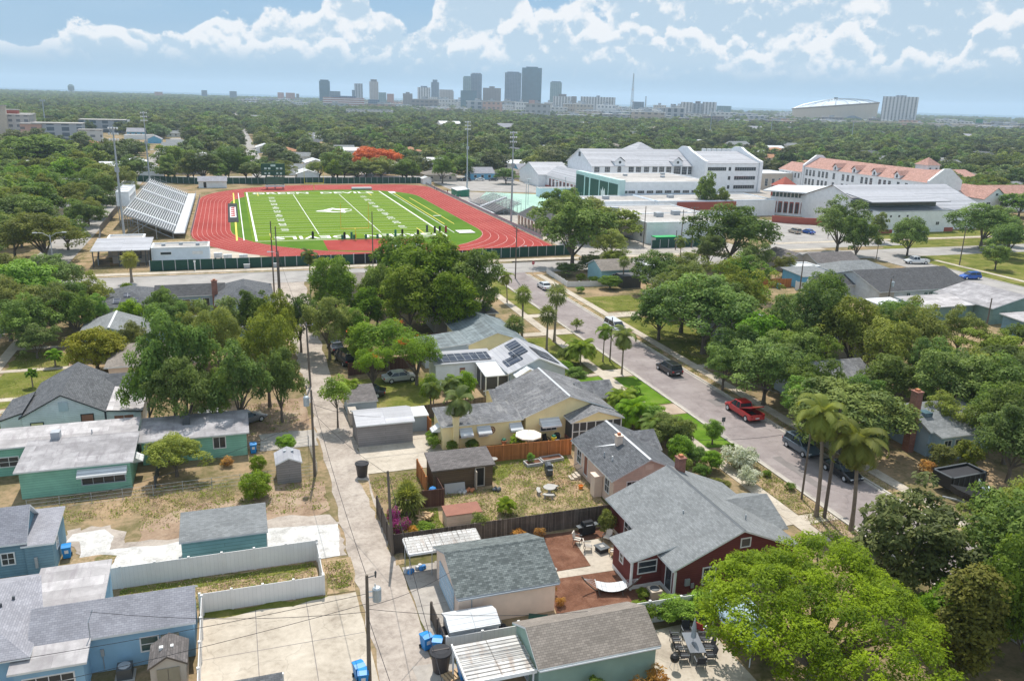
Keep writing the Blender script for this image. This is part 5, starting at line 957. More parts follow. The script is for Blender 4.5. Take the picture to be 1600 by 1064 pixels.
for a in(('oak',49.3,33.4,5.6,3.4,'dark tree in the bottom right corner behind the brownish conifer'),('oak',54.6,32.6,6.0,3.6,'dark tree at the lowest right edge'),('bright',44.8,36.6,3.2,2.4,'bright leafy tree right beside the huge feathery tree'),
          ('oak',-36.4,262,5.2,5.0,'dark tree against the back of the large bleachers'),('olive',-37.5,248,4.8,4.6,'olive tree against the brown railing'),('olive',-44,275,5.4,5.2,'olive tree two crowns left of the press box'),('oak',-36.6,210,4.8,4.6,'dark tree between the railing and the spreading olive tree'),('olive',-45.5,201,5.2,5.0,'olive tree left of the spreading olive tree'),('oak',-54,216,5.2,5.4,'dark tree at the left edge in line with the railing'),('oak',-50,190,5.4,5.0,'dark tree at the left edge just above the cross street'),('olive',-58,243,5.4,5.6,'olive tree at the left edge in line with the bleachers'),('oak',-44,312,6,5.6,'dark tree left of the tall light beyond the press box'),('olive',-45,335,6,5.6,'olive tree behind the far end of the bleachers'),('oak',-56,292,6,5.4,'dark tree at the left in line with the press box'),
          ('oak',-30.5,156,5.2,4.4,'dark tree between the bright leafy tree and the cross street'),('olive',-38,160,5.2,4.6,'olive tree at the left edge right below the cross street'),('oak',-29,127.5,4.6,3.6,'dark tree on the left lawn near the sidewalk'),('olive',-22.8,146,4,3.2,'olive tree touching the left end of the long grey roof'),('oak',-9.5,124,4.2,2.6,'dark tree in front of the pale grey gables'),('olive',-14.5,120.5,3.2,2.0,'small olive tree right behind the golden-green round tree'),('oak',-3.2,116,5.2,3.2,'dark tree over the pinkish-brown roof'),
          ('oak',72.5,110.5,5.6,4.4,'dark oak between the yellow-green oaks and the curved pale cover'),('oak',64.5,92.5,4.2,3.4,'dark tree on the verge lawn between the SUV and the grove'),('olive',86,99,4.6,3.6,'olive tree just right of the blue pool'),('oak',67.5,86,4.6,3.6,'dark tree behind the tree overhanging the red pickup'),('oak',67.0,71.5,4.0,3.2,'dark tree at the left end of the pale blue house'),
          ('olive',88,76,4.6,3.8,'olive tree filling the right edge above the mango tree'),('oak',98,100,4.4,3.8,'dark tree between the sage green house and the grove'),('olive',74,66.5,3.6,2.6,'olive tree leaning over the pale blue roof'),('oak',79.5,64,4.6,3.4,'dark tree at the right end of the pale blue house'),('olive',106,104,3.6,3.0,'sparse olive tree in front of the sage green wing'),('oak',60.8,72.2,4.2,3.4,'dark tree shading the street behind the red pickup'),
          ('olive',57.6,37.5,5.0,3.4,'grey-green tree in the lower right corner by the street'),('bright',48.2,36.2,3.6,2.4,'bright leafy tree between the magnolia and the brownish conifer'),('olive',-36,122,4.6,4,'olive tree at the left edge by the left sidewalk'),('oak',-38,141,5,4.6,'dark tree at the far left edge beside the bright leafy tree'),('oak',8.0,118,5.2,2.6,'dark tree overhanging the far alley from the left'),('oak',-46,172,5,5,'dark tree at the left edge on the cross street')):
 T(*a)
T('flame',63.2,390.2,7.6,10.6,'orange-red flowering tree beyond the far goalpost',name='flame_tree',group=None);T('ficus',-86.0,440.8,8.0,14.5,'large bright green tree before the beige apartment block at the left',name='tree')
for x in(21.2,25.6):T('bright',x,92.0,2.4,1.3,'slim bright shrub %s on the lawn of the solar-roofed house'%('nearest the palm' if x<22 else 'nearest the white patio cover'),'bush','shrub')
for k,a in enumerate((('lime',.3,72.9,1.35,1.65,'round clipped lime-green bush in the dry yard by the alley'),('bright',3.6,82.5,1.2,1.1,'bright green bush behind the little grey shed'),('lime',.6,78.6,.9,.9,'small yellow-green bush behind the round clipped bush'),('lime',-24.6,93.2,1.2,1.2,'green bush at the left corner of the white house'),('lime',-18.5,154.8,1.8,1.3,'golden bush between the cross street and the long grey roof'),
  ('bright',41.6,95.2,1.4,1.5,'bright green hedge end at the corner of the solar-roofed house'),('bright',41.2,98.4,1.3,1.4,'bright green hedge bush behind the solar-roofed house'),('bright',43.3,70.4,1.5,1.5,'bright green bush between the pink house and the sidewalk'),('bright',48.6,72.8,1.7,1.1,'bright green bush by the street sign'),('round',44.0,68.2,1.1,1.2,'dark round bush by the sidewalk near the pink house'),
  ('olive',51.9,119.5,1.3,.9,'low olive bush at the kerb by the palms'),('bougain',11.6,62.0,1.1,.85,'purple flowering bush at the corner of the grey fence'),('bougain',11.4,64.0,1.2,.7,'purple flowering bush beside the low fan palm'),('croton',12.7,61.6,.7,.7,'reddish shrub beside the purple bush'),('shrub',13.8,62.1,.6,1.0,'low leafy green plants inside the grey fence'),('shrubg',18.2,60.6,1.2,.9,'thin pale shrub against the grey fence by the storage box'),
  ('croton',21.2,59.0,.55,.75,'left orange spiky plant against the fence of the mulched yard'),('croton',23.1,58.9,.55,.6,'right orange spiky plant against the fence of the mulched yard'),('shrubg',28.9,57.8,1.3,.9,'yellow-green shrub at the red house corner by the grill'),('shrub',29.3,59.9,.5,.5,'bright small plant at the foot of the pink house corner'),
  ('shrub',26.2,45.7,.9,1.1,'left part of the leafy hedge along the white vinyl fence'),('bright',28.4,45.2,1.1,1.4,'middle part of the leafy hedge along the white vinyl fence'),('bright',30.6,44.9,1.2,1.5,'right part of the leafy hedge under the bright green tree'),('shrubg',27.6,48.4,.4,.6,'low shrub by the red house porch corner'),('croton',20.9,50.8,.7,.6,'orange potted plant right of the beige garage'),('croton',21.2,49.2,.4,.45,'low yellow spiky plant right of the beige garage'),
  ('croton',23.9,39.4,.7,.9,'reddish shrub along the green garage wall'),('shrub',19.6,39.3,.9,.7,'green shrub along the green garage wall'),('croton',22.3,39.1,.6,.7,'orange-tinged shrub along the green garage wall'),('shrub',18.9,83.4 if False else 81.4,.8,.8,'leafy green shrub beside the orange gate of the yellow house'),('shrub',18.6,79.6,.8,.8,'leafy shrub at the near left corner of the yellow house'),('round',20.3,78.2,.7,.7,'dark round shrub against the yellow wall left of the palm'),('round',22.6,78.3,.6,.8,'dark round shrub against the yellow wall right of the palm'),
  ('shrub',22.9,74.0,.5,.55,'small shrub at the left end of the orange fence'),('shrubg',22.6,71.2,.7,.4,'small plant in a pot by the brown shed corner'),('croton',-2.3,80.9,.5,.8,'low shrub in front of the mint wing wall'),('silver',47.9,66.4,1.4,2.0,'white-flowering shrub beside the sidewalk'),('silver',46.6,62.8,1.1,1.1,'pale shrub beside the low dark front fence'),('shrub',49.4,70.4,.6,.7,'small green shrub on the verge by the street sign'),('shrub',50.1,60.9,.4,.6,'spiky green tuft on the dry verge'),('shrub',49.6,64.1,.4,.5,'small green tuft on the dry verge nearer the sign'),
  ('shrub',43.2,66.0,.7,1.0,'green shrub in front of the pink house'),('shrubg',42.9,62.2,.8,1.1,'grey-green shrub near the red brick chimney'),('shrubg',42.5,59.3,.7,.8,'low shrub behind the low dark front fence'),('round',43.9,104,1.2,1.6,'dark shrub by the lawn below the fan palms'),('shrub',63.3,145,.7,1.0,'low yellow-green shrub inside the picket fence'),('shrubg',67.5,154.4,.9,1.4,'low shrub in the corner garden left of the brown-roofed house'),('shrub',69.3,152,.9,1.3,'yellow-green shrub by the turquoise wall'),('olive',44.2,85.6,1.5,1.5,'shrub beside the porch of the yellow house'),('shrub',32.6,104.8,.8,1.0,'shrub between the teal roof and the solar roof'),('shrubg',24.2,95.8,.9,.8,'shrub by the outdoor chairs of the solar-roofed house'))):
 T(*a[:5],a[5],'bush','bush','garden shrubs')
P_=palm
P_('palm',41.9,117.9,7.0,1.7,'slim fan palm left of the street, furthest of the cluster',var=0);P_('palm',43.3,110.6,5.6,1.7,'slim fan palm nearest the teal roof',var=0);P_('palm',46.1,114.6,7.4,2.0,'tallest dark fan palm of the cluster by the street',var=1);P_('palm',38.9,113.0,3.6,1.9,'short fan palm beside the cream house gable',var=0)
P_('sabal',-19.6,171.5,4.6,1.9,'single dry fan palm in front of the stadium entrance canopy',group=None)
P_('palmf',45.4,102.6,2.2,3.0,'dense multi-stemmed palm clump beside the lawn',var=0);P_('palmt',49.2,103.2,4.8,1.9,'feather palm at the kerb left of the wooden pole',var=0);P_('palmt',49.4,97.4,5.6,2.6,'larger feather palm with hanging fronds at the kerb',var=0)
P_('palmt',21.2,79.0,5.6,2.5,'feather palm growing against the yellow house wall',var=0,rz=1);P_('palmf',41.6,78.2,2.4,3.0,'leafy palm clump at the right of the yellow house porch',var=0);P_('palmf',41.6,81.4,2.6,2.6,'leafy palm clump behind the yellow house',var=0);P_('palmf',42.6,74.6,2.0,2.7,'leafy palm clump between the yellow and pink houses',var=1)
P_('fanlow',13.1,66.0,1.5,1.75,'low shaggy fan palm beside the alley fence',group=None);P_('fanlow',13.6,68.6,1.3,1.0,'smaller green fan palm behind the shaggy one',group=None);P_('arecay',21.6,63.6,.9,1.35,'small feathery palm against the long grey-brown fence',group=None);P_('arecay',11.9,94.9,2.4,1.7,'yellowish feather palm beside the alley bins',group=None)
P_('palmy',49.0,55.6,10.2,3.3,'tall yellowing queen palm at the kerb, left of the pair',rz=2.6);P_('palmy',50.4,52.6,8.8,3.5,'tall leaning queen palm at the kerb, right of the pair',rz=2.9)
P_('palmf',84.0,108.6,3.0,2.8,'palm clump beside the blue pool',var=1);P_('palmt',151.5,163.9,5.2,2.0,'bare-looking palm on the corner by the white pickup');P_('arecay',27.3,77.1,1.0,1.3,'bright yellow-green potted palm beside the cream umbrella',group=None)
for x,y,l_ in((21.0,89.6,'left'),(22.8,90.4,'middle'),(24.2,91.2,'right')):P_('palmt',x,y,3.4,1.7,'short palm, %s of three behind the fence by the silver sedan'%l_)
for k,(x,y,hc,r)in enumerate(((43.2,76.2,2.0,1.8),(44.2,72.0,1.9,1.7),(44.6,79.0,1.7,1.5),(42.4,69.2,1.6,1.4),(41.2,66.6,1.3,1.1),(44.8,66.8,1.3,1.2),(43.4,82.6,2.0,1.6),(44.6,75.2,1.4,1.2))):
 T(('shrub','shrubg','bright')[k%3],x,y,hc,r,'leafy garden shrub between the pink house and the sidewalk, %s from the camera'%('sixth','fifth','second last','fourth','nearest but one','nearest','furthest','third last')[k],'bush','bush','hedge shrubs')
def tufts(name,areas,mat,label,size,seed):
 rg=np.random.default_rng(seed);C=[]
 for x0,x1,y0,y1,n in areas:
  k=rg.uniform((x0,y0),(x1,y1),(max(2,n//14),2));c=k[rg.integers(0,len(k),n)]+rg.normal(size=(n,2))*.28;c=c[(c[:,0]>x0)&(c[:,0]<x1)&(c[:,1]>y0)&(c[:,1]<y1)];C.append(np.c_[c,rg.uniform(.05,.16,len(c))])
 C=np.concatenate(C);N=unit(rg.normal(size=C.shape)*.7+np.array([0,0,.7]));o=bpy.data.objects.new(name,quads_mesh(name,leaf_quads(C,N,size,rg,.5),mat,rg.random(len(C))));col.objects.link(o);tag(o,label,'ground cover',kind='stuff')
AR=[(16.8,31,60.5,69.2,5200),(22.6,31.4,69,74,2600),(11,15.6,60.4,66.5,1500),(-9.5,6.6,69,75.5,2200),(-18,-2,72,77.6,2000),(-9.8,4.3,56.3,60.3,2600),(5,6.9,56,60,700),(10.9,16,68.5,74.4,1500),(47.6,50.6,50,71,3000),(59.4,60.5,56,130,1600),(-4,6,88,98,1500),(-30,-23,90,126,1500),(62.2,72,95,140,1800)]
tufts('ground_weeds',AR,'leaf_olive','low green weeds and tufts growing in the dry yards and verges',.16,5);tufts('leaf_litter',[(a,b,c,d,int(n*.8))for a,b,c,d,n in AR],'leaf_litter','dry brown leaf litter scattered over the yards and verges',.13,6)
P_('cycad',49.2,67.6,.6,.9,'spiky agave-like plant on the verge by the street sign',name='agave',cat='plant',group=None);P_('palmt',12.0,146.5,9,2.2,'left of two shaggy palms by the cross street',var=0);P_('palmt',13.6,145.0,8,2.0,'right of two shaggy palms by the cross street',var=1);P_('palmt',103,176,4,2.4,'palm before the green container');P_('palm',74.4,148.9,5.2,1.5,'palm in front of the turquoise corner house');P_('palmt',46.8,140.5,5,2.1,'feather palm left of the street near the cross street')
P_('cycad',-24,118.8,1.6,1.3,'small yellow-green palm on the left lawn',name='palm_tree',group=None);P_('cycad',-25.2,110.8,1.8,.9,'young palm on the left lawn nearer the white house',name='palm_tree',group=None)
# ================================================================== STADIUM
def rrect(x0,x1,y0,y1,r,n=10):
 """rounded rectangle outline, radii (bl, br, tr, tl), counter-clockwise"""
 bl,br,tr,tl=r;out=[]
 for cx,cy,rr,a0 in((x0+bl,y0+bl,bl,180),(x1-br,y0+br,br,270),(x1-tr,y1-tr,tr,0),(x0+tl,y1-tl,tl,90)):
  for k in range(n+1):a=R(a0+90*k/n);out.append((cx+rr*math.cos(a),cy+rr*math.sin(a)))
 return out
def ring(a,b,z,mb):
 n=len(a)
 for i in range(n):j=(i+1)%n;mb.poly([(*a[i],z),(*a[j],z),(*b[j],z),(*b[i],z)])
def track(o):return rrect(-11.0+o,77.6-o*1.15,184.6+o,349.5-o*1.9,(46-o*.62,14+o*1.9,14+o*1.1,46-o*.62))
mb=MB();ring(track(0),track(9.9),.05,mb);tag(mb.build('running_track','track_red'),kind='structure')
mb=MB();mb.poly([(x,y,.045)for x,y in track(9.6)]);tag(mb.build('turf_apron','turf_apron'),kind='structure')
mb=MB()
for k in range(9):o=.25+k*1.19;ring(track(o),track(o+.06),.075,mb)
tag(mb.build('lane_lines','lane_paint'),kind='structure')
FX,FY,FW,FL=5.26,214.77,48.77,109.73
strip('football_field',FX-1.2,FX+FW+1,FY-1,FY+FL+1,'turf',.06)
patch('red_runway',[(20.9,199.6),(33.5,195.8),(46,195.8),(46,213.6),(21.2,213.8)],'track_red',.065,0.);strip('landing_mat',58.6,63.2,218.8,223.8,'line_white',.25)
strip('throwing_pad',57.4,59.9,318,323,'line_white',.09)
mb=MB();Z=.085
def ln(x0,x1,y0,y1):mb.poly([(x0,y0,Z),(x1,y0,Z),(x1,y1,Z),(x0,y1,Z)])
ln(FX-.5,FX,FY,FY+FL);ln(FX+FW,FX+FW+.5,FY,FY+FL);ln(FX,FX+FW,FY-.3,FY);ln(FX,FX+FW,FY+FL,FY+FL+.3);ln(1.9,2.15,FY+2,FY+FL-2)
for k in range(21):y=FY+9.144+k*4.572;ln(FX,FX+FW,y-.06,y+.06)
ln(21.1,21.3,FY+9.2,FY+FL-9.2);ln(37.7,37.9,FY+9.2,FY+FL-9.2);ln(FX+FW+3.5,FX+FW+3.7,FY+6,FY+FL-6)
tag(mb.build('field_lines','line_white'),kind='structure')
mb=MB();ln(.1,.55,FY+2,FY+FL-2);ln(FX+FW+4.6,FX+FW+4.9,FY+22,FY+FL-8);ln(FX+FW+7.6,FX+FW+7.85,FY+22,FY+FL-22);ln(14,18.4,FY+4,FY+4.25);ln(49,49.3,FY+5,FY+16);ln(FX+FW-5,FX+FW-4.7,FY+FL-14,FY+FL-3);ln(8.6,8.9,FY+2,FY+12);ln(8.6,8.9,FY+FL-12,FY+FL-2)
tag(mb.build('field_side_lines','line_yellow'),kind='structure')
def text(name,s,size,x,y,z,rz,mat,wide=1.,parent=None,rx=0.,ext=0.,align='CENTER'):
 cu=bpy.data.curves.new(name,'FONT');cu.body=s;cu.size=size;cu.align_x=align;cu.align_y='CENTER';cu.extrude=ext;cu.offset=size*.018;cu.resolution_u=2
 tmp=bpy.data.objects.new('tmp',cu);col.objects.link(tmp);me=bpy.data.meshes.new_from_object(tmp.evaluated_get(bpy.context.evaluated_depsgraph_get()));bpy.data.objects.remove(tmp)
 me.name=name;mt=Matrix.Translation((x,y,z))@Matrix.Rotation(rz,4,'Z')@Matrix.Rotation(rx,4,'X')@Matrix.Diagonal((wide,1,1,1))
 if parent is not None:mt=Matrix.Translation(-ORG[parent.name])@mt
 me.transform(mt);me.materials.clear();me.materials.append(M[mat]);o=bpy.data.objects.new(name,me);col.objects.link(o)
 if parent is not None:o.parent=parent
 return o
tag(text('end_zone_lettering','GREEN  DEVILS',6.4,FX+FW/2-.6,FY+FL-4.4,.095,0,'line_white',1.04),kind='structure')
tag(text('end_zone_lettering','GREEN  DEVILS',6.4,FX+FW/2+1.2,FY+4.4,.095,math.pi,'line_white',1.0),kind='structure')
for k,s in enumerate(('1 0','2 0','3 0','4 0','5 0','4 0','3 0','2 0','1 0')):
 y=FY+9.144*(2+k)
 tag(text('yard_number',s,2.9,FX+7.6,y,.095,-math.pi/2,'line_white',1.25),kind='structure');tag(text('yard_number',s,2.9,FX+FW-8.4,y,.095,math.pi/2,'line_white',1.25),kind='structure')
pts=[(30.4+(x-30.4)*.74,270.6+(y-270.6)*.8)for x,y in[(23.6,270.2),(26.5,272.0),(28.8,275.2),(31.0,278.0),(32.4,275.6),(36.6,275.2),(38.6,272.5),(38.2,268.6),(35.2,265.8),(34.4,262.6),(33.0,264.8),(29.5,264.6),(26.6,266.8),(22.6,268.2)]]
mb=MB();mb.poly([(x,y,.095)for x,y in pts][::-1]);tag(mb.build('centre_emblem','line_white'),kind='structure')
mb=MB();mb.poly([(29,268.6,.105),(32,267.2,.105),(33.2,270,.105),(30.4,272.4,.105)]);mb.poly([(34.0,268.2,.105),(36.4,269.6,.105),(35.6,272.6,.105),(33.9,271.6,.105)]);tag(mb.build('centre_emblem_detail','turf'),kind='structure')
# sideline tarpaulin banner
t=thing('banner','black ground banner with red and white markings at the left sideline','banner',(0,270,0));MB().box(-1.7,1.2,248.5,291.5,.08,.14).build('cloth','black_cloth',t)
mb=MB();mb.box(-1.1,.7,258.0,282.0,.14,.17);mb.build('printed_panel','cloth_white',t);mb=MB()
for y in(260,264.5,269,273.5,278):mb.box(-.8,.3,y,y+2.6,.17,.19);mb.box(-.2,.55,y+2.6,y+3.4,.17,.19)
mb.build('printed_marks','cloth_red',t)
def goalpost(x,y,sgn,label,lay=False):
 t=thing('goalpost',label,'goalpost',(x,y,0));MB().tube([(x,y,0),(x,y,1.9),(x,y-sgn*.6,2.9),(x,y-sgn*1.3,3.05)],.1,8).build('post','yellow_paint',t)
 yy=y-sgn*1.3;MB().tube([(x-3.55,yy,3.05),(x+3.55,yy,3.05)],.09,8).build('crossbar','yellow_paint',t)
 for s in(-1,1):MB().tube([(x+s*3.55,yy,3.05),(x+s*3.55,yy,3.05+(6.6 if not lay else 6.2))],.06,8).build('upright','yellow_paint',t)
goalpost(29.8,327.6,1,'yellow goalpost at the far end of the field');goalpost(29.3,212.0,-1,'yellow goalpost at the near end of the field')
# scoreboard
t=thing('scoreboard','dark green scoreboard with video panel at the far end of the field','scoreboard',(15.4,337,0));
for x in(12.9,15.9,18.9):MB().box(x-.18,x+.18,336.9,337.2,0,8.6).build('post','dark_steel',t)
for z0,z1,x0,x1,nm,mt in((6.9,9.6,11.0,19.9,'score_panel','dark_green'),(5.2,6.7,11.0,19.9,'score_panel','dark_green'),(1.6,4.6,12.4,19.4,'video_screen','glass_green'),(.7,1.4,12.2,19.6,'sponsor_panel','white_paint')):
 MB().box(x0,x1,336.4,336.8,z0,z1).build(nm,mt,t)
mb=MB()
for x in(12.2,13.6,16.6,18.0):mb.box(x,x+.9,336.3,336.39,7.4,8.1);mb.box(x,x+.7,336.3,336.39,5.6,6.2)
mb.box(14.6,16.4,336.3,336.39,8.5,9.2);mb.build('digits','stucco_mint_white',t)
def bleachers(label,xb,xt,y0,y1,n,z0,z1,sgn,mat,aisles,deck=2.6):
 t=thing('bleachers',label,'bleachers',(xb,y0,0));run=(xt-xb)/n;fr=MB();L=y1-y0
 for k in range(n):
  x=xb+run*k;z=z0+(z1-z0)*k/n;s=MB();a=sorted((x+run*.5,x+run*.84))
  s.box(a[0],a[1],y0,y1,z+.40,z+.45);s.build('seat_row',mat,t)
 mb=MB()
 for k in range(n):x=xb+run*k;z=z0+(z1-z0)*k/n;a=sorted((x,x+run*1.02));mb.box(a[0],a[1],y0,y1,z-.06,z)
 mb.build('foot_decks','deck_grey',t)
 for u in aisles:
  y=y0+L*u;mb=MB()
  for k in range(n):x=xb+run*k;z=z0+(z1-z0)*k/n;a=sorted((x,x+run));mb.box(a[0],a[1],y-.7,y+.7,z,z+.465)
  mb.build('aisle_steps','aluminium',t)
 a=sorted((xb,xb+sgn*deck));MB().box(a[0],a[1],y0,y1,z0-.3,z0-.05).build('front_walkway','metal_white',t)
 m2=MB();yy=y0
 while yy<=y1+.1:
  for f in(.02,.35,.7,1.):x=xb+(xt-xb)*f;z=z0+(z1-z0)*f;m2.tube([(x,yy,0),(x,yy,z)],.08,5)
  m2.tube([(xb,yy,0),(xt,yy,z1*.92)],.06,4);m2.tube([(xt,yy,0),(xb+(xt-xb)*.5,yy,z0+(z1-z0)*.5)],.06,4);yy+=L/8
 m2.build('support_frame','steel',t)
 m3=MB()
 for h in(.5,1.05):
  m3.tube([(xt,y0,z1+h),(xt,y1,z1+h)],.035,4)
  for y in(y0,y1):m3.tube([(xb,y,z0+h),(xt,y,z1+h)],.035,4)
  m3.tube([(xb+sgn*deck,y0,z0+h-.1),(xb+sgn*deck,y1,z0+h-.1)],.03,4)
 for k in range(int(L/2.5)+1):y=min(y1,y0+k*2.5);m3.tube([(xt,y,z1),(xt,y,z1+1.05)],.025,4);m3.tube([(xb+sgn*deck,y,z0),(xb+sgn*deck,y,z0+1.)],.025,4)
 for u in(.33,.66):m3.tube([(xb+run*6,y0+L*(u-.12),z0+(z1-z0)*6/n+1.1),(xb+run*6,y0+L*(u+.12),z0+(z1-z0)*6/n+1.1)],.06,4);m3.tube([(xb+run*15,y0+L*(u-.12),z0+(z1-z0)*min(1,15/n)+1.1),(xb+run*15,y0+L*(u+.12),z0+(z1-z0)*min(1,15/n)+1.1)],.06,4)if n>16 else None
 m3.build('guard_rail','galvanised',t);return t
bleachers('large silver aluminium bleachers on the left side of the track',-14.6,-26.2,222.5,309.5,22,1.5,6.4,1,'metal_white',(.12,.37,.63,.88))
bleachers('smaller purple-grey bleachers on the right side of the track',79.6,88.6,254,285,13,.7,3.7,-1,'membrane_pale',(.5,),1.3)
h=House('white press box behind the top row of the large bleachers','press box','press_box');h.block(-29.6,-26.4,244,262,9.2,None,'flat',wall='stucco_white',roof='metal_white',base=5.6)
h.hole('e',-26.4,253,6.9,15,1.2,mull=7,rail=0);mb=MB()
for y in(244.3,250,256,261.7):
 for x in(-29.3,-26.7):mb.tube([(x,y,0),(x,y,5.6)],.12,6)
h.part(mb,'stilts','steel');mb=MB()
for h_ in(.5,1.):mb.tube([(-29.4,244.2,9.4+h_),(-26.5,244.2,9.4+h_),(-26.5,261.8,9.4+h_),(-29.4,261.8,9.4+h_),(-29.4,244.2,9.4+h_)],.05,4)
h.part(mb,'roof_rail','galvanised')
# entrance buildings
h=House('stadium entrance building with wide pale grey canopy and dark gates','entrance building','entrance_building')
h.block(-28.8,-17.4,187.6,199.8,3.5,4.2,'shed',wall='stucco_beige',roof='metal_lilac',hi='n',ov=.4,walls=False,rname='canopy')
h.block(-25.2,-17.8,191.6,201,3.3,None,'flat',wall='stucco_beige',roof='flat_roof',trim='stucco_white');h.block(-27,-19.5,199.4,205,3.9,None,'flat',wall='stucco_white',roof='flat_roof',trim='stucco_white')
for x in(-22.8,-20.3):h.hole('s',191.6,x,1.1,1.6,1.4,mull=0,rail=0,frame='dark_trim')
h.posts([(-28.4,188),(-23.5,188),(-18.3,188),(-17.7,188)],3.4,'dark_steel',.1);mb=MB()
for x in np.arange(-28.3,-25.4,.22):mb.box(x,x+.05,187.9,187.95,0,2.3)
for x in np.arange(-19.6,-17.8,.22):mb.box(x,x+.05,187.9,187.95,0,2.3)
mb.box(-28.4,-17.6,187.88,187.97,2.2,2.3);mb.box(-23.5,-19.6,187.8,188.0,0,1.1);h.part(mb,'gates','dark_steel')
h=House('pale blue-white concession block behind the green windscreen','concession building','concession_building');h.block(-17.3,-5.6,189.5,196.0,3.3,None,'flat',wall='stucco_cool_white',roof='flat_roof',trim='white_paint');h.hole('s',189.5,-14.4,2.0,2.1,.5,mull=0,rail=0);h.hole('s',189.5,-8.0,2.0,2.0,.5,mull=0,rail=0,pane='white_paint')
for x,y in((-15,193),(-11.5,194),(-8,192.5)):h.part(MB().box(x-.4,x+.4,y-.3,y+.3,3.3,3.8),'roof_unit','galvanised')
h=House('small white field building beyond the far left corner of the track','field building','field_building');h.block(-12.4,-1.6,340.5,348,2.6,4.2,ax='x',wall='stucco_white',roof='shingle_lilac');h.door('s',340.95,-9.8,1,2.1,.1,'dark_trim')
h=House('white house seen above the green fence beyond the bleachers');h.block(-37,-27,384,393,3,4.8,wall='stucco_white',roof='shingle_lilac')
h=House('green equipment shed with white roof beside the right side of the track','shed','equipment_shed');h.block(80.2,85.2,303.5,313,2.4,2.9,'shed',wall='green_paint',roof='metal_white',hi='e',ov=.15)
h=House('small white gabled shed at the far right corner of the track','shed','shed');h.block(77,81.5,349.5,355,2.3,3.1,wall='stucco_white',roof='metal_white')
h=House('field house with dark roof and pinkish open bays beside the tennis courts','field house','field_house');h.block(80.4,90.8,213,234.5,3.0,5.4,wall='stucco_lilac',roof='shingle_charcoal',walls=False)
mb=MB()
for k in range(8):y=213.6+k*2.9;mb.box(80.8,81.4,y,y+.5,0,2.9)
mb.box(88,90,213.6,234,0,2.9);mb.box(80.8,90,213.6,213.9,2.3,2.9);h.part(mb,'columns','siding_pink')
t=thing('high_jump_mat','pale blue padded landing mat beside the red runway','landing mat',(40.2,199,0));MB().box(37.0,43.4,197.4,200.4,.08,.8).build('foam','stucco_cool_white',t);MB().box(36.9,43.5,197.3,200.5,.8,.86).build('cover','galvanised',t)
t=thing('hurdle_cart','white and grey hurdle rack at the far end of the turf','equipment',(49,331,0));MB().box(44.6,52.4,329.8,332.0,.1,.9).build('rack','metal_white',t);MB().box(44.6,52.4,329.7,329.8,.1,.3).build('base','dark_steel',t)
def dummy(x,y,mat,label,h_=1.9):
 t=thing('tackling_dummy',label,'tackling dummy',(x,y,0),0,'padded dummies on the near field');MB().lathe([(.25,.1),(.3,.3),(.3,h_-.2),(.2,h_)],x,y,10).build('pad',mat,t);MB().box(x-.5,x+.5,y-.5,y+.5,.06,.12).build('base','dark_steel',t)
for x,y,mt,lb in((19.0,217.2,'black_cloth','left black dummy near the near goalpost'),(26.8,214.8,'black_cloth','black dummy just left of the near goalpost'),(28.6,214.8,'green_paint','green dummy beside the near goalpost base'),(40.5,217.0,'green_paint','green dummy right of the near goalpost'),(42.4,217.3,'black_cloth','black dummy right of the near goalpost, next to a green one'),(46.4,216.2,'black_cloth','rightmost black dummy on the near lettering'),
                       (52.2,221.2,'black_cloth','left dark dummy near the white landing mat'),(53.6,221.2,'black_cloth','middle dark dummy near the white landing mat'),(55.4,221.5,'cloth_red','dark red dummy nearest the white landing mat'),(50.6,223.8,'dark_steel','lone grey dummy on the right near sideline')):dummy(x,y,mt,lb)
t=thing('blocking_sled','long low blocking sled with pads on the near end zone','blocking sled',(33,213.2,0));MB().box(24.9,38.2,212.9,213.1,.3,.45).build('frame','dark_steel',t)
for x in(26,29,32,35,37.6):MB().box(x-.3,x+.3,212.6,212.85,.3,1.5).build('pad','green_paint',t)
t=thing('bench','small white bench on the right side of the turf','bench',(60.0,252.0,0));MB().box(58.9,61.4,251.3,252.0,.42,.5).build('seat','white_paint',t)
for x in(59.1,61.1):MB().box(x-.05,x+.05,251.4,251.9,.05,.42).build('leg','galvanised',t)
# ------------------------------------------------------------------ poles
POLEH=7.9
def stadium_light(x,y,H,label):
 t=thing('stadium_light',label,'light pole',(x,y,0),0,'tall stadium light poles');MB().tube([(x,y,0),(x,y,H*.5),(x,y,H)],[.32,.25,.16],10).build('pole','steel',t)
 mb=MB()
 for z in(H-.3,H-1.6,H-2.9):mb.tube([(x-1.15,y,z),(x+1.15,y,z)],.06,5)
 c=mb.build('crossarms','steel',t)
 for z in(H-.3,H-1.6,H-2.9):
  mb=MB()
  for k in range(4):u=x-.9+k*.6;mb.lathe([(.08,z-.4),(.2,z-.34),(.22,z-.05),(.1,z+.1)],u,y-.2,8)
  mb.build('lamp_bank','lamp_glass',t)
 MB().box(x-.5,x+.5,y-.6,y-.3,H*.62,H*.62+1.1).build('control_box','galvanised',t)
 return t
stadium_light(-25.4,216.8,27.5,'tall grey stadium light at the near end of the large bleachers');stadium_light(-27.2,318,28.5,'tall grey stadium light at the far end of the large bleachers')
stadium_light(85.6,309.2,27.6,'tall grey stadium light beside the green equipment shed');stadium_light(78.9,234.9,27,'tall grey stadium light at the near end of the purple-grey bleachers')
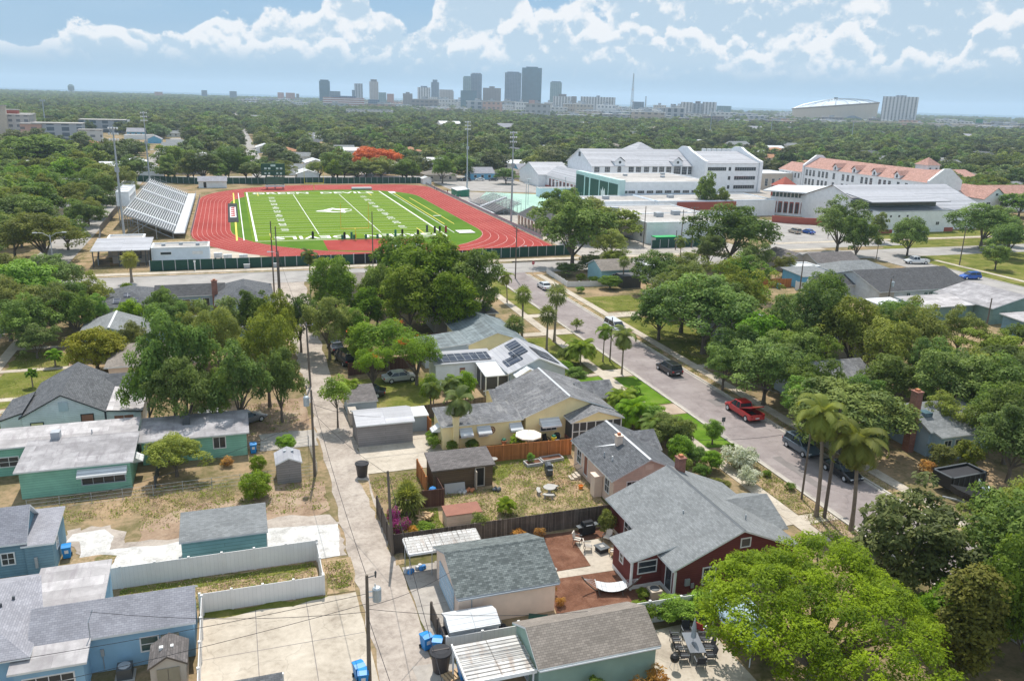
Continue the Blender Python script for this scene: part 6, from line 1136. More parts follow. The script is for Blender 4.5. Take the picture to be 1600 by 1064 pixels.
def wood_pole(x,y,H,label,arms=(),xf=None,lean=0.,name='utility_pole',lamp=None,r=.15):
 t=thing(name,label,'utility pole',(x,y,0));MB().tube([(x,y,0),(x+lean,y,H)],[r,r*.62],8).build('pole','pole_wood',t)
 for z,w_,ax in arms:
  mb=MB();a=(w_/2,0)if ax=='x' else(0,w_/2);xx=x+lean*z/H;mb.tube([(xx-a[0],y-a[1]-.12,z),(xx+a[0],y+a[1]-.12,z)],.055,4);c=mb.build('crossarm','pole_wood',t);mb=MB()
  for k in(-.95,0,.95):mb.lathe([(.05,z),(.06,z+.18),(.02,z+.22)],xx+a[0]*k,y+a[1]*k-.12,6)
  mb.build('insulator','galvanised',c)
 if xf:
  z,dx,dy=xf;xx=x+lean*z/H;mb=MB();mb.lathe([(.05,z-.5),(.27,z-.5),(.28,z+.35),(.2,z+.45),(.03,z+.47)],xx+dx,y+dy,12);mb.tube([(xx+dx-.1,y+dy,z+.4),(xx+dx-.1,y+dy,z+.7)],.04,5);mb.tube([(xx,y,z-.2),(xx+dx,y+dy,z-.2)],.05,4);mb.tube([(xx,y,z+.2),(xx+dx,y+dy,z+.2)],.05,4);mb.build('transformer','transformer_grey',t)
  mb=MB();mb.tube([(xx,y,z+1.2),(xx+dx*.9,y+dy,z+1.3)],.035,4);mb.lathe([(.05,z+1.15),(.07,z+1.5),(.03,z+1.6)],xx+dx*.9,y+dy,6);mb.build('fuse_arm','dark_steel',t)
 if lamp:
  z,dx,dy=lamp;mb=MB();mb.tube([(x,y,z),(x+dx*.5,y+dy*.5,z+.35),(x+dx,y+dy,z+.4)],.035,5);mb.build('lamp_arm','galvanised',t);MB().box(x+dx-.25,x+dx+.25,y+dy-.13,y+dy+.13,z+.3,z+.45).build('lamp_head','aluminium',t)
 return t
wood_pole(6.3,44.8,POLEH,'wooden utility pole with grey transformer beside the big concrete driveway',xf=(POLEH-1.4,.6,0),r=.15)
wood_pole(5.9,76.2,9.0,'wooden utility pole with grey transformer beside the little grey shed',xf=(8.0,-.5,-.2))
wood_pole(7.9,102.6,8.6,'wooden utility pole rising through the trees at the left edge of the alley',arms=((8.2,1.6,'x'),),lean=-.2);wood_pole(10.55,59.6,7.6,'grey wooden pole at the corner of the weathered fence by the alley',lean=-.3)
wood_pole(6.2,156,13.6,'tall dark wooden pole left of the alley end, left of a pair');wood_pole(6.9,148.2,9.5,'wooden utility pole with lamp at the alley end, right of the tall one',lamp=(9.0,-1.6,0));wood_pole(6.9,153.4,13.0,'tall dark wooden pole at the alley end, right of a pair')
wood_pole(28.7,181.3,11.6,'tall wooden pole in front of the dark grey windscreen');wood_pole(55.0,160,11,'tall wooden pole left of the street by the stop sign',lamp=(6.3,2.4,1.),name='utility_pole');wood_pole(49.9,58.9,8.6,'bare thin wooden pole with lamp arm on the dry verge',lamp=(8.0,2.4,.4),r=.11)
wood_pole(49.6,55.2,11.0,'second thick wooden pole on the dry verge beside the queen palm',r=.17);wood_pole(50.3,103.2,6.6,'short wooden pole between two feather palms at the kerb',r=.12)
wood_pole(100.6,191,10.5,'leftmost of the wooden poles by the green container');wood_pole(109.2,186.8,10,'middle one of the wooden poles by the green container',arms=((9.5,2.0,'x'),));wood_pole(112.8,187.6,10.8,'rightmost of the wooden poles by the green container',arms=((10.3,2.0,'x'),(9.2,1.6,'x')),xf=(7.8,.5,0));wood_pole(106.9,185.4,5.0,'short wooden stub pole by the green container')
wood_pole(166.9,153.1,9.6,'dark wooden pole on the grass verge beyond the blue car');wood_pole(116.3,121.2,5.6,'wooden pole with transformer in front of the charcoal-roofed house',xf=(4.6,.5,0));wood_pole(104.5,132,7.5,'wooden pole beside the blue bins by the orange fence');wood_pole(118.4,101,6.5,'dark wooden pole near the dark blue house')
wood_pole(78.2,199,10.6,'thin wooden pole in front of the running track corner');
for x,y,hh,lb in((93,262,9,'left'),(99.5,278,9,'middle left'),(106,268,9,'middle right'),(116,284,9,'right')):
 t=thing('court_light',f'slim tennis court light pole, {lb} one of the four','light pole',(x,y,0));MB().tube([(x,y,0),(x,y,hh)],.09,6).build('pole','steel',t);MB().box(x-.9,x+.9,y-.2,y+.2,hh,hh+.18).build('lamp_head','aluminium',t)
t=thing('street_lamp','grey double-arm street lamp at the left edge beyond the cross street','street lamp',(-34.6,181.5,0));MB().tube([(-34.6,181.5,0),(-34.6,181.5,8)],.1,6).build('pole','galvanised',t)
for s in(-1,1):MB().tube([(-34.6,181.5,7.6),(-34.6+s*1.2,181.5,8.4),(-34.6+s*2.6,181.5,8.5)],.05,5).build('arm','galvanised',t);MB().box(-34.6+s*2.6-.4,-34.6+s*2.6+.4,181.35,181.65,8.42,8.58).build('lamp_head','aluminium',t)
WL=[0]
def wire(a,b,sag,label,r=.018,twist=0):
 a=Vector(a);b=Vector(b);n=14;pts=[tuple(a.lerp(b,k/n)-Vector((0,0,sag*4*(k/n)*(1-k/n))))for k in range(n+1)];o=MB().tube(pts,r,4).build('power_line','rubber_dark');return tag(o,label,'power line','overhead wires')
wire((6.3,44.8,POLEH-.1),(5.9,76.2,8.8),.7,'overhead wire between the two transformer poles along the alley');wire((5.9,76.2,8.8),(7.7,102.6,8.3),.6,'overhead wire from the shed pole to the pole among the trees');wire((7.7,102.6,8.3),(6.9,148.2,9.2),1.,'overhead wire above the far alley')
wire((6.3,44.8,POLEH-2.6),(-10.2,50.8,4.5),.5,'service wire from the transformer pole to the blue house');wire((6.3,44.8,POLEH-2.0),(-34,40,7),.8,'overhead wire crossing the concrete driveway to the left');wire((6.3,44.8,POLEH-1.3),(-33.5,44,7.5),.8,'upper overhead wire crossing the concrete driveway to the left');wire((6.3,44.8,POLEH-2.2),(13.2,51.0,3.2),.3,'service wire from the transformer pole to the beige garage');wire((6.3,44.8,POLEH-2.4),(20.5,43.0,3.8),.4,'service wire from the transformer pole to the green garage')
wire((5.9,76.2,7.6),(13.5,82.2,3.2),.4,'service wire from the shed pole to the grey-walled garage');wire((10.3,59.6,7.4),(7.7,20,8),.8,'overhead wire from the grey corner pole toward the bottom edge');wire((5.9,76.2,6.8),(10.3,59.6,7.3),.4,'overhead wire between the shed pole and the grey corner pole');wire((5.9,76.2,6.2),(-15,66.8,4.6),.8,'service wire to the steel blue house');wire((6.3,44.8,POLEH-2.9),(6.9,20,7.4),.4,'overhead wire running down to the bottom edge')
wire((49.9,58.9,7.2),(41.5,66.0,4.2),.4,'service wire from the bare pole to the pink house');wire((49.6,55.2,10.6),(49.9,103.2,6.4),1.2,'overhead wire along the near kerb of the street')
# ================================================================== SCHOOL
def winrow(h,side,at,us,z,w_,hh,**k):
 for u in us:h.hole(side,at,u,z,w_,hh,**k)
h=House('school gymnasium with flat roof, pale mint end wall and dark green wall panels','school building','gymnasium')
h.block(128.5,164.5,261,297,9.3,None,'flat',wall='stucco_white',roof='flat_roof',trim='stucco_white');mb=MB();mb.box(126.4,128.5,260.2,299,0,10.2);h.part(mb,'end_wall','stucco_mint_white')
for k,(y0,y1)in enumerate(((291,298.5),(286.4,289.8),(277.6,285),(269.6,276.6),(261.6,268.8))):h.part(MB().box(126.3,126.4,y0,y1,1.2,8.6 if k else 8.9),'green_panel','dark_green')
mb=MB();mb.prism([(271.2,3.0),(272.0,6.2),(273.0,5.0),(273.6,6.6),(274.4,4.8),(275.2,5.8),(274.8,2.8),(273,1.8)],126.22,126.3,'x');h.part(mb,'wall_emblem','white_paint')
winrow(h,'s',261,[131.5+k*3.55 for k in range(9)],5.6,2.5,.9,mull=3,rail=0,fw=.12);h.hole('s',261,129.4,5.6,1.0,.9,mull=0,rail=0,pane='glass_green')
mb=MB()
for x,y in((140,285),(152,278),(158,289)):mb.box(x,x+1.4,y,y+1.2,9.3,10.0)
h.part(mb,'roof_unit','galvanised')
h=House('long white school hall with grey metal roof, dormers and a row of tall windows','school building','school_hall')
h.block(141.5,190.5,319,347,10.2,16.4,ax='x',wall='stucco_white',roof='metal_lilac',ov=.8,og=.5);h.block(166,190,335,362,11,18.5,'hip',wall='stucco_white',roof='metal_lilac')
winrow(h,'s',319.8,[144.4,149.2,160.2,163.6,167.4,171.4,174.6,178.0,185.6,188.6],6.6,2.3,3.2,mull=2,rail=2,fw=.12)
for x,w_ in((154.6,1.6),(182.0,3.2)):
 mb=MB();mb.prism([(x-2.2,10),(x+2.2,10),(x+2.2,12),(x,13.6),(x-2.2,12)],319.4,323,'y');h.part(mb,'dormer','stucco_white');mb=MB();mb.poly([(x-2.6,319,12),(x,319,14),(x,326,14),(x-2.6,326,12)]);mb.poly([(x,319,14),(x+2.6,319,12),(x+2.6,326,12),(x,326,14)]);h.part(mb,'dormer_roof','metal_lilac')
 h.hole('s',319.6,x,6.8,w_,2.4,mull=2,rail=1);mb=MB();mb.prism([(x+w_/2*math.cos(a),9.3+w_/2*math.sin(a))for a in[math.pi*k/8 for k in range(9)]],319.52,319.62,'y');mb.prism([(x+.6*math.cos(a),11.7+.6*math.sin(a))for a in[2*math.pi*k/8 for k in range(8)]],319.3,319.42,'y');h.part(mb,'arched_window','glass')
mb=MB();mb.prism([(333-.9,13.2),(333.9,13.2),(333.9,15),(333-.9,15)][::1],141.8,142.0,'x');h.part(mb,'gable_vent','dark_steel')
h=House('white three-storey school block with curved parapets and window bands','school building','classroom_block')
h.block(189.5,217,309.6,345,12.2,16.0,ax='x',wall='stucco_white',roof='metal_lilac',ov=.3,og=.9)
for x in(189.2,216.2):
 mb=MB();mb.prism([(309.0,0),(345.6,0),(345.6,13),(343,13.6),(333,16.6),(330,18),(325,18),(322,16.6),(312,13.6),(309,13)][::1],x,x+1.3,'x');h.part(mb,'parapet_wall','stucco_white')
for z in(9.0,5.2,1.4):
 h.hole('s',309.9,209.5,z,10.4,1.5,mull=8,rail=0,fw=.1)
 if z>8:h.hole('s',309.9,195.5,z,9,1.5,mull=8,rail=0,fw=.1)
 h.hole('s',309.9,201.8,z,1.2,1.5,mull=0,rail=0)
mb=MB()
for k in range(6):mb.box(200+k*2.6,201.2+k*2.6,329,331,15.6,17.0)
h.part(mb,'roof_vent','white_paint')
h=House('low white school wing with brick arches left of the gymnasium','school building','school_wing')
h.block(124.5,140.5,336,362,5.2,9.5,ax='x',wall='stucco_white',roof='metal_lilac',ov=.5);h.block(128,139,301,336.5,5.0,9.0,ax='y',wall='stucco_white',roof='metal_lilac',ov=.5)
for k in range(8):y=304+k*4;h.hole('w',128.5,y,.6,1.6,3.0,mull=0,rail=0,frame='brick_wall_red',pane='glass',fw=.3)
for k in range(5):h.hole('w',125.0,339+k*4.4,.6,1.6,3.0,mull=0,rail=0,frame='brick_wall_red',fw=.3)
h.part(MB().box(127.9,128.45,302,336,0,.9),'brick_base','brick_wall_red')
h=House('flat-roofed low school annex directly below the gymnasium','school building','school_annex');h.block(109.5,131,243,259,5.0,None,'flat',wall='stucco_white',roof='flat_roof',trim='stucco_white');h.block(131,176,240.4,260.2,5.2,None,'flat',wall='stucco_white',roof='flat_roof',trim='stucco_cool_white')
h.part(MB().box(137.8,160,239.9,240.35,2.4,5.0),'brick_panel','brick_wall_red')
for x,y in((116,250),(140,250),(150,246)):h.part(MB().box(x,x+2,y,y+1.6,5.0,6.1),'roof_unit','galvanised')
h=House('low white school building with flat roof behind the green container','school building','school_annex');h.block(103.6,127.5,195.5,213,5.4,None,'flat',wall='stucco_white',roof='flat_roof',trim='stucco_white');h.block(106,132,213.2,234,5.0,None,'flat',wall='stucco_cool_white',roof='flat_roof',trim='stucco_white')
h.part(MB().box(98.5,103.5,203,222,1.0,4.6),'service_screen','stucco_beige');
for x,y in((112,206),(119,209),(104.5,219)):h.part(MB().box(x,x+2.2,y,y+1.8,5.4,6.6),'roof_unit','galvanised')
for z in(1.6,2.6):h.part(MB().box(103.5,103.6,198,198.8,z,z+.7),'wall_vent','dark_steel')
t=thing('storage_container','green storage container with bright green lid below the white school building','container',(107,191.6,0));MB().box(103.8,110.2,190.2,192.8,0,2.4).build('body','green_paint',t);MB().box(103.7,110.3,190.1,192.9,2.4,2.55).build('lid','green_lid',t);MB().box(103.7,103.8,190.4,192.6,.1,2.3).build('door','white_paint',t)
# right: cafeteria wing with columns, auditorium, tiled halls
h=House('white school wing with broad overhanging roof, tall brick-framed openings and red base wall','school building','school_wing')
fp=[(176.0,243.5),(187.6,233.2),(202,236),(212,252),(192,258)]
h.root(190,240);mb=MB();mb.prism(fp,0,6.2);h.part(mb,'wall','stucco_white');mb=MB();mb.prism([(176.6,243.7),(187.8,233.9),(202,236.6),(211.4,252),(192,257.6)],6.2,7.9);h.part(mb,'clerestory','glass_green')
mb=MB();mb.prism([(173.2,244.4),(187.2,230.4),(203,233.6),(214,253),(191,260.5)],7.9,8.3);h.part(mb,'roof','metal_white')
dx,dy=(187.6-176.0),(233.2-243.5);L=math.hypot(dx,dy);dx,dy=dx/L,dy/L;nx,ny=dy,-dx
for k in range(8):
 u=1.0+k*1.85;a=(176+dx*u,243.5+dy*u);b=(a[0]+dx*.95,a[1]+dy*.95)
 for off,z0,z1,g,mt,nm in((.1,.9,4.7,.18,'brick_wall_red','window_surround'),(.16,1.0,4.3,0.,'glass','window')):
  q=[(a[0]-dx*g+nx*off,a[1]-dy*g+ny*off),(b[0]+dx*g+nx*off,b[1]+dy*g+ny*off),(b[0]+dx*g-nx*.1,b[1]+dy*g-ny*.1),(a[0]-dx*g-nx*.1,a[1]-dy*g-ny*.1)];h.part(MB().prism(q,z0,z1),nm,mt)
for k in range(12):u=1.0+k*1.25;a=(176.6+dx*u,243.7+dy*u);h.part(MB().box(a[0]-.08,a[0]+.08,a[1]-.3,a[1]+.1,6.2,7.9),'mullion','white_paint')
t=thing('brick_wall','low curved red brick wall in front of the white school wing','wall',(170,221,0));mb=MB();c=[(165,226.5),(168.5,222.4),(172.5,219.6),(177,217.8),(181,217.2)]
for a,b in zip(c,c[1:]):mb.prism([(a[0],a[1]),(b[0],b[1]),(b[0]+.35,b[1]+.35),(a[0]+.35,a[1]+.35)],0,2.1)
mb.build('wall','brick_wall_red',t)
h=House('grey metal-roofed school auditorium with raised clerestory and white walls','school building','auditorium')
h.block(183.2,229.5,203.4,240.6,6.2,12.2,ax='x',wall='stucco_white',roof='metal_lilac',trim='bark',ov=.4,og=.4);h.block(184,212.5,199.8,208,6.4,None,'flat',wall='stucco_white',roof='metal_lilac',trim='steel')
mb=MB();mb.prism([(182.6,206.0),(210.5,206.0),(210.5,212),(182.6,212)],6.6,8.6);h.part(mb,'clerestory','glass_green');mb=MB();mb.poly([(181.6,201.4,9.2),(211.6,201.4,9.2),(211.6,213.2,10.6),(181.6,213.2,10.6)]);mb.poly([(181.6,201.4,8.95),(181.6,213.2,10.3),(211.6,213.2,10.3),(211.6,201.4,8.95)]);mb.poly([(181.6,201.4,8.95),(211.6,201.4,8.95),(211.6,201.4,9.2),(181.6,201.4,9.2)]);mb.poly([(181.6,213.2,10.3),(181.6,201.4,8.95),(181.6,201.4,9.2),(181.6,213.2,10.6)]);h.part(mb,'clerestory_roof','metal_lilac')
winrow(h,'s',199.8,[186.0,187.7,190.8,194.0],4.8,.7,.6,mull=0,rail=0);winrow(h,'s',199.8,[190.2,192.0],1.6,1.3,1.0,mull=1,rail=0);winrow(h,'s',199.8,[196.2,200.4,206.0],2.2,1.2,.9,mull=1,rail=0);h.part(MB().box(183.9,189,199.7,199.8,0,1.1),'brick_base','brick_wall_red');h.part(MB().box(209,212.4,199.7,199.8,0,1.3),'brick_base','brick_wall_red')
h=House('long white three-storey school hall with red tiled roof and dormers','school building','tiled_school_hall')
h.block(240.6,256,240.5,312,10.6,14.6,ax='y',wall='stucco_white',roof='clay_tile',ov=.5,og=.6);h.block(240,254,312.4,329,8.2,11.6,ax='y',wall='stucco_white',roof='clay_tile',ov=.4)
for k in range(6):h.hole('w',240.4,314.2+k*2.4 if k<3 else 313.6+(k)*2.4,5.4,1.1,2.0,mull=1,rail=2)
ys=[243,247.2,251.4,255.5,260,262.6,265.2,270,272.6,275.2,280.5,283.4,286.3,292,296.5,299,301.5,305,307.4,309.8]
for y in ys:
 h.hole('w',241.1,y,7.0,1.35,2.5,mull=1,rail=2);h.hole('w',241.1,y,3.2,1.35,2.5,mull=1,rail=2)
for y in(256.5,268.6,280,291.5):
 mb=MB();mb.prism([(y-1.3,10.2),(y+1.3,10.2),(y+1.3,12.2),(y,13.2),(y-1.3,12.2)],240.9,244,'x');h.part(mb,'dormer','stucco_white');mb=MB();mb.poly([(240.4,y-1.8,12.0),(240.4,y,13.7),(246.5,y,13.7),(246.5,y-1.8,12)][::-1]);mb.poly([(240.4,y,13.7),(240.4,y+1.8,12),(246.5,y+1.8,12),(246.5,y,13.7)][::-1]);h.part(mb,'dormer_roof','clay_tile');h.part(MB().box(240.82,240.9,y-.4,y+.4,11,12.2),'dormer_window','glass')
for y in(240.2,311.6):
 mb=MB();mb.prism([(240.6,0),(256,0),(256,11.4),(248.6+1.4,15.6),(248.6-1.8,15.6),(240.6,11.4)],y,y+.9,'y');h.part(mb,'parapet_wall','stucco_white')
h=House('white school hall with red tiled roof and gabled bay at the right edge','school building','tiled_school_hall')
h.block(255,345,236.5,250,6.0,9.4,ax='x',wall='stucco_white',roof='clay_tile',ov=.5);h.block(256.8,268.6,230,246,5.8,9.8,ax='y',wall='stucco_white',roof='clay_tile',trim='bark',ov=.4)
winrow(h,'s',230.3,[259.4,265.8],1.6,1.7,3.0,mull=1,rail=2);h.part(MB().box(262.2,263.2,230.2,230.3,7,7.8),'gable_vent','dark_steel')
for k in range(14):h.hole('s',237.0,271+k*4.6,2.2,1.5,2.6,mull=1,rail=2)
h=House('distant school tower with pyramid red tile roof behind the tiled hall','school building','tiled_tower');h.block(298,306,300,308,12.2,15.5,'hip',wall='stucco_white',roof='clay_tile');h.block(270,318,290,306,8.,10.5,ax='x',wall='stucco_cool_white',roof='clay_tile');h.hole('s',300.45,300.2,9,1.,2);h.hole('s',300.45,303.8,9,1.,2)
h=House('pale flat-roofed school block between the white block and the tiled hall','school building','classroom_block');h.block(224,240,318,336,7.0,None,'flat',wall='limestone',roof='metal_white',trim='white_paint');winrow(h,'s',318,[226.5,230,233.5,237],1.6,1.4,3.2,mull=1,rail=2)
h=House('little pagoda-like shelter with red roof beside the white school block','shelter','shelter');h.block(213,221,288,296,4.6,8.2,'hip',roof='brick_wall_red',trim='white_paint',walls=False,ov=.4);h.posts([(213.6,288.6),(220.4,288.6),(213.6,295.4),(220.4,295.4)],4.5,'brick_wall_red',.25);h.block(209,213.5,286,292,3.6,4.2,'shed',roof='metal_white',walls=False,hi='e')
h=House('turquoise-walled low court shelter between the tennis courts and the gymnasium','shelter','court_shelter');h.block(112,126,300,304,3.2,None,'flat',wall='stucco_cool_white',roof='flat_roof',trim='white_paint');h.part(MB().box(122.5,125.8,299.8,300,.1,2.8),'dark_opening','dark_green')
# ================================================================== VEHICLES
def loft(mb,secs,ring_fn):
 rings=[]
 for s in secs:b=len(mb.v);pts=ring_fn(*s);mb.v+=pts;rings.append((b,len(pts)))
 for(a,n),(b,_)in zip(rings,rings[1:]):
  for k in range(n):mb.f.append((a+k,a+(k+1)%n,b+(k+1)%n,b+k))
 a,n=rings[0];mb.f.append(tuple(a+k for k in range(n))[::-1]);b,n=rings[-1];mb.f.append(tuple(b+k for k in range(n)))
def bodyring(y,z0,z1,hw):
 zm=z0+(z1-z0)*.55
 return[(-hw*.93,y,z0),(hw*.93,y,z0),(hw,y,z0+.12),(hw,y,zm),(hw*.97,y,z1-.07),(hw*.86,y,z1),(-hw*.86,y,z1),(-hw*.97,y,z1-.07),(-hw,y,zm),(-hw,y,z0+.12)][::-1]
def vehicle(kind,paint,label,x,y,rz,group='parked cars',cat='car',name='parked_car'):
 """front faces local +Y"""
 S=dict(sedan=(4.7,.90,.94,1.42,(-1.55,-1.0,.35,1.15)),suv=(4.7,.95,1.05,1.68,(-2.1,-1.85,.3,1.1)),pickup=(5.7,1.0,1.12,1.86,(-.45,-.25,.95,1.6)),van=(5.0,1.0,1.15,1.95,(-2.35,-2.2,1.0,1.9)))[kind]
 L,hw,zb,zr,(c0,c1,c2,c3)=S;h2=L/2;g=.26 if kind!='pickup' else.38;t=thing(name,label,cat,(x,y,.03),rz,group)
 bm=MB();hood=zb-(.06 if kind!='pickup' else.02)
 secs=[(-h2,g+.2,zb-.15,hw*.86),(-h2+.12,g+.06,zb-.05,hw*.96),(-h2+.6,g,zb,hw),(0,g,zb,hw),(c3-.1,g,zb,hw),(c3+.25,g,hood,hw),(h2-.55,g,hood-.12,hw*.97),(h2-.15,g+.05,hood-.25,hw*.92),(h2,g+.14,hood-.38,hw*.82)]
 if kind=='pickup':
  loft(bm,[(c0-.02,g,zb,hw),(0,g,zb,hw)]+secs[4:],bodyring)
  for s in(-1,1):bm.box(min(s*hw,s*(hw-.12)),max(s*hw,s*(hw-.12)),-h2+.06,c0-.02,g+.05,zb)
  bm.box(-hw+.12,hw-.12,-h2+.06,c0-.02,g+.05,g+.25);bm.box(-hw,hw,-h2,-h2+.1,g+.12,zb)
 else:loft(bm,secs,bodyring)
 bd=bm.build('body',paint,t,world=False)
 def glr(y,z0,z1,w0,w1):return[(-w0,y,z0),(w0,y,z0),(w1,y,z1),(-w1,y,z1)][::-1]
 gm=MB();w0,w1=hw*.90,hw*.72;loft(gm,[(c0,zb-.03,zb+.02,w0,w0*.98),(c1,zb-.03,zr-.06,w0,w1),(c2,zb-.03,zr-.05,w0,w1),(c3,zb-.03,zb+.02,w0,w0*.98)],glr);gm.build('windows','glass',t,world=False)
 rm=MB();loft(rm,[(c1-.12,zr-.16,zr-.05,w1+.02,w1-.06),(c1+.1,zr-.07,zr,w1+.03,w1-.08),(c2-.1,zr-.07,zr,w1+.03,w1-.08),(c2+.12,zr-.14,zr-.05,w1+.02,w1-.06)],glr)
 for s in(-1,1):
  for ya,yb in((c0,c1),(c3,c2)):rm.tube([(s*w0*.97,ya,zb),(s*(w1+.01),yb,zr-.08)],.045,4)
  ym=(c1+c2)/2;rm.tube([(s*(w0+.005),ym,zb),(s*(w1+.01),ym,zr-.06)],.04,4)
 rm.build('roof',paint,t,world=False);wr=.34 if kind!='pickup' else.40
 for sx in(-1,1):
  for sy in(-h2+.95,h2-.92):
   wm=MB();a=(sx*(hw-.22),sx*(hw+.015));n=16
   wm.prism([(sy+wr*math.cos(2*math.pi*k/n),wr+wr*math.sin(2*math.pi*k/n))for k in range(n)],min(a),max(a),'x');wo=wm.build('wheel','tyre',t,world=False)
   hm=MB();a=(sx*(hw+.0),sx*(hw+.03));hm.prism([(sy+wr*.62*math.cos(2*math.pi*k/10),wr+wr*.62*math.sin(2*math.pi*k/10))for k in range(10)],min(a),max(a),'x');hm.build('rim','aluminium',wo,world=False)
  MB().box(min(sx*hw*.55,sx*hw*.86),max(sx*hw*.55,sx*hw*.86),h2-.14,h2-.03,hood-.42,hood-.28).build('headlight','lamp_glass',t,world=False)
  MB().box(min(sx*hw*.66,sx*hw*.9),max(sx*hw*.66,sx*hw*.9),-h2-.015,-h2+.14,zb-.34,zb-.14).build('taillight','lamp_red',t,world=False)
  MB().box(min(sx*hw,sx*(hw+.16)),max(sx*hw,sx*(hw+.16)),c3-.45,c3-.3,zb-.02,zb+.13).build('mirror',paint,t,world=False)
 MB().box(-.26,.26,-h2-.02,-h2+.03,g+.22,g+.36).build('licence_plate','white_paint',t,world=False)
 MB().box(-hw*.8,hw*.8,h2-.09,h2+.02,g+.1,g+.28).build('bumper','dark_trim',t,world=False)
 return t
V=vehicle
V('suv','car_black','black SUV driving down the middle of the street',56.3,96.6,.03,'cars on the street')
p=V('pickup','car_red','bright red pickup truck with raised bed cover parked at the right kerb',57.1,79.6,.0,'cars on the street','pickup truck','pickup_truck')
MB().prism([(-2.75,1.95),(-.5,1.2),(-.48,1.28),(-2.74,2.05)][::-1],-.85,.85,'x').build('bed_cover','car_red',p,world=False);MB().box(-.8,.8,-2.6,-.6,.62,.66).build('bed_floor','rubber_dark',p,world=False)
V('suv','car_slate','blue-grey station wagon parked behind the black car under the mango tree',57.2,68.6,math.pi,'cars on the street');V('sedan','car_black','black sedan parked behind the tall queen palms',57.4,62.4,math.pi,'cars on the street')
V('van','car_white','white van parked at the right kerb behind the feather palms',58.0,118.0,math.pi,'cars on the street');V('sedan','car_white','white car parked near the stop sign beyond the palms',57.7,150.0,.0,'cars on the street')
V('sedan','car_silver','silver sedan parked on the grass under the flowering tree',19.4,102.2,-1.45,None);V('sedan','car_grey','grey sedan parked behind the mint wing under the oaks',-.2,92.0,-1.0,None);V('suv','car_silver','silver car half hidden under the oaks behind the mint wing',-3.2,92.6,-1.2,None)
V('pickup','car_white','white pickup truck parked at the far right corner',157.6,157.2,1.3,None,'pickup truck','pickup_truck');V('suv','car_blue','bright blue SUV parked on the far right side street',155.8,139.5,1.4,None)
V('suv','car_tan','tan car parked in the school lot by the brick wall',157.5,204.5,0,'cars in the school lot');V('sedan','car_blue','dark blue car with open boot in the school lot',161.2,203.2,.1,'cars in the school lot')
V('sedan','car_navy','dark car under the tree beside the far alley',12.9,118.0,.1,None);V('van','car_black','black van in the shade beside the tan alley fence',13.6,111.5,.2,None);V('sedan','car_black','black car among the bins by the alley palm',14.3,97.5,1.3,None)
V('sedan','car_white','white car parked in front of the far blue houses',106.5,363.5,1.5,'cars beyond the tennis courts');V('suv','car_black','black SUV parked beyond the tennis courts beside the white car',99.5,362.5,1.5,'cars beyond the tennis courts');V('sedan','car_navy','dark blue car parked beyond the tennis courts at the right',112.5,362.5,1.5,'cars beyond the tennis courts');V('suv','car_silver','silver car at the right end of the row beyond the tennis courts',119.5,360.5,1.5,'cars beyond the tennis courts');V('sedan','car_grey','grey car parked on the street beyond the far goalpost',59.8,384,1.5,None)
V('sedan','car_white','white car outside the carport at the bottom of the picture',14.2,39.2,1.5,None)
# dump trailer and boat-like equipment
t=thing('dump_trailer','black high-sided dump trailer parked in the grass beside the pale blue house','trailer',(66.6,56.6,0),.05)
mb=MB();mb.box(-2.3,2.3,-1.15,-1.07,.75,2.0);mb.box(-2.3,2.3,1.07,1.15,.75,2.0);mb.box(-2.3,-2.2,-1.15,1.15,.75,2.0);mb.box(2.2,2.3,-1.15,1.15,.75,2.0);mb.box(-2.3,2.3,-1.15,1.15,.7,.8);mb.build('bed','black_plastic',t,world=False)
mb=MB();mb.box(-2.38,2.38,-1.22,-1.02,1.98,2.06);mb.box(-2.38,2.38,1.02,1.22,1.98,2.06);mb.box(-2.38,-2.15,-1.22,1.22,1.98,2.06);mb.box(2.15,2.38,-1.22,1.22,1.98,2.06)
for k in range(7):x=-2.1+k*.7;mb.box(x-.04,x+.04,-1.21,-1.15,.75,2.0)
mb.build('top_rail','dark_steel',t,world=False);MB().box(-2.15,2.15,-1.0,1.0,1.78,1.82).build('tarpaulin','rubber_dark',t,world=False)
for x in(.6,1.5):
 for s in(-1,1):MB().prism([(x+.36*math.cos(2*math.pi*k/14),.36+.36*math.sin(2*math.pi*k/14))for k in range(14)],s*1.15-.1,s*1.15+.1,'y').build('wheel','tyre',t,world=False)
mb=MB();mb.tube([(2.3,-.4,.7),(3.6,0,.6)],.06,5);mb.tube([(2.3,.4,.7),(3.6,0,.6)],.06,5);mb.build('hitch','dark_steel',t,world=False)
t=thing('boat','small dark boat with grey console on a trailer at the right edge','boat',(65.2,52.6,0),.7)
mb=MB();loft(mb,[(y,z0,z1,w_)for y,z0,z1,w_ in((-2.4,.75,1.5,.85),(-1,.65,1.5,1.0),(.8,.65,1.55,.9),(2.0,.85,1.7,.5),(2.7,1.3,1.85,.08))],lambda y,z0,z1,w_:[(-w_,y,z1),(-w_*.75,y,z0+.15),(0,y,z0),(w_*.75,y,z0+.15),(w_,y,z1)]);mb.build('hull','black_plastic',t,world=False)
mb=MB();mb.box(-.35,.35,-.6,.1,1.5,2.4);mb.poly([(-.5,.1,2.4),(.5,.1,2.4),(.5,.5,2.9),(-.5,.5,2.9)]);mb.build('console','stucco_grey',t,world=False);MB().box(-.25,.25,-2.8,-2.4,.9,2.0).build('outboard_motor','dark_steel',t,world=False)
mb=MB();mb.box(-.8,.8,-1.4,-1.2,.3,.7);mb.box(-.06,.06,-2.2,3.2,.35,.5);mb.build('trailer_frame','galvanised',t,world=False)
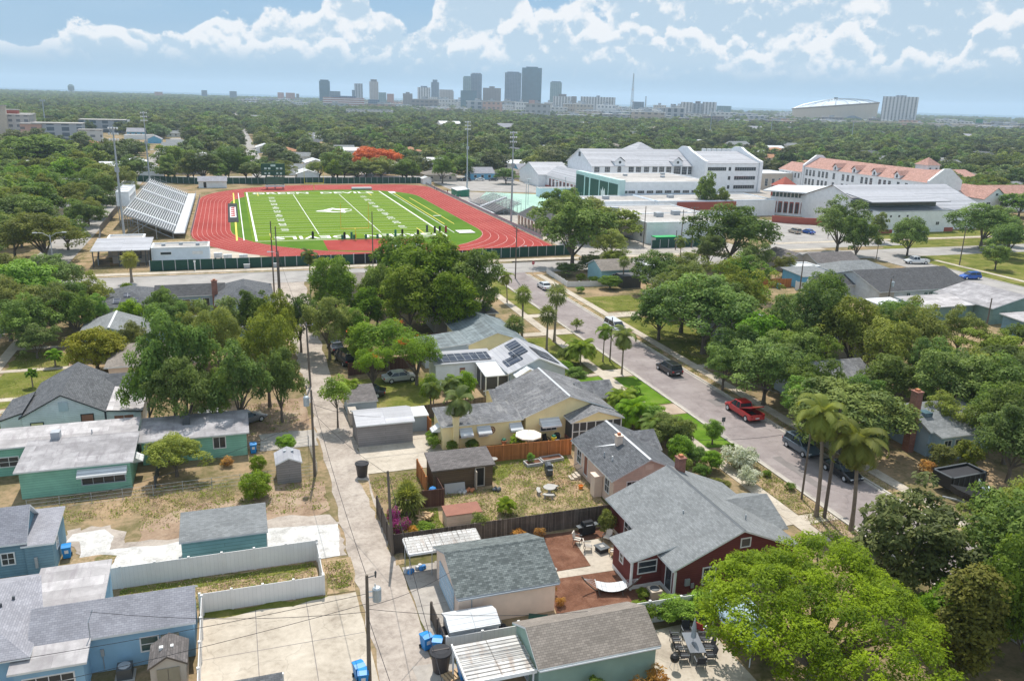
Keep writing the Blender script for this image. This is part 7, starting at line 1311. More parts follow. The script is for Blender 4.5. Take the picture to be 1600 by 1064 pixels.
for s in(-1,1):MB().prism([(-1.3+.3*math.cos(2*math.pi*k/12),.3+.3*math.sin(2*math.pi*k/12))for k in range(12)],s*.95-.08,s*.95+.08,'x').build('wheel','tyre',t,world=False)
# ================================================================== YARD THINGS
def wheelie(x,y,label,mat='bin_blue',rz=0.,lid=0.,s=1.,group='wheeled rubbish bins'):
 t=thing('wheelie_bin',label,'rubbish bin',(x,y,.04),rz,group);mb=MB();loft(mb,[(.05,),(.95,)],lambda z:[(-.26-.07*z,-.28-.08*z,z),(.26+.07*z,-.28-.08*z,z),(.26+.07*z,.28+.1*z,z),(-.26-.07*z,.28+.1*z,z)]);mb.build('body',mat,t,world=False)
 mb=MB();mb.prism([(-.40,.96),(.42,.96),(.40,1.02),(0,1.09),(-.40,1.03)],-.35,.35,'x');mb.tube([(-.3,.46,.98),(.3,.46,.98)],.03,5);mb.build('lid',mat,t,world=False)
 for sx in(-1,1):MB().prism([(.30+.13*math.cos(2*math.pi*k/10),.12+.13*math.sin(2*math.pi*k/10))for k in range(10)],sx*.3-.04,sx*.3+.04,'x').build('wheel','tyre',t,world=False)
 m2=MB();m2.box(-.14,.14,-.36,-.33,.5,.78);m2.build('collection_sticker','cloth_white',t,world=False)
 t.scale=(s,s,s);return t
W=wheelie
W(10.55,47.2,'left blue wheeled bin of the pair behind the brown tub',rz=.3);W(11.2,46.6,'right blue wheeled bin of the pair behind the brown tub',rz=-.4);W(12.2,43.6,'single blue wheeled bin beside the ribbed carport roof at the bottom',rz=.1)
W(5.75,45.5,'blue wheeled bin at the foot of the transformer pole, upper one',rz=.2);W(5.9,44.75,'blue wheeled bin at the foot of the transformer pole, lower one',rz=-.1);W(-14.4,66.4,'blue wheeled bin beside the steel blue house',rz=.1);W(.35,83.4,'blue wheeled bin at the right end of the mint wing')
W(13.6,95.9,'blue wheeled bin near the yellowish alley palm');W(105.4,139.9,'blue wheeled bin beside the bright blue garage');W(108.8,134.2,'blue wheeled bin in front of the low white fence by the bright blue garage');W(10.9,138.8,'blue wheeled bin beside the shaggy palms near the cross street')
def tub(x,y,label,s=1.):
 t=thing('rubbish_tub',label,'rubbish bin',(x,y,.04),0,'big round brown tubs');MB().lathe([(.42,0),(.46,.1),(.58,1.15),(.64,1.2),(.64,1.27)],0,0,18).build('body','bin_brown',t,world=False);MB().lathe([(.66,1.27),(.66,1.34),(.4,1.42),(.03,1.44)],0,0,18).build('lid','rubber_dark',t,world=False)
 MB().box(-.5,.5,-.05,.05,1.39,1.45).build('lid_rib','bin_brown',t,world=False);t.scale=(s,)*3
tub(10.95,44.7,'big round brown tub beside the alley in front of two blue bins',1.12);tub(10.35,74.9,'big round brown tub beside the alley at the edge of the concrete pad',1.05)
W(11.9,47.4,'dark wheeled bin behind the two blue ones by the grey fence','rubber_dark',.2)
t=thing('wooden_pallet','tan wooden pallet lying between the brown tub and the blue bin','pallet',(11.6,43.9,.05),.3)
mb=MB()
for k in range(6):mb.box(-.7+k*.25,-.52+k*.25,-.45,.45,.1,.13)
mb.build('slats','wood_log',t,world=False);mb=MB()
for y in(-.42,0,.38):mb.box(-.72,.9,y,y+.06,.0,.1)
mb.build('bearers','wood_log',t,world=False)
# gas grills, barbecues
def grill(x,y,label,rz=0.,mat='black_cloth',s=1.):
 t=thing('barbecue_grill',label,'barbecue',(x,y,.04),rz);mb=MB();mb.box(-.62,.62,-.32,.32,.15,.85);mb.build('cabinet',mat,t,world=False);mb=MB();mb.prism([(-.33,.85),(.33,.85),(.33,1.05),(.15,1.22),(-.2,1.2),(-.33,1.02)],-.45,.45,'x');mb.build('lid',mat,t,world=False);MB().tube([(-.3,-.38,1.0),(.3,-.38,1.0)],.025,5).build('handle','aluminium',t,world=False)
 for sx in(-1,1):MB().box(min(sx*.62,sx*.95),max(sx*.62,sx*.95),-.25,.25,.82,.86).build('side_shelf','dark_steel',t,world=False)
 t.scale=(s,)*3
grill(27.3,58.4,'large black covered grill in the mulched yard by the fence',.1,s=1.05);grill(28.3,70.4,'black and silver gas grill beside the pink house steps',1.4,'dark_steel');grill(31.9,77.3,'black covered grill beside the yellow house porch',1.2)
t=thing('kettle_grill','black round kettle barbecue on the bottom right patio','barbecue',(25.8,40.4,.04));MB().lathe([(.05,.62),(.24,.68),(.31,.85),(.31,.9)],0,0,14).build('bowl','black_plastic',t,world=False);MB().lathe([(.32,.9),(.29,1.05),(.15,1.17),(.02,1.2)],0,0,14).build('lid','black_plastic',t,world=False)
for a in(0,2.1,4.2):MB().tube([(.15*math.cos(a),.15*math.sin(a),.66),(.34*math.cos(a),.34*math.sin(a),0)],.018,5).build('leg','aluminium',t,world=False)
# chairs
def armchair(x,y,rz,label,seat='chair_cream',frame='dark_steel',group='patio chairs'):
 t=thing('patio_chair',label,'chair',(x,y,.05),rz,group);MB().box(-.28,.28,-.28,.28,.38,.46).build('seat',seat,t,world=False)
 MB().prism([(.24,.44),(.32,.44),(.46,1.0),(.38,1.0)],-.28,.28,'x').build('backrest',seat,t,world=False)
 for sx in(-1,1):
  MB().box(sx*.33-.035,sx*.33+.035,-.3,.34,.6,.65).build('armrest',frame,t,world=False)
  for sy in(-.27,.27):MB().tube([(sx*.3,sy,.42),(sx*.33,sy*1.15,0)],.025,5).build('leg',frame,t,world=False)
 return t
armchair(25.9,57.2,.9,'round-backed cream chair left of the black grill');armchair(26.3,55.9,1.3,'cream chair nearest the left edge of the little patio');armchair(28.5,56.8,-.9,'cream chair right of the black grill');armchair(28.1,54.6,-2.2,'cream chair at the near right side of the fire table');armchair(28.3,53.9,-2.5,'dark-cushioned chair nearest the red house porch','red_brown')
t=thing('fire_table','low dark square fire table amid the cream chairs','table',(27.4,55.5,.04),.2);MB().box(-.5,.5,-.5,.5,.38,.45).build('tabletop','dark_steel',t,world=False);MB().box(-.4,.4,-.4,.4,0,.38).build('base','rubber_dark',t,world=False);MB().box(-.2,.2,-.2,.2,.45,.48).build('burner','stone_grey',t,world=False)
for x,y,rz,lb in((29.7,77.6,0,'round black wire chair left of the pair by the yellow wall'),(30.8,77.7,.3,'round black wire chair right of the pair by the yellow wall')):armchair(x,y,rz,lb,'black_plastic','black_plastic')
for x,y,rz,lb in((25.4,95.6,.3,'white chair beside the solar-roofed house wall'),(26.6,95.9,-.2,'white chair nearest the patio cover of the solar-roofed house')):armchair(x,y,rz,lb,'white_paint','white_paint')
def umbrella_mesh(r,z0,z1,n=8):
 mb=MB()
 for k in range(n):a,b=2*math.pi*k/n,2*math.pi*(k+1)/n;mb.poly([(r*math.cos(a),r*math.sin(a),z0),(r*math.cos(b),r*math.sin(b),z0),(0,0,z1)]);mb.poly([(r*math.cos(b),r*math.sin(b),z0-.12),(r*math.cos(b),r*math.sin(b),z0),(r*math.cos(a),r*math.sin(a),z0),(r*math.cos(a),r*math.sin(a),z0-.12)])
 return mb
t=thing('patio_umbrella','open cream patio umbrella in front of the yellow house','umbrella',(28.2,76.3,0));umbrella_mesh(1.45,1.95,2.45).build('canopy','canvas_cream',t,world=False);MB().tube([(0,0,0),(0,0,2.55)],.03,6).build('pole','aluminium',t,world=False)
t=thing('round_table','round brown table under the cream umbrella','table',(28.2,76.3,0));MB().lathe([(.55,.7),(.55,.74)],0,0,16).build('tabletop','red_brown',t,world=False)
for a in(0.5,2.1,3.6,5.2):MB().tube([(.4*math.cos(a),.4*math.sin(a),.7),(.45*math.cos(a),.45*math.sin(a),0)],.03,5).build('leg','red_brown',t,world=False)
# dining set with closed umbrella, bottom right
t=thing('dining_table','long dark glass dining table on the bottom right patio','table',(28.0,41.7,.04),-.25);MB().box(-.55,.55,-1.1,1.1,.7,.74).build('tabletop','car_grey',t,world=False)
for sx in(-.48,.48):
 for sy in(-1,1):MB().tube([(sx,sy,.7),(sx,sy,0)],.03,5).build('leg','dark_steel',t,world=False)
for k,(dx,dy,rz)in enumerate(((-1.0,.9,1.57),(-1.05,0,1.57),(-.9,-.9,1.57),(1.0,.9,-1.57),(1.05,0,-1.57),(.9,-.9,-1.57),(0,1.7,0),(0,-1.6,3.14))):
 c_,s_=math.cos(-.25),math.sin(-.25);armchair(28.0+dx*c_-dy*s_,41.7+dx*s_+dy*c_,rz-.25,('far left','middle left','near left','far right','middle right','near right','far end','near end')[k]+' dark mesh chair of the patio dining table','rubber_dark','dark_steel','dining chairs on the bottom right patio')
t=thing('closed_umbrella','closed grey-blue umbrella standing in the dark dining table','umbrella',(28.0,41.8,.04));MB().lathe([(.07,1.0),(.19,1.1),(.15,1.9),(.05,2.5),(.02,2.6)],0,0,10).build('canopy','canvas_grey',t,world=False);MB().tube([(0,0,0),(0,0,1.1)],.025,6).build('pole','aluminium',t,world=False)
t=thing('garden_marquee','pale blue curved shade cover under the bright green tree','shade cover',(32.4,41.5,0));mb=MB()
for k in range(8):a,b=math.pi*k/8,math.pi*(k+1)/8;mb.poly([(-1.6*math.cos(a),-2.4,1.2+1.1*math.sin(a)),(-1.6*math.cos(b),-2.4,1.2+1.1*math.sin(b)),(-1.6*math.cos(b),2.4,1.2+1.1*math.sin(b)),(-1.6*math.cos(a),2.4,1.2+1.1*math.sin(a))][::-1])
mb.build('canopy','stucco_pale_blue',t,world=False)
for x in(-1.55,1.55):
 for y in(-2.3,2.3):MB().tube([(x,y,0),(x,y,1.25)],.04,5).build('leg','white_paint',t,world=False)
for x,y,rz,lb in((29.6,43.4,2.2,'red folding chair beside the dining table'),):armchair(x,y,rz,lb,'cloth_red','aluminium')
# hammock
t=thing('hammock','white striped hammock on a curved dark wooden stand in the mulched yard','hammock',(25.6,49.9,0),-.28);mb=MB();n=12
for k in range(n):
 u,v=-1+2*k/n,-1+2*(k+1)/n;f=lambda q:(q*1.15,.40+.28*q*q)
 (xa,za),(xb,zb_)=f(u),f(v);wa,wb=.62*(1-abs(u)**4*.25),.62*(1-abs(v)**4*.25);mb.poly([(xa,-wa,za),(xb,-wb,zb_),(xb,wb,zb_),(xa,wa,za)])
mb.build('bed','metal_white',t,world=False);mb=MB();mb.tube([(-2.3,0,1.35),(-1.9,0,.8),(-1.2,0,.15),(0,0,.06),(1.2,0,.15),(1.9,0,.8),(2.3,0,1.35)],.055,6);mb.tube([(-.9,-.6,.05),(-.9,.6,.05)],.05,5);mb.tube([(.9,-.6,.05),(.9,.6,.05)],.05,5);mb.build('stand','bark',t,world=False)
mb=MB()
for s in(-1,1):
 mb.tube([(s*1.15,-.6,.70),(s*1.15,.6,.70)],.03,5)
 for y in(-.5,-.17,.17,.5):mb.tube([(s*1.15,y,.69),(s*2.15,0,1.15)],.012,4)
mb.build('spreader_and_cords','cloth_white',t,world=False)
# wheelbarrow, tub, mower beside garage
t=thing('wheelbarrow','dark green wheelbarrow resting beside the beige garage','wheelbarrow',(18.7,47.5,0),-.4);mb=MB();loft(mb,[(.35,.3,.2),(.7,.62,.38)],lambda z,a,b:[(-a,-b,z),(a*1.2,-b,z),(a*1.2,b,z),(-a,b,z)]);mb.build('tray','dark_green',t,world=False);MB().prism([(-.75+.18*math.cos(2*math.pi*k/12),.18+.18*math.sin(2*math.pi*k/12))for k in range(12)],-.05,.05,'y').build('wheel','tyre',t,world=False)
for s in(-1,1):MB().tube([(-.7,s*.08,.2),(.5,s*.3,.38),(1.2,s*.33,.6)],.022,5).build('handle','bark',t,world=False);MB().tube([(.5,s*.3,.36),(.6,s*.3,0)],.02,5).build('leg','dark_steel',t,world=False)
t=thing('plant_pot','dark green round tub beside the wheelbarrow','plant pot',(17.1,47.3,0));MB().lathe([(.22,0),(.32,.5),(.36,.52),(.36,.58)],0,0,14).build('tub','dark_green',t,world=False);MB().lathe([(.31,.54),(.02,.56)],0,0,14).build('soil','stone_grey',t,world=False)
t=thing('lawn_mower','grey lawn mower leaning against the beige garage wall','lawn mower',(16.2,47.6,0),.5);MB().box(-.28,.28,-.35,.35,.1,.32).build('deck','dark_steel',t,world=False);MB().lathe([(.16,.32),(.18,.5),(.08,.55)],0,0,10).build('engine','black_plastic',t,world=False)
for s in(-1,1):MB().tube([(s*.22,.3,.3),(s*.22,.95,1.0)],.02,5).build('handle','galvanised',t,world=False)
for s in(-1,1):
 for q in(-.28,.28):MB().prism([(q+.11*math.cos(2*math.pi*k/10),.11+.11*math.sin(2*math.pi*k/10))for k in range(10)],s*.28,s*.34,'x').build('wheel','tyre',t,world=False)
for k,(x,y,r)in enumerate(((21.9,54.6,.26),(22.5,53.95,.28),(21.35,55.1,.24))):
 t=thing('stepping_stone',('middle','nearest','furthest')[k]+' pale round stepping stone in the mulch by the garage','stepping stone',(x,y,.04));MB().lathe([(r,0),(r,.05),(r*.9,.07)],0,0,10).build('slab','stone_grey',t,world=False)
for k,(x,y,lb)in enumerate(((20.7,50.6,'terracotta pot under the orange plant'),(20.3,49.9,'small terracotta pot by the garage corner'),(20.0,49.4,'second small pot by the garage corner, nearer'))):
 t=thing('plant_pot',lb,'plant pot',(x,y,0));MB().lathe([(.16,0),(.24,.38),(.27,.38),(.27,.44)],0,0,12).build('pot','terracotta' if k!=1 else 'rubber_dark',t,world=False)
# back yard of the pink house
t=thing('stone_table','round pale stone garden table in the tan yard','table',(26.9,66.5,0));MB().lathe([(.55,.62),(.6,.66),(.6,.72),(.05,.73)],0,0,18).build('tabletop','stone_grey',t,world=False);MB().lathe([(.25,0),(.14,.2),(.16,.5),(.28,.62)],0,0,12).build('pedestal','stone_grey',t,world=False)
for a,lb in((-2.0,'nearest the camera'),(.9,'on the far right side'),(2.9,'on the left side')):
 t=thing('stone_bench',f'curved stone bench {lb} of the round stone table','bench',(26.9+1.05*math.cos(a),66.5+1.05*math.sin(a),0),a,'curved stone benches');mb=MB();n=6
 ou=[(1.25*math.cos(-.5+k/n)-1.05,1.25*math.sin(-.5+k/n))for k in range(n+1)];inn=[(.9*math.cos(-.5+k/n)-1.05,.9*math.sin(-.5+k/n))for k in range(n+1)][::-1];mb.prism(ou+inn,.36,.45);mb.build('seat','stone_grey',t,world=False)
 for s in(-.36,.36):MB().box(-.1,.1,s-.07,s+.07,0,.36).build('leg','stone_grey',t,world=False)
t=thing('bird_bath','pale stone bird bath by the orange fence','bird bath',(23.6,73.8,0));MB().lathe([(.2,0),(.1,.15),(.08,.6),(.2,.68)],0,0,12).build('pedestal','stone_grey',t,world=False);MB().lathe([(.12,.68),(.36,.78),(.38,.84),(.3,.82),(.03,.76)],0,0,14).build('basin','stone_grey',t,world=False)
for x,y,sx,lb in((27.6,73.0,.9,'left grey raised garden bed by the orange fence'),(29.8,73.5,1.2,'right grey raised garden bed by the orange fence')):
 t=thing('raised_bed',lb,'garden bed',(x,y,0),.1,'raised garden beds');mb=MB();w_=.55;mb.box(-sx,sx,-w_,-w_+.12,0,.38);mb.box(-sx,sx,w_-.12,w_,0,.38);mb.box(-sx,-sx+.12,-w_+.12,w_-.12,0,.38);mb.box(sx-.12,sx,-w_+.12,w_-.12,0,.38);mb.build('blocks','block_grey',t,world=False);MB().box(-sx+.12,sx-.12,-w_+.12,w_-.12,0,.3).build('soil','mulch',t,world=False)
tag(T('shrub',27.4,73.2,.7,.45,'leafy plants growing in the left raised garden bed','plant','vegetable_plants'))
t=thing('log_pile','pile of pale cut logs beside the storage box','log pile',(14.5,64.9,0));rnd=random.Random(4)
for k in range(16):a=rnd.uniform(0,3.14);x,y,z=rnd.uniform(-.6,.6),rnd.uniform(-.5,.5),.12+.12*(k//5);MB().tube([(x-.4*math.cos(a),y-.4*math.sin(a),z),(x+.4*math.cos(a),y+.4*math.sin(a),z+.05)],.1,7).build('log','wood_log',t,world=False)
t=thing('debris_pile','scattered orange-brown debris and planks in the tan yard by the pink house','debris',(28.9,68.5,0));mb=MB()
for k in range(60):a=rnd.uniform(0,3.14);x,y=rnd.gauss(0,.9),rnd.gauss(0,1.0);l_=rnd.uniform(.1,.5);mb.tube([(x-l_*math.cos(a),y-l_*math.sin(a),.06),(x+l_*math.cos(a),y+l_*math.sin(a),rnd.uniform(.06,.2))],.05,4)
mb.build('planks','wood_log',t,world=False)
t=thing('water_jug','orange round bucket by the pink house closet','bucket',(30.2,66.6,0));MB().lathe([(.18,0),(.24,.4),(.26,.42),(.22,.42),(.18,.3)],0,0,12).build('pail','orange_plastic',t,world=False);MB().tube([(-.24,0,.4),(0,0,.62),(.24,0,.4)],.012,4).build('handle','galvanised',t,world=False)
t=thing('mattress','grey slab leaning against the brown shed wall','board',(18.3,69.2,0));mb=MB();mb.prism([(-.22,0),(-.08,0),(.28,.85),(.14,.87)],-1.0,1.0,'x');mb.build('panel','block_grey',t,world=False);
t=thing('tarpaulin','blue tarpaulin over something beside the brown shed','tarpaulin',(15.9,68.2,0));MB().lathe([(.55,0),(.5,.7),(.3,1.25),(.05,1.4)],0,0,9).build('sheet','tarp_blue',t,world=False)
for x,y,m_,lb in((18.9,68.7,'block_grey','grey pile of rubble beside the brown shed wall'),(19.7,68.9,'terracotta','reddish buckets by the shed door'),(22.2,68.4,'dark_steel','dark clutter at the right of the shed door')):
 t=thing('clutter',lb,'clutter',(x,y,0));
 for k in range(4):a=k*1.7;MB().lathe([(.16,0),(.2,.25),(.1,.35)],.28*math.cos(a),.22*math.sin(a),7).build('lump',m_,t,world=False)
for x,y,lb in((11.3,56.7,'blue and white rubbish heap at the fence corner, left'),(12.3,57.0,'blue rubbish bag heap under the carport edge')):
 t=thing('rubbish_bags',lb,'rubbish',(x,y,0))
 for k in range(4):a=k*1.6;MB().lathe([(.15,0),(.22,.15),(.15,.32),(.03,.36)],.25*math.cos(a),.2*math.sin(a),8).build('bag',('tarp_blue','cloth_white','galvanised','tarp_blue')[k],t,world=False)
for x,y,z,m_,lb in((31.4,77.0,1.1,'yellow_paint','yellow garden figure on the yellow house patio'),(26.0,77.9,.9,'terracotta','terracotta planter against the yellow house wall')):
 t=thing('garden_urn',lb,'planter',(x,y,0));MB().lathe([(.25,0),(.3,.1),(.14,.3),(.3,z*.8),(.34,z)],0,0,12).build('urn',m_,t,world=False);MB().lathe([(.28,z),(.2,z+.18),(.02,z+.22)],0,0,10).build('plants','green_paint',t,world=False)
# signs
t=thing('stop_sign','red octagonal stop sign at the corner of the cross street','stop sign',(60.2,163.6,0),.25);MB().tube([(0,0,0),(0,0,2.9)],.035,6).build('post','galvanised',t,world=False)
mb=MB();mb.prism([(.42*math.cos(math.pi/8+k*math.pi/4),2.5+.42*math.sin(math.pi/8+k*math.pi/4))for k in range(8)],-.06,-.04,'y');sg=mb.build('sign_plate','sign_red',t,world=False)
mb=MB();o8=[(.40*math.cos(math.pi/8+k*math.pi/4),2.5+.40*math.sin(math.pi/8+k*math.pi/4))for k in range(8)];i8=[(.37*math.cos(math.pi/8+k*math.pi/4),2.5+.37*math.sin(math.pi/8+k*math.pi/4))for k in range(8)]
for k in range(8):j=(k+1)%8;mb.poly([(o8[k][0],-.063,o8[k][1]),(o8[j][0],-.063,o8[j][1]),(i8[j][0],-.063,i8[j][1]),(i8[k][0],-.063,i8[k][1])])
mb.build('border','white_paint',sg,world=False)
tx=text('lettering','STOP',.27,0,0,0,0,'white_paint');tx.data.transform(Matrix.Translation((0,-.066,2.5))@Matrix.Rotation(math.pi/2,4,'X'));tx.parent=sg
t=thing('street_sign','small grey-backed sign on a post at the kerb by the bright lawn','sign',(51.0,77.0 if False else 74.6,0));MB().tube([(0,0,0),(0,0,2.3)],.035,6).build('post','galvanised',t,world=False);MB().box(-.22,.22,-.03,0,1.75,2.3).build('sign_plate','dark_steel',t,world=False)
for k,(x,y)in enumerate(((163,181),(165,183.5),(168.6,182))):
 t=thing('bollard',('left','middle','right')[k]+' dark post on the pavement by the school lawn','bollard',(x,y,0));MB().tube([(0,0,0),(0,0,1.4)],.14,8).build('post','dark_steel',t,world=False);MB().lathe([(.18,1.4),(.18,1.48),(.03,1.55)],0,0,8).build('cap','red_brown',t,world=False)
t=thing('fire_hydrant','small white hydrant-like post by the cross street sidewalk','hydrant',(-8.4,180.9,0));MB().lathe([(.12,0),(.12,1.7),(.05,1.8)],0,0,8).build('post','white_paint',t,world=False);MB().box(-.22,.22,-.03,.03,1.75,2.2).build('plate','white_paint',t,world=False)
for x,y,lb in((1.9,181.2,'grey utility cabinet beside the green windscreen'),(7.9,181.2,'small white utility cabinet right of the grey one')):
 t=thing('utility_cabinet',lb,'utility box',(x,y,0));MB().box(-.6,.6,-.3,.3,.05,.9).build('casing','galvanised',t,world=False);MB().box(-.66,.66,-.36,.36,.9,.96).build('lid','white_paint',t,world=False)
for x,y,lb in((-3.9,192.6,'left white cart beside the concession block'),(-1.9,190.2,'middle white cart behind the green windscreen'),(1.4,189.6,'right white cart behind the green windscreen')):
 t=thing('storage_cart',lb,'cart',(x,y,0));MB().box(-.9,.9,-.5,.5,.4,1.5).build('body','metal_white',t,world=False)
 for s in(-.6,.6):MB().prism([(s+.22*math.cos(2*math.pi*k/10),.24+.22*math.sin(2*math.pi*k/10))for k in range(10)],-.56,-.5,'y').build('wheel','tyre',t,world=False)
# ================================================================== PEOPLE (tiny, beside the track)
def person(x,y,rz,label,top,legs,pose=0.):
 V={'pel':(0,0,.95),'wst':(0,0,1.1),'chs':(0,.01,1.35),'nk':(0,.01,1.5),'hd':(0,.03,1.62),'ht':(0,.03,1.72)}
 for s,n in((-1,'l'),(1,'r')):
  V['hp'+n]=(s*.1,0,.9);V['kn'+n]=(s*.12,.05+s*pose*.12,.5);V['an'+n]=(s*.13,s*pose*-.1,.08);V['ft'+n]=(s*.14,.16+s*pose*-.1,.04)
  V['sh'+n]=(s*.19,0,1.42);V['el'+n]=(s*.25,-.02+s*pose*.1,1.14);V['wr'+n]=(s*.26,.12+s*pose*.12,.93);V['ha'+n]=(s*.26,.16+s*pose*.12,.86)
 rad=dict(pel=.14,wst=.12,chs=.145,nk=.055,hd=.095,ht=.07,hp=.09,kn=.06,an=.04,ft=.04,sh=.06,el=.042,wr=.03,ha=.035)
 E=[('pel','wst'),('wst','chs'),('chs','nk'),('nk','hd'),('hd','ht')]
 for n in 'lr':E+=[('pel','hp'+n),('hp'+n,'kn'+n),('kn'+n,'an'+n),('an'+n,'ft'+n),('chs','sh'+n),('sh'+n,'el'+n),('el'+n,'wr'+n),('wr'+n,'ha'+n)]
 ks=list(V);me=bpy.data.meshes.new('body');me.from_pydata([V[k]for k in ks],[(ks.index(a),ks.index(b))for a,b in E],[]);tmp=bpy.data.objects.new('tmp',me);col.objects.link(tmp)
 sk=tmp.modifiers.new('s','SKIN');
 for k,v in zip(ks,me.skin_vertices[0].data):r_=rad.get(k,rad.get(k[:-1],.05));v.radius=(r_,r_);v.use_root=k=='pel'
 tmp.modifiers.new('u','SUBSURF').levels=1;dg=bpy.context.evaluated_depsgraph_get();bm_=bpy.data.meshes.new_from_object(tmp.evaluated_get(dg));bpy.data.objects.remove(tmp)
 for mm in('skin',top,legs,'bark'):bm_.materials.append(M[mm])
 for p_ in bm_.polygons:
  c=p_.center;p_.material_index=2 if c.z<.98 and abs(c.x)<.2 and c.z>.35 else 1 if.98<=c.z<1.48 and not(c.y>.08 and c.z<1.05)else 3 if c.z>1.66 or(c.z>1.58 and c.y<.0)else 0
 t=thing('person',label,'person',(x,y,.06),rz,'people beside the track');o=bpy.data.objects.new('body',bm_);col.objects.link(o);o.parent=t;return t
person(76.6,325.5,1.2,'person in dark clothes standing at the far right rail of the track','cloth_dark','cloth_dark',.4);person(77.1,323.4,.4,'person in a white shirt beside the far right rail','cloth_white','cloth_dark',-.5);person(79.0,313.5,2.2,'person in a red shirt left of the green equipment shed','cloth_red','cloth_dark',.6)
person(79.6,303,1.0,'person in a green shirt just below the green equipment shed','cloth_green','cloth_white',.3);person(79.4,296.6,0,'person in dark clothes at the upper corner of the purple-grey bleachers','cloth_dark','cloth_white',-.4);person(160.6,193.5,.3,'person walking alone in the school parking lot','cloth_dark','cloth_dark',.8)
# ================================================================== FAR HOUSES, CITY, WOODS
FARL=[] # (object, kind phrase) to be labelled by where they stand
CF=Vector((math.sin(YAW),math.cos(YAW),0));CR=Vector((math.cos(YAW),-math.sin(YAW),0))
def fd(x,y):v=Vector((x,y,0));return v.dot(CF),v.dot(CR)
def inview(x,y,m=1.08):
 f,r=fd(x,y);return f>0 and abs(r/f)<.625*m
ORDN='first second third fourth fifth sixth seventh eighth ninth tenth eleventh twelfth'.split()
def ordn(k):return ORDN[k]if k<12 else f'{k+1}'+('th' if 10<=(k+1)%100<=20 else{1:'st',2:'nd',3:'rd'}.get((k+1)%10,'th'))
def label_by_place(objs,noun,bands,cols):
 """unique labels: band of distance, landmark in front, rank from the left"""
 G={}
 for o,desc in objs:
  f,r=fd(o.location.x,o.location.y);a=r/f
  b=next(n for lim,n in bands if f<lim);c=next(n for lim,n in cols if a<lim);G.setdefault((b,c,desc),[]).append((a,o))
 for(b,c,desc),L in G.items():
  L.sort(key=lambda q:q[0])
  for k,(a,o)in enumerate(L):o['label']=f'{desc} {b} {c}'+(f', {ordn(k)} from left' if len(L)>1 else '')
COLS=[(-.5,'at the far left'),(-.33,'behind the bleachers'),(-.18,'behind the scoreboard'),(-.05,'behind the flame tree'),(.06,'behind the small bleachers'),(.2,'behind the gymnasium'),(.33,'behind the three-storey block'),(.48,'behind the tiled hall'),(9,'at the right edge')]
# prototype houses for the far streets
def far_proto(k,wall,roof,kind,L,W_,zr):
 h=House('far house','house','house',(0,0,0));h.root(0,0);h.block(-L/2,L/2,-W_/2,W_/2,3.0,zr,kind,ax='x',wall=wall,roof=roof)
 if kind!='flat':
  for u in(-.28,.0,.28):h.hole('s',-W_/2+.45,u*L,1.0,1.2,1.2,mull=0,rail=0)
 return h.t
PR=[(far_proto(0,'stucco_white','metal_white','gable',14,10,4.6),'white-roofed pale house'),(far_proto(1,'stucco_beige','shingle_tan','hip',15,11,4.8),'tan-roofed beige house'),(far_proto(2,'stucco_white','shingle_grey','gable',15,10,4.9),'grey-roofed white house'),
      (far_proto(3,'stucco_bright_blue','shingle_lilac','gable',12,10,5.4),'blue-walled grey-roofed house'),(far_proto(4,'stucco_peach','clay_orange','hip',15,11,4.8),'orange-tiled house'),(far_proto(5,'stucco_white','flat_roof','flat',20,13,None),'flat-roofed white building'),(far_proto(6,'stucco_grey','shingle_dark','gable',14,10,4.9),'dark-roofed grey house')]
fh=[];rnd=random.Random(21);used=[False]*len(PR)
BLD=[] # footprints to keep trees off (x, y, radius)
def put_house(k,x,y,rz=0.,s=1.):
 if not used[k]:used[k]=True;o=PR[k][0];o.location=(x,y,0);o.rotation_euler.z=rz;ORG[o.name]=Vector((x,y,0));o['group']='far houses among the trees';o.scale=(s,)*3
 else:o=copy_thing(PR[k][0],(x,y,0),rz,scale=s,group='far houses among the trees')
 fh.append((o,PR[k][1]));BLD.append((x,y,9*s));d_=math.hypot(x,y);BLD.extend((x-x/d_*q,y-y/d_*q,7*s)for q in((9,17,25,33)if y>420 or x>250 else(9,)));return o
for k,x,y,rz in((3,109,372,.0),(1,124,374,0),(0,70,402,0),(5,78,420,0),(2,25,396,0),(0,31,372,1.57),(2,-53,330,0),(4,210,400,0),(5,233,372,0),(1,88,366,0),(6,96,398,0),(3,139,392,0),(4,262,392,0),(2,300,372,0),(0,322,352,0),(4,340,330,0),(2,352,300,.3),(6,330,395,0),(0,-63,380,0),(5,226,362,.1),(2,-80,350,0),(1,-18,402,0),(0,-48,410,0),(0,160,405,0),(6,183,392,0),(4,225,420,0),(1,372,345,0),(2,395,310,0)):put_house(k,x,y,rz)
for yy in(430,470,520,548,590,630,680,720,780,830,900,980,1060):
 x=-420.
 while x<1150:
  x+=rnd.uniform(15,34)*(1+yy/900)
  if not inview(x,yy)or rnd.random()<.22 or len(fh)>290 or 5<x<20 or 54<x<67:continue
  put_house(rnd.choice((0,0,1,2,3,4,5,5,6)),x,yy+rnd.uniform(-5,5),rnd.choice((0,0,1.57))+rnd.uniform(-.05,.05),rnd.uniform(.9,1.25)*(1.5 if yy>800 and rnd.random()<.3 else 1))
label_by_place(fh,'house',[(395,'just beyond the track'),(450,'one row back'),(560,'in mid distance'),(700,'deeper back'),(900,'far back'),(99999,'furthest back')],COLS)
def at(px,py,D):
 """world ground point for a photo column at forward distance D; returns x, y and the height that row reaches there"""
 d=F_+RR*((px-800)/1288.2)-UU*((py-532)/1288.2);k=D/(d.x*CF.x+d.y*CF.y);return d.x*k,d.y*k,CAMH+d.z*k
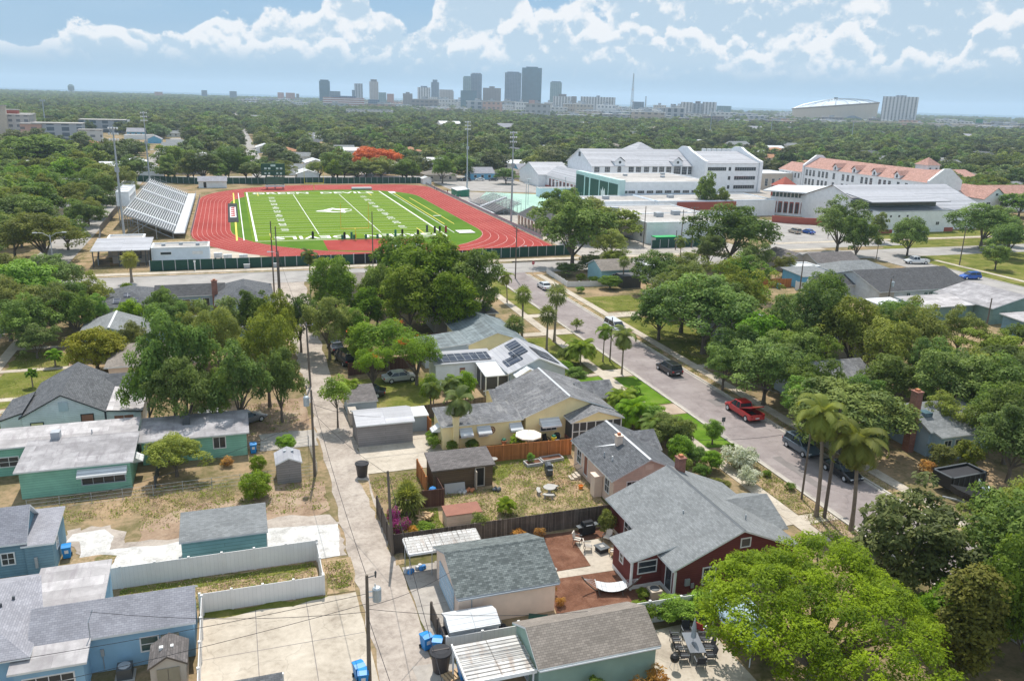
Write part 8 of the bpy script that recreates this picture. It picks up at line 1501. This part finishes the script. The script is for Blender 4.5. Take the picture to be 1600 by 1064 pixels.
def tower(x0,x1,ytop,D,mat,label,depth=.8,cat='building',name='tower_block',crown=None,rz=None,steps=(),roofmat='low_grey',base=0.,group=None):
 xa,ya,za=at((x0+x1)/2,ytop,D);w_=(x1-x0)/1288.2*D*1.02;H=za;az=-math.atan2(xa,ya)if rz is None else rz
 t=thing(name,label,cat,(xa,ya,0),az,group);dp=w_*depth
 mb=MB();mb.box(-w_/2,w_/2,0,dp,base,H);mb.build('shaft',mat,t,world=False)
 for(u0,u1,hh,m2)in steps:MB().box(-w_/2+u0*w_,-w_/2+u1*w_,-w_*.06,dp*.7,0,H*hh).build('wing',m2,t,world=False)
 if crown:MB().box(-w_/2*crown[0],w_/2*crown[0],dp*.15,dp*.85,H+.02,H+crown[1]).build('rooftop',crown[2],t,world=False)
 BLD.append((xa,ya+dp/2,w_*.7));return t
# skyline (photo columns read off the picture, stood at their real distance of two to three kilometres)
TW=tower;CG='downtown skyline'
TW(499,514.5,127,2750,'tower_teal','leftmost tall dark glass tower of the skyline',crown=(.8,4,'tower_teal'),group=CG);TW(515,531,143,2720,'tower_steel','low stepped grey building leaning on the leftmost dark tower',steps=((0,.4,.8,'tower_steel'),),group=CG);TW(554,566,131,2800,'tower_pale','slim pale tower second from the left in the skyline',steps=((-.3,.05,.7,'tower_steel'),),group=CG)
TW(577.5,590.5,128,2800,'tower_beige','beige tower with rounded crown left of centre in the skyline',crown=(.7,7,'tower_brown'),group=CG);TW(592,603,145,2700,'tower_glass_green','green-blue mid-rise right of the beige crowned tower',group=CG);TW(605,615,147,2700,'tower_pink','pinkish mid-rise right of the green-blue one',group=CG);TW(630,644,146.5,2700,'tower_brown','isolated brown mid-rise in the skyline',crown=(.4,4,'tower_brown'),group=CG)
TW(653,672,137,2650,'tower_striped','white and green striped twin slab in the skyline',crown=(.5,4,'tower_steel'),group=CG);TW(674,685.5,129,2800,'tower_steel','slim stepped tower behind the white striped slab',crown=(.6,8,'tower_steel'),group=CG);TW(664,683,152,2500,'low_white','low white block in front of the stepped slim tower',group=CG);TW(687,707,140.5,2700,'tower_beige','broad beige block with stepped roof in the skyline',steps=((.75,1.06,.93,'tower_beige'),),group=CG)
TW(724,736,121,2750,'tower_glass_green','lower green half of the stepped glass tower',crown=(.8,3,'tower_glass_green'),group=CG);TW(736,752.5,116,2760,'tower_steel','taller half of the stepped green-grey glass tower',crown=(.8,3,'tower_pale'),group=CG);TW(720.5,744,142,2600,'tower_teal','dark block standing before the stepped glass tower',group=CG)
TW(755.5,782,138,2700,'tower_brown','wide brown-grey hotel block in the skyline',depth=.4,crown=(.3,5,'tower_brown'),group=CG);TW(790,814,114,2750,'tower_steel','tall blue-grey tower with chamfered top beside the tallest one',crown=(.75,3,'tower_steel'),group=CG);TW(817,846,106.5,2780,'tower_teal','tallest dark teal tower of the skyline',crown=(.6,3.5,'tower_teal'),group=CG)
TW(860.5,877.5,129,2750,'tower_glass_green','pale green tower right of the tallest one',crown=(.8,3,'tower_steel'),group=CG);TW(827,843,157,2350,'tower_pink','small pink block in front of the tallest tower',group=CG);TW(865,893,151,2350,'tower_striped','white and blue apartment block with dark dome right of centre',crown=(.4,6,'tower_brown'),group=CG)
TW(909,960,152,2450,'tower_striped','long white striped apartment slab right of centre',depth=.3,crown=(.1,4,'tower_pale'),group=CG);TW(989,1006,159.5,2400,'tower_steel','dark square block at the foot of the lattice mast',group=CG);TW(894,901,151,2600,'tower_brown','small brown block left of the long striped slab',group=CG)
TW(1065,1082,160,2100,'tower_striped','left bay of the white balcony block left of the domed stadium',group=CG);TW(1083,1098,162,2110,'tower_pale','middle bay of the white balcony block',crown=(.5,5,'tower_brown'),group=CG);TW(1099,1119,160,2100,'tower_striped','right bay of the white balcony block',group=CG);TW(1121,1142,166,2300,'tower_glass_green','low blue-green block right of the white balcony block',group=CG)
TW(1384,1432,151.5,2050,'tower_striped','white apartment tower with vertical balcony bands at the right',depth=.35,crown=(.3,3,'tower_pale'),group=CG)
for x0,x1,y,lb in((434,443,145,'left of two small pinkish blocks on the left horizon'),(447,460,145.5,'right of two small pinkish blocks on the left horizon')):TW(x0,x1,y,3000,'tower_pink',lb,group=CG)
TW(463,467,147,3000,'tower_brown','thin dark block beside the pinkish blocks on the horizon',group=CG)
for x0,x1,y,lb in((315,323,141.5,'lone grey block on the left horizon, nearer the edge'),(359,369,143,'lone grey block on the left horizon, nearer the middle')):TW(x0,x1,y,3300,'tower_steel',lb,group=CG)
TW(242,253,144,3300,'tower_pink','small reddish block low on the left horizon',group=CG)
TW(507,567,153,2100,'banded','long white building with red bands below the leftmost tower',depth=.3,name='office_block',crown=(.6,4,'tower_steel'));TW(576,592,156,2050,'tower_steel','dark low block right of the red-banded building',name='office_block');TW(543,612,172,1350,'low_white','long low white and blue building among the treetops',depth=.2,name='office_block',crown=(.9,.8,'metal_teal'))
# lattice mast, stack, water tower
def mast(px,ytop,D,wb,label,name='lattice_mast'):
 x,y,z=at(px,ytop,D);t=thing(name,label,'mast',(x,y,0));mb=MB()
 for k in range(3):
  a=k*2.1;mb.tube([(wb*math.cos(a),wb*math.sin(a),0),(wb*.12*math.cos(a),wb*.12*math.sin(a),z)],.5,4)
 for i in range(14):
  r0,r1=wb*(1-.88*i/14),wb*(1-.88*(i+1)/14)
  for k in range(3):a,b=k*2.1,(k+1)*2.1;mb.tube([(r0*math.cos(a),r0*math.sin(a),z*i/14),(r1*math.cos(b),r1*math.sin(b),z*(i+1)/14)],.25,3)
 mb.build('lattice','steel',t,world=False)
 for f_ in(.35,.62):MB().lathe([(2.2,z*f_-2),(2.2,z*f_+2)],0,0,8).build('antenna_drum','white_paint',t,world=False)
mast(990.5,115,2300,6,'tall lattice communications mast right of the long striped slab')
x,y,z=at(1009.5,152,2300);t=thing('chimney_stack','thin grey stack right of the lattice mast','chimney',(x,y,0));MB().tube([(0,0,0),(0,0,z)],[2.2,1.4],8).build('shaft','steel',t,world=False);MB().tube([(0,0,z),(0,0,z+1)],2.0,8).build('cap','dark_steel',t,world=False)
x,y,z=at(110.3,132,3600);t=thing('water_tower','blue-green elevated water tower on the left horizon','water tower',(x,y,0));MB().lathe([(5,z-27),(12.5,z-22),(12.5,z-8),(7,z-1),(1,z)],0,0,16).build('tank','lattice_blue',t,world=False)
for k in range(6):a=k*math.pi/3;MB().tube([(10*math.cos(a),10*math.sin(a),z-22),(11*math.cos(a),11*math.sin(a),0)],1.0,5).build('leg','steel',t,world=False)
# domed stadium with slanted roof
x,y,z=at(1305,164,2300);t=thing('domed_stadium','domed stadium with slanted fabric roof and cable ring at the right','stadium',(x,y,0),-math.atan2(x,y));Rd=114;n=40;mb=MB();top_=[]
for k in range(n):a=2*math.pi*k/n;top_.append((Rd*math.cos(a),130+Rd*.9*math.sin(a),z-3+(Rd*math.cos(a))*.098))
for k in range(n):a,b=top_[k],top_[(k+1)%n];mb.poly([(a[0]*.97,130+(a[1]-130)*.97,0),(b[0]*.97,130+(b[1]-130)*.97,0),b,a])
mb.build('wall','limestone',t,world=False);mb=MB();rg_=[top_]
for q,hh in((.75,5),(.5,9.5),(.25,13),(.05,15)):rg_.append([(a[0]*q,130+(a[1]-130)*q,a[2]*q+(z-3)*(1-q)+hh)for a in top_])
for A,B in zip(rg_,rg_[1:]):
 for k in range(n):j=(k+1)%n;mb.poly([A[k],A[j],B[j],B[k]])
mb.build('roof','dome_fabric',t,world=False);mb=MB()
for k in range(0,n,2):
 A=[r[k]for r in rg_];mb.tube([(p[0],p[1],p[2]+(5 if i else 1))for i,p in enumerate(A)],.8,3)
for r in rg_[1:4]:mb.tube([(p[0],p[1],p[2]+4)for p in r]+[(r[0][0],r[0][1],r[0][2]+4)],.6,3)
mb.build('cable_ring','steel',t,world=False);mb=MB();mb.tube([(a[0]*1.0,130+(a[1]-130)*1.0,a[2])for a in top_]+[top_[0]],2.0,4);mb.build('compression_ring','bark',t,world=False);MB().box(-5,5,125,135,z+13,z+20).build('apex_box','dark_steel',t,world=False)
MB().prism([(20,0),(75,0),(75,8),(48,17),(20,8)],2,12,'y').build('entrance_rotunda','tower_steel',t,world=False);BLD.append((x,y+130,140))
# beige block left edge and white-roofed neighbours
def slabs(label,spec,name='apartment_block',cat='building'):
 t=None
 for x0,x1,yt,D,mat,nm in spec:
  xa,ya,z=at((x0+x1)/2,yt,D);w_=(x1-x0)/1288.2*D
  if t is None:t=thing(name,label,cat,(xa,ya,0),-.0)
  p=Vector((xa,ya,0))-ORG[t.name];MB().box(p.x-w_/2,p.x+w_/2,p.y,p.y+w_*.5,0,z).build(nm,mat,t,world=False);MB().box(p.x-w_/2-.4,p.x+w_/2+.4,p.y-.4,p.y+w_*.5+.4,z,z+.6).build('roof','flat_roof',t,world=False);BLD.append((xa,ya+w_*.25,w_*.5));BLD.extend((xa*q,ya*q,w_*.42)for q in(.97,.94,.91,.88))
slabs('tall beige windowless apartment block at the left edge',[(-40,38,180,600,'tower_beige','wing'),(-8,6,166,598,'limestone','lift_tower'),(2,25,172.5,612,'brick_wall_red','penthouse'),(20,50,178.5,640,'limestone','wing')])
slabs('long white flat-roofed block with red wall panels below the beige apartment block',[(33,62,194.5,560,'low_salmon','wing'),(55,122,194,566,'tower_pale','wing')],'school_block')
slabs('white three-storey flat-roofed block left of the tall light poles',[(127,191,188.5,700,'tower_pale','wing')],'office_block');slabs('low white building in front of the white three-storey block',[(124,156,204,560,'low_white','wing')],'office_block')
x,y,z=at(66,157,760);t=thing('lamp_mast','thin grey mast above the white roofs at the left','mast',(x,y,0));MB().tube([(0,0,0),(0,0,z)],[.6,.35],6).build('pole','steel',t,world=False);MB().box(-2,2,-.4,.4,z-1,z+.5).build('head','galvanised',t,world=False)
for px,yt,lb in((236,197,'left thin lamp mast behind the left stadium lights'),(1113,170,'thin lamp mast on the wood edge left of the domed stadium'),(1334,192,'thin pole above the trees below the white tower at the right'),(1207,186,'lamp mast above the dark wood right of the white balcony block')):
 x,y,z=at(px,yt,900);t=thing('lamp_mast',lb,'mast',(x,y,0));MB().tube([(0,0,0),(0,0,z)],[.45,.3],6).build('pole','steel',t,world=False);MB().box(-1.2,1.2,-.3,.3,z-.5,z+.3).build('head','galvanised',t,world=False)
# city low-rises in front of and around the skyline: one prototype per kind, copied
lows=[];rnd=random.Random(5);kinds=('low_white','low_beige','low_grey','low_white','low_salmon','tower_pale','tower_brown','low_white')
LP=[]
for k,mname in enumerate(kinds):
 t=thing('low_rise','x','building',(0,0,0));mb=MB();mb.box(-15,15,0,18,0,10);mb.build('block',mname,t,world=False);MB().box(-15.3,15.3,-.3,18.3,10,10.6).build('roof',('flat_roof','metal_white')[k%2],t,world=False);MB().box(-4,3,6,11,10.6,13).build('roof_unit','low_grey',t,world=False);LP.append([t,False])
DS=('white','beige','grey','white','salmon','pale grey','brown','white')
for i in range(285):
 px=rnd.choice((rnd.uniform(600,1600),rnd.uniform(880,1600),rnd.uniform(640,1100),rnd.uniform(380,640)));D=rnd.uniform(1500,3100)if px>800 else rnd.uniform(1900,3100)
 if px>1180 and rnd.random()<.5:D=rnd.uniform(1500,2100)
 if 1225<px<1385 and 2050<D<2800:continue
 x,y,z=at(px,160,D);k=rnd.randrange(8);hs=rnd.choice((.8,1.,1.3,1.8,2.6)if 640<px<1130 else(.7,.9,1.,1.4));sc_=(rnd.uniform(.8,2.4),1,hs);az=-math.atan2(x,y)+rnd.uniform(-.3,.3)
 if not LP[k][1]:LP[k][1]=True;o=LP[k][0];o.location=(x,y,0);o.rotation_euler.z=az;o.scale=sc_;o['group']='low city buildings'
 else:o=copy_thing(LP[k][0],(x,y,0),az,scale=sc_,group='low city buildings')
 lows.append((o,DS[k]+' low city building'));BLD.append((x,y+9,24))
label_by_place(lows,'building',[(1700,'in front'),(2100,'nearer'),(2500,'further'),(99999,'furthest')],
 [(-.1,'left of the stepped glass tower'),(.0,'below the stepped glass tower'),(.07,'below the tallest tower'),(.15,'below the long striped slab'),(.22,'beside the lattice mast'),(.3,'beside the white balcony block'),(.4,'beside the domed stadium'),(.5,'beside the white tower'),(9,'toward the right edge')])
# overpass on the right
t=thing('overpass','long pale highway overpass crossing in front of the right-hand city','overpass',(0,0,0));pa=at(1330,195,1750);pb=at(1640,195,1650);mb=MB();d_=Vector((pb[0]-pa[0],pb[1]-pa[1],0)).normalized();n_=Vector((-d_.y,d_.x,0))*6
mb.prism([(pa[0]-n_.x,pa[1]-n_.y),(pb[0]-n_.x,pb[1]-n_.y),(pb[0]+n_.x,pb[1]+n_.y),(pa[0]+n_.x,pa[1]+n_.y)],8,11);mb.build('deck','concrete',t);mb=MB()
for k in range(14):p_=Vector((pa[0],pa[1],0)).lerp(Vector((pb[0],pb[1],0)),k/13);mb.box(p_.x-1.2,p_.x+1.2,p_.y-1.2,p_.y+1.2,0,8)
mb.build('piers','concrete_pad',t)
t=thing('highway_sign','green highway sign on the overpass at the right','sign',tuple(Vector((*at(1530,190,1690)[:2],0))));MB().box(-9,9,-.4,0,14,21).build('sign_plate','green_paint',t,world=False);MB().box(-10,10,0,.5,10.8,11.6).build('gantry','steel',t,world=False)
for s in(-9,9):MB().box(s-.4,s+.4,0,.5,0,21).build('post','steel',t,world=False)
# ------------------------------------------------------------------ mid-distance trees: individuals with their own trunk and crown
NOGO=[(-33,84,178,357),(84,132,240,345),(120,262,190,365),(255,345,228,252),(103,133,185,240),(48,63,-50,178),(-34,420,163,192),(145,200,60,192),(-8,6,190,200),(376,392,0,0),(55,66,388,1000),(7,18,388,1500),(84,128,355,368)]
for nx0,nx1,ny0,ny1 in((-44,-30,40,700),):NOGO.append((nx0,nx1,ny0,ny1))
def free(x,y,r=0.):
 if any(a-r<x<b+r and c-r<y<d+r for a,b,c,d in NOGO if d):return False
 if 378-r<y<390+r:return False
 return all((x-p)**2+(y-q)**2>(s+r*.4)**2 for p,q,s in NEARB)
NEARB=[b for b in BLD if b[1]<560]
NIND=296-sum(1 for o in col.objects if o.get('category')=='tree');mt=[];rnd=random.Random(33);cells=[]
cand=[]
for i in range(5200):
 f=190+310*rnd.random()**.8;r=rnd.uniform(-.67,.67)*f;p_=CF*f+CR*r
 cand.append((p_.x,p_.y,f))
cand.sort(key=lambda q:q[2]);more=[]
for x,y,f in cand:
 if f>470 or not free(x,y,3.2):continue
 rr=rnd.uniform(3.6,6.8)
 if any((x-a)**2+(y-b)**2<(rr*.62+c*.62)**2 for a,b,c in cells):continue
 cells.append((x,y,rr))
 if len(mt)>=NIND:more.append((x,y,rr));continue
 k,desc=rnd.choice((('mid','dark green tree'),('mid','dark green tree'),('midl','olive green tree'),('midl','olive green tree'),('midg','lush green tree')))
 mt.append((tree(k,x,y,rnd.uniform(3.8,5.8),rr,'x',group='trees among the far houses'),desc))
label_by_place(mt,'tree',[(260,'nearest'),(330,'second belt'),(400,'third belt'),(99999,'fourth belt')],
 [(-.5,'at the far left'),(-.33,'left of the bleachers'),(-.18,'left of the scoreboard'),(-.05,'behind the far goalpost'),(.06,'near the tennis courts'),(.2,'behind the gymnasium'),(.33,'behind the three-storey block'),(.48,'around the tiled hall'),(9,'at the far right')])
# ------------------------------------------------------------------ the wood beyond: one stuff object, crowns instanced on points
def far_crown(seed,n,size,rx=5.2,rz=4.4,pn=34,pr=1.6,mat='leaf_far'):
 q,_,tn=crown(seed,rx,rz,pn,pr,n,size,rough=1.3,bottom=-.5);q=q+np.array([0,0,4.2]);return quads_mesh('tree_crown',q,mat,tn)
def scatter(name,pts,scl,meshes,label):
 me=bpy.data.meshes.new(name);me.from_pydata(pts,[],[]);a=me.attributes.new('scl','FLOAT','POINT');a.data.foreach_set('value',scl)
 o=bpy.data.objects.new(name,me);col.objects.link(o);g=bpy.data.node_groups.new(name,'GeometryNodeTree')
 g.interface.new_socket('Geometry',in_out='INPUT',socket_type='NodeSocketGeometry');g.interface.new_socket('Geometry',in_out='OUTPUT',socket_type='NodeSocketGeometry')
 gi=g.nodes.new('NodeGroupInput');go=g.nodes.new('NodeGroupOutput');ip=g.nodes.new('GeometryNodeInstanceOnPoints');ci=g.nodes.new('GeometryNodeCollectionInfo')
 c=bpy.data.collections.new(name+'_crowns')
 for m_ in meshes:c.objects.link(bpy.data.objects.new('tree_crown',m_))
 ci.inputs['Collection'].default_value=c;ci.inputs['Separate Children'].default_value=True;ci.inputs['Reset Children'].default_value=True
 ip.inputs['Pick Instance'].default_value=True;rv=g.nodes.new('FunctionNodeRandomValue');rv.data_type='INT';rv.inputs['Max'].default_value=len(meshes)-1
 rr=g.nodes.new('FunctionNodeRandomValue');rr.data_type='FLOAT_VECTOR';rr.inputs[0].default_value=(0,0,0);rr.inputs[1].default_value=(.1,.1,6.28)
 na=g.nodes.new('GeometryNodeInputNamedAttribute');na.data_type='FLOAT';na.inputs['Name'].default_value='scl'
 L=g.links.new;L(gi.outputs[0],ip.inputs['Points']);L(ci.outputs[0],ip.inputs['Instance']);L([s for s in rv.outputs if s.enabled][0],ip.inputs['Instance Index']);L(rr.outputs[0],ip.inputs['Rotation']);L(na.outputs[0],ip.inputs['Scale']);L(ip.outputs[0],go.inputs[0])
 md=o.modifiers.new('scatter','NODES');md.node_group=g;tag(o,label,'woodland',kind='stuff');return o
rg=np.random.default_rng(3);pts=[];scl=[]
FB=[b for b in BLD if b[1]>380];FBA=np.array(FB)
def scatter_band(f0,f1,step,s0,s1,dens=1.,keep=None):
 f=f0
 while f<f1:
  W_=.68*f;n=int(2*W_/step);xs=(np.arange(n)+rg.uniform(-.45,.45,n))*step-W_
  for r in xs:
   if rg.random()>dens:continue
   ff=f+rg.uniform(-.45,.45)*step;p_=CF*ff+CR*float(r);x,y=p_.x,p_.y
   if f<1500 and(7<x<18.5 or 55<x<66 or 558<y<570 or 378<y<390):continue
   if f<720 and(any((x-a)**2+(y-b)**2<(c*.8+2.5)**2 for a,b,c in cells)or not free(x,y,2.)):continue
   if math.sin(x*.013+2)*math.sin(y*.011+1)+math.sin(x*.041+y*.017)*.5>.86:continue
   d2=(FBA[:,0]-x)**2+(FBA[:,1]-y)**2
   if(d2<(FBA[:,2]*1.05)**2).any():continue
   if keep and not keep(x,y,ff,r/ff):continue
   pts.append((x,y,0.));scl.append(float(rg.uniform(s0,s1)))
  f+=step*.9
scatter_band(430,800,8.5,.5,1.25,.8);scatter_band(800,1400,10.5,.6,1.35,.82);scatter_band(1400,1500,12,.85,1.3,.8,lambda x,y,f,a:a<.05 or rg.random()<.5);scatter_band(1500,2300,14,.9,1.35,.85,lambda x,y,f,a:a<-.12 or rg.random()<.16);scatter_band(2300,4300,24,1.0,1.5,.85,lambda x,y,f,a:a<-.2 or rg.random()<.3)
pts+=[(x,y,0.)for x,y,r_ in more];scl+=[r_/5.6 for x,y,r_ in more];print('individual',NIND,'more',len(more))
scatter('far_woodland',pts,scl,[far_crown(50+k,2600,.85,5.6+(k%3)*.9,4.0+(k%2)*.9)for k in range(8)],'hazy green tree canopy covering the far neighbourhoods up to the city')
print('far trees',len(pts),'houses',len(fh),'mid',len(mt))
# undergrowth belts in the near blocks where the photo shows only foliage
NT_=[(x,y)for x,y in((64.5,73),(66,98),(84,100),(88,110),(74,118),(96,124),(88,70),(98,70),(74,82))]
for k,(x,y)in enumerate(NT_):tree('shrubg',x,y,1.6,2.6,'loose green undergrowth in the right-hand grove, '+ordn(k)+' clump from the street','bush','bush','undergrowth')
# ------------------------------------------------------------------ air
hz=MB().box(-9500,11500,-2500,12500,-2.,150).build('haze','line_white');hz.data.materials.clear()
hm=bpy.data.materials.new('haze');hm.use_nodes=True;hm.node_tree.nodes.clear();tt=NT(hm.node_tree);pv=tt.node('ShaderNodeVolumePrincipled');pv.inputs['Color'].default_value=(.66,.83,1.0,1);pv.inputs['Density'].default_value=HAZE if 'HAZE' in globals()else.00013;pv.inputs['Anisotropy'].default_value=.3
oo=tt.node('ShaderNodeOutputMaterial');tt.l.new(pv.outputs[0],oo.inputs['Volume']);hz.data.materials.append(hm);tag(hz,kind='stuff')
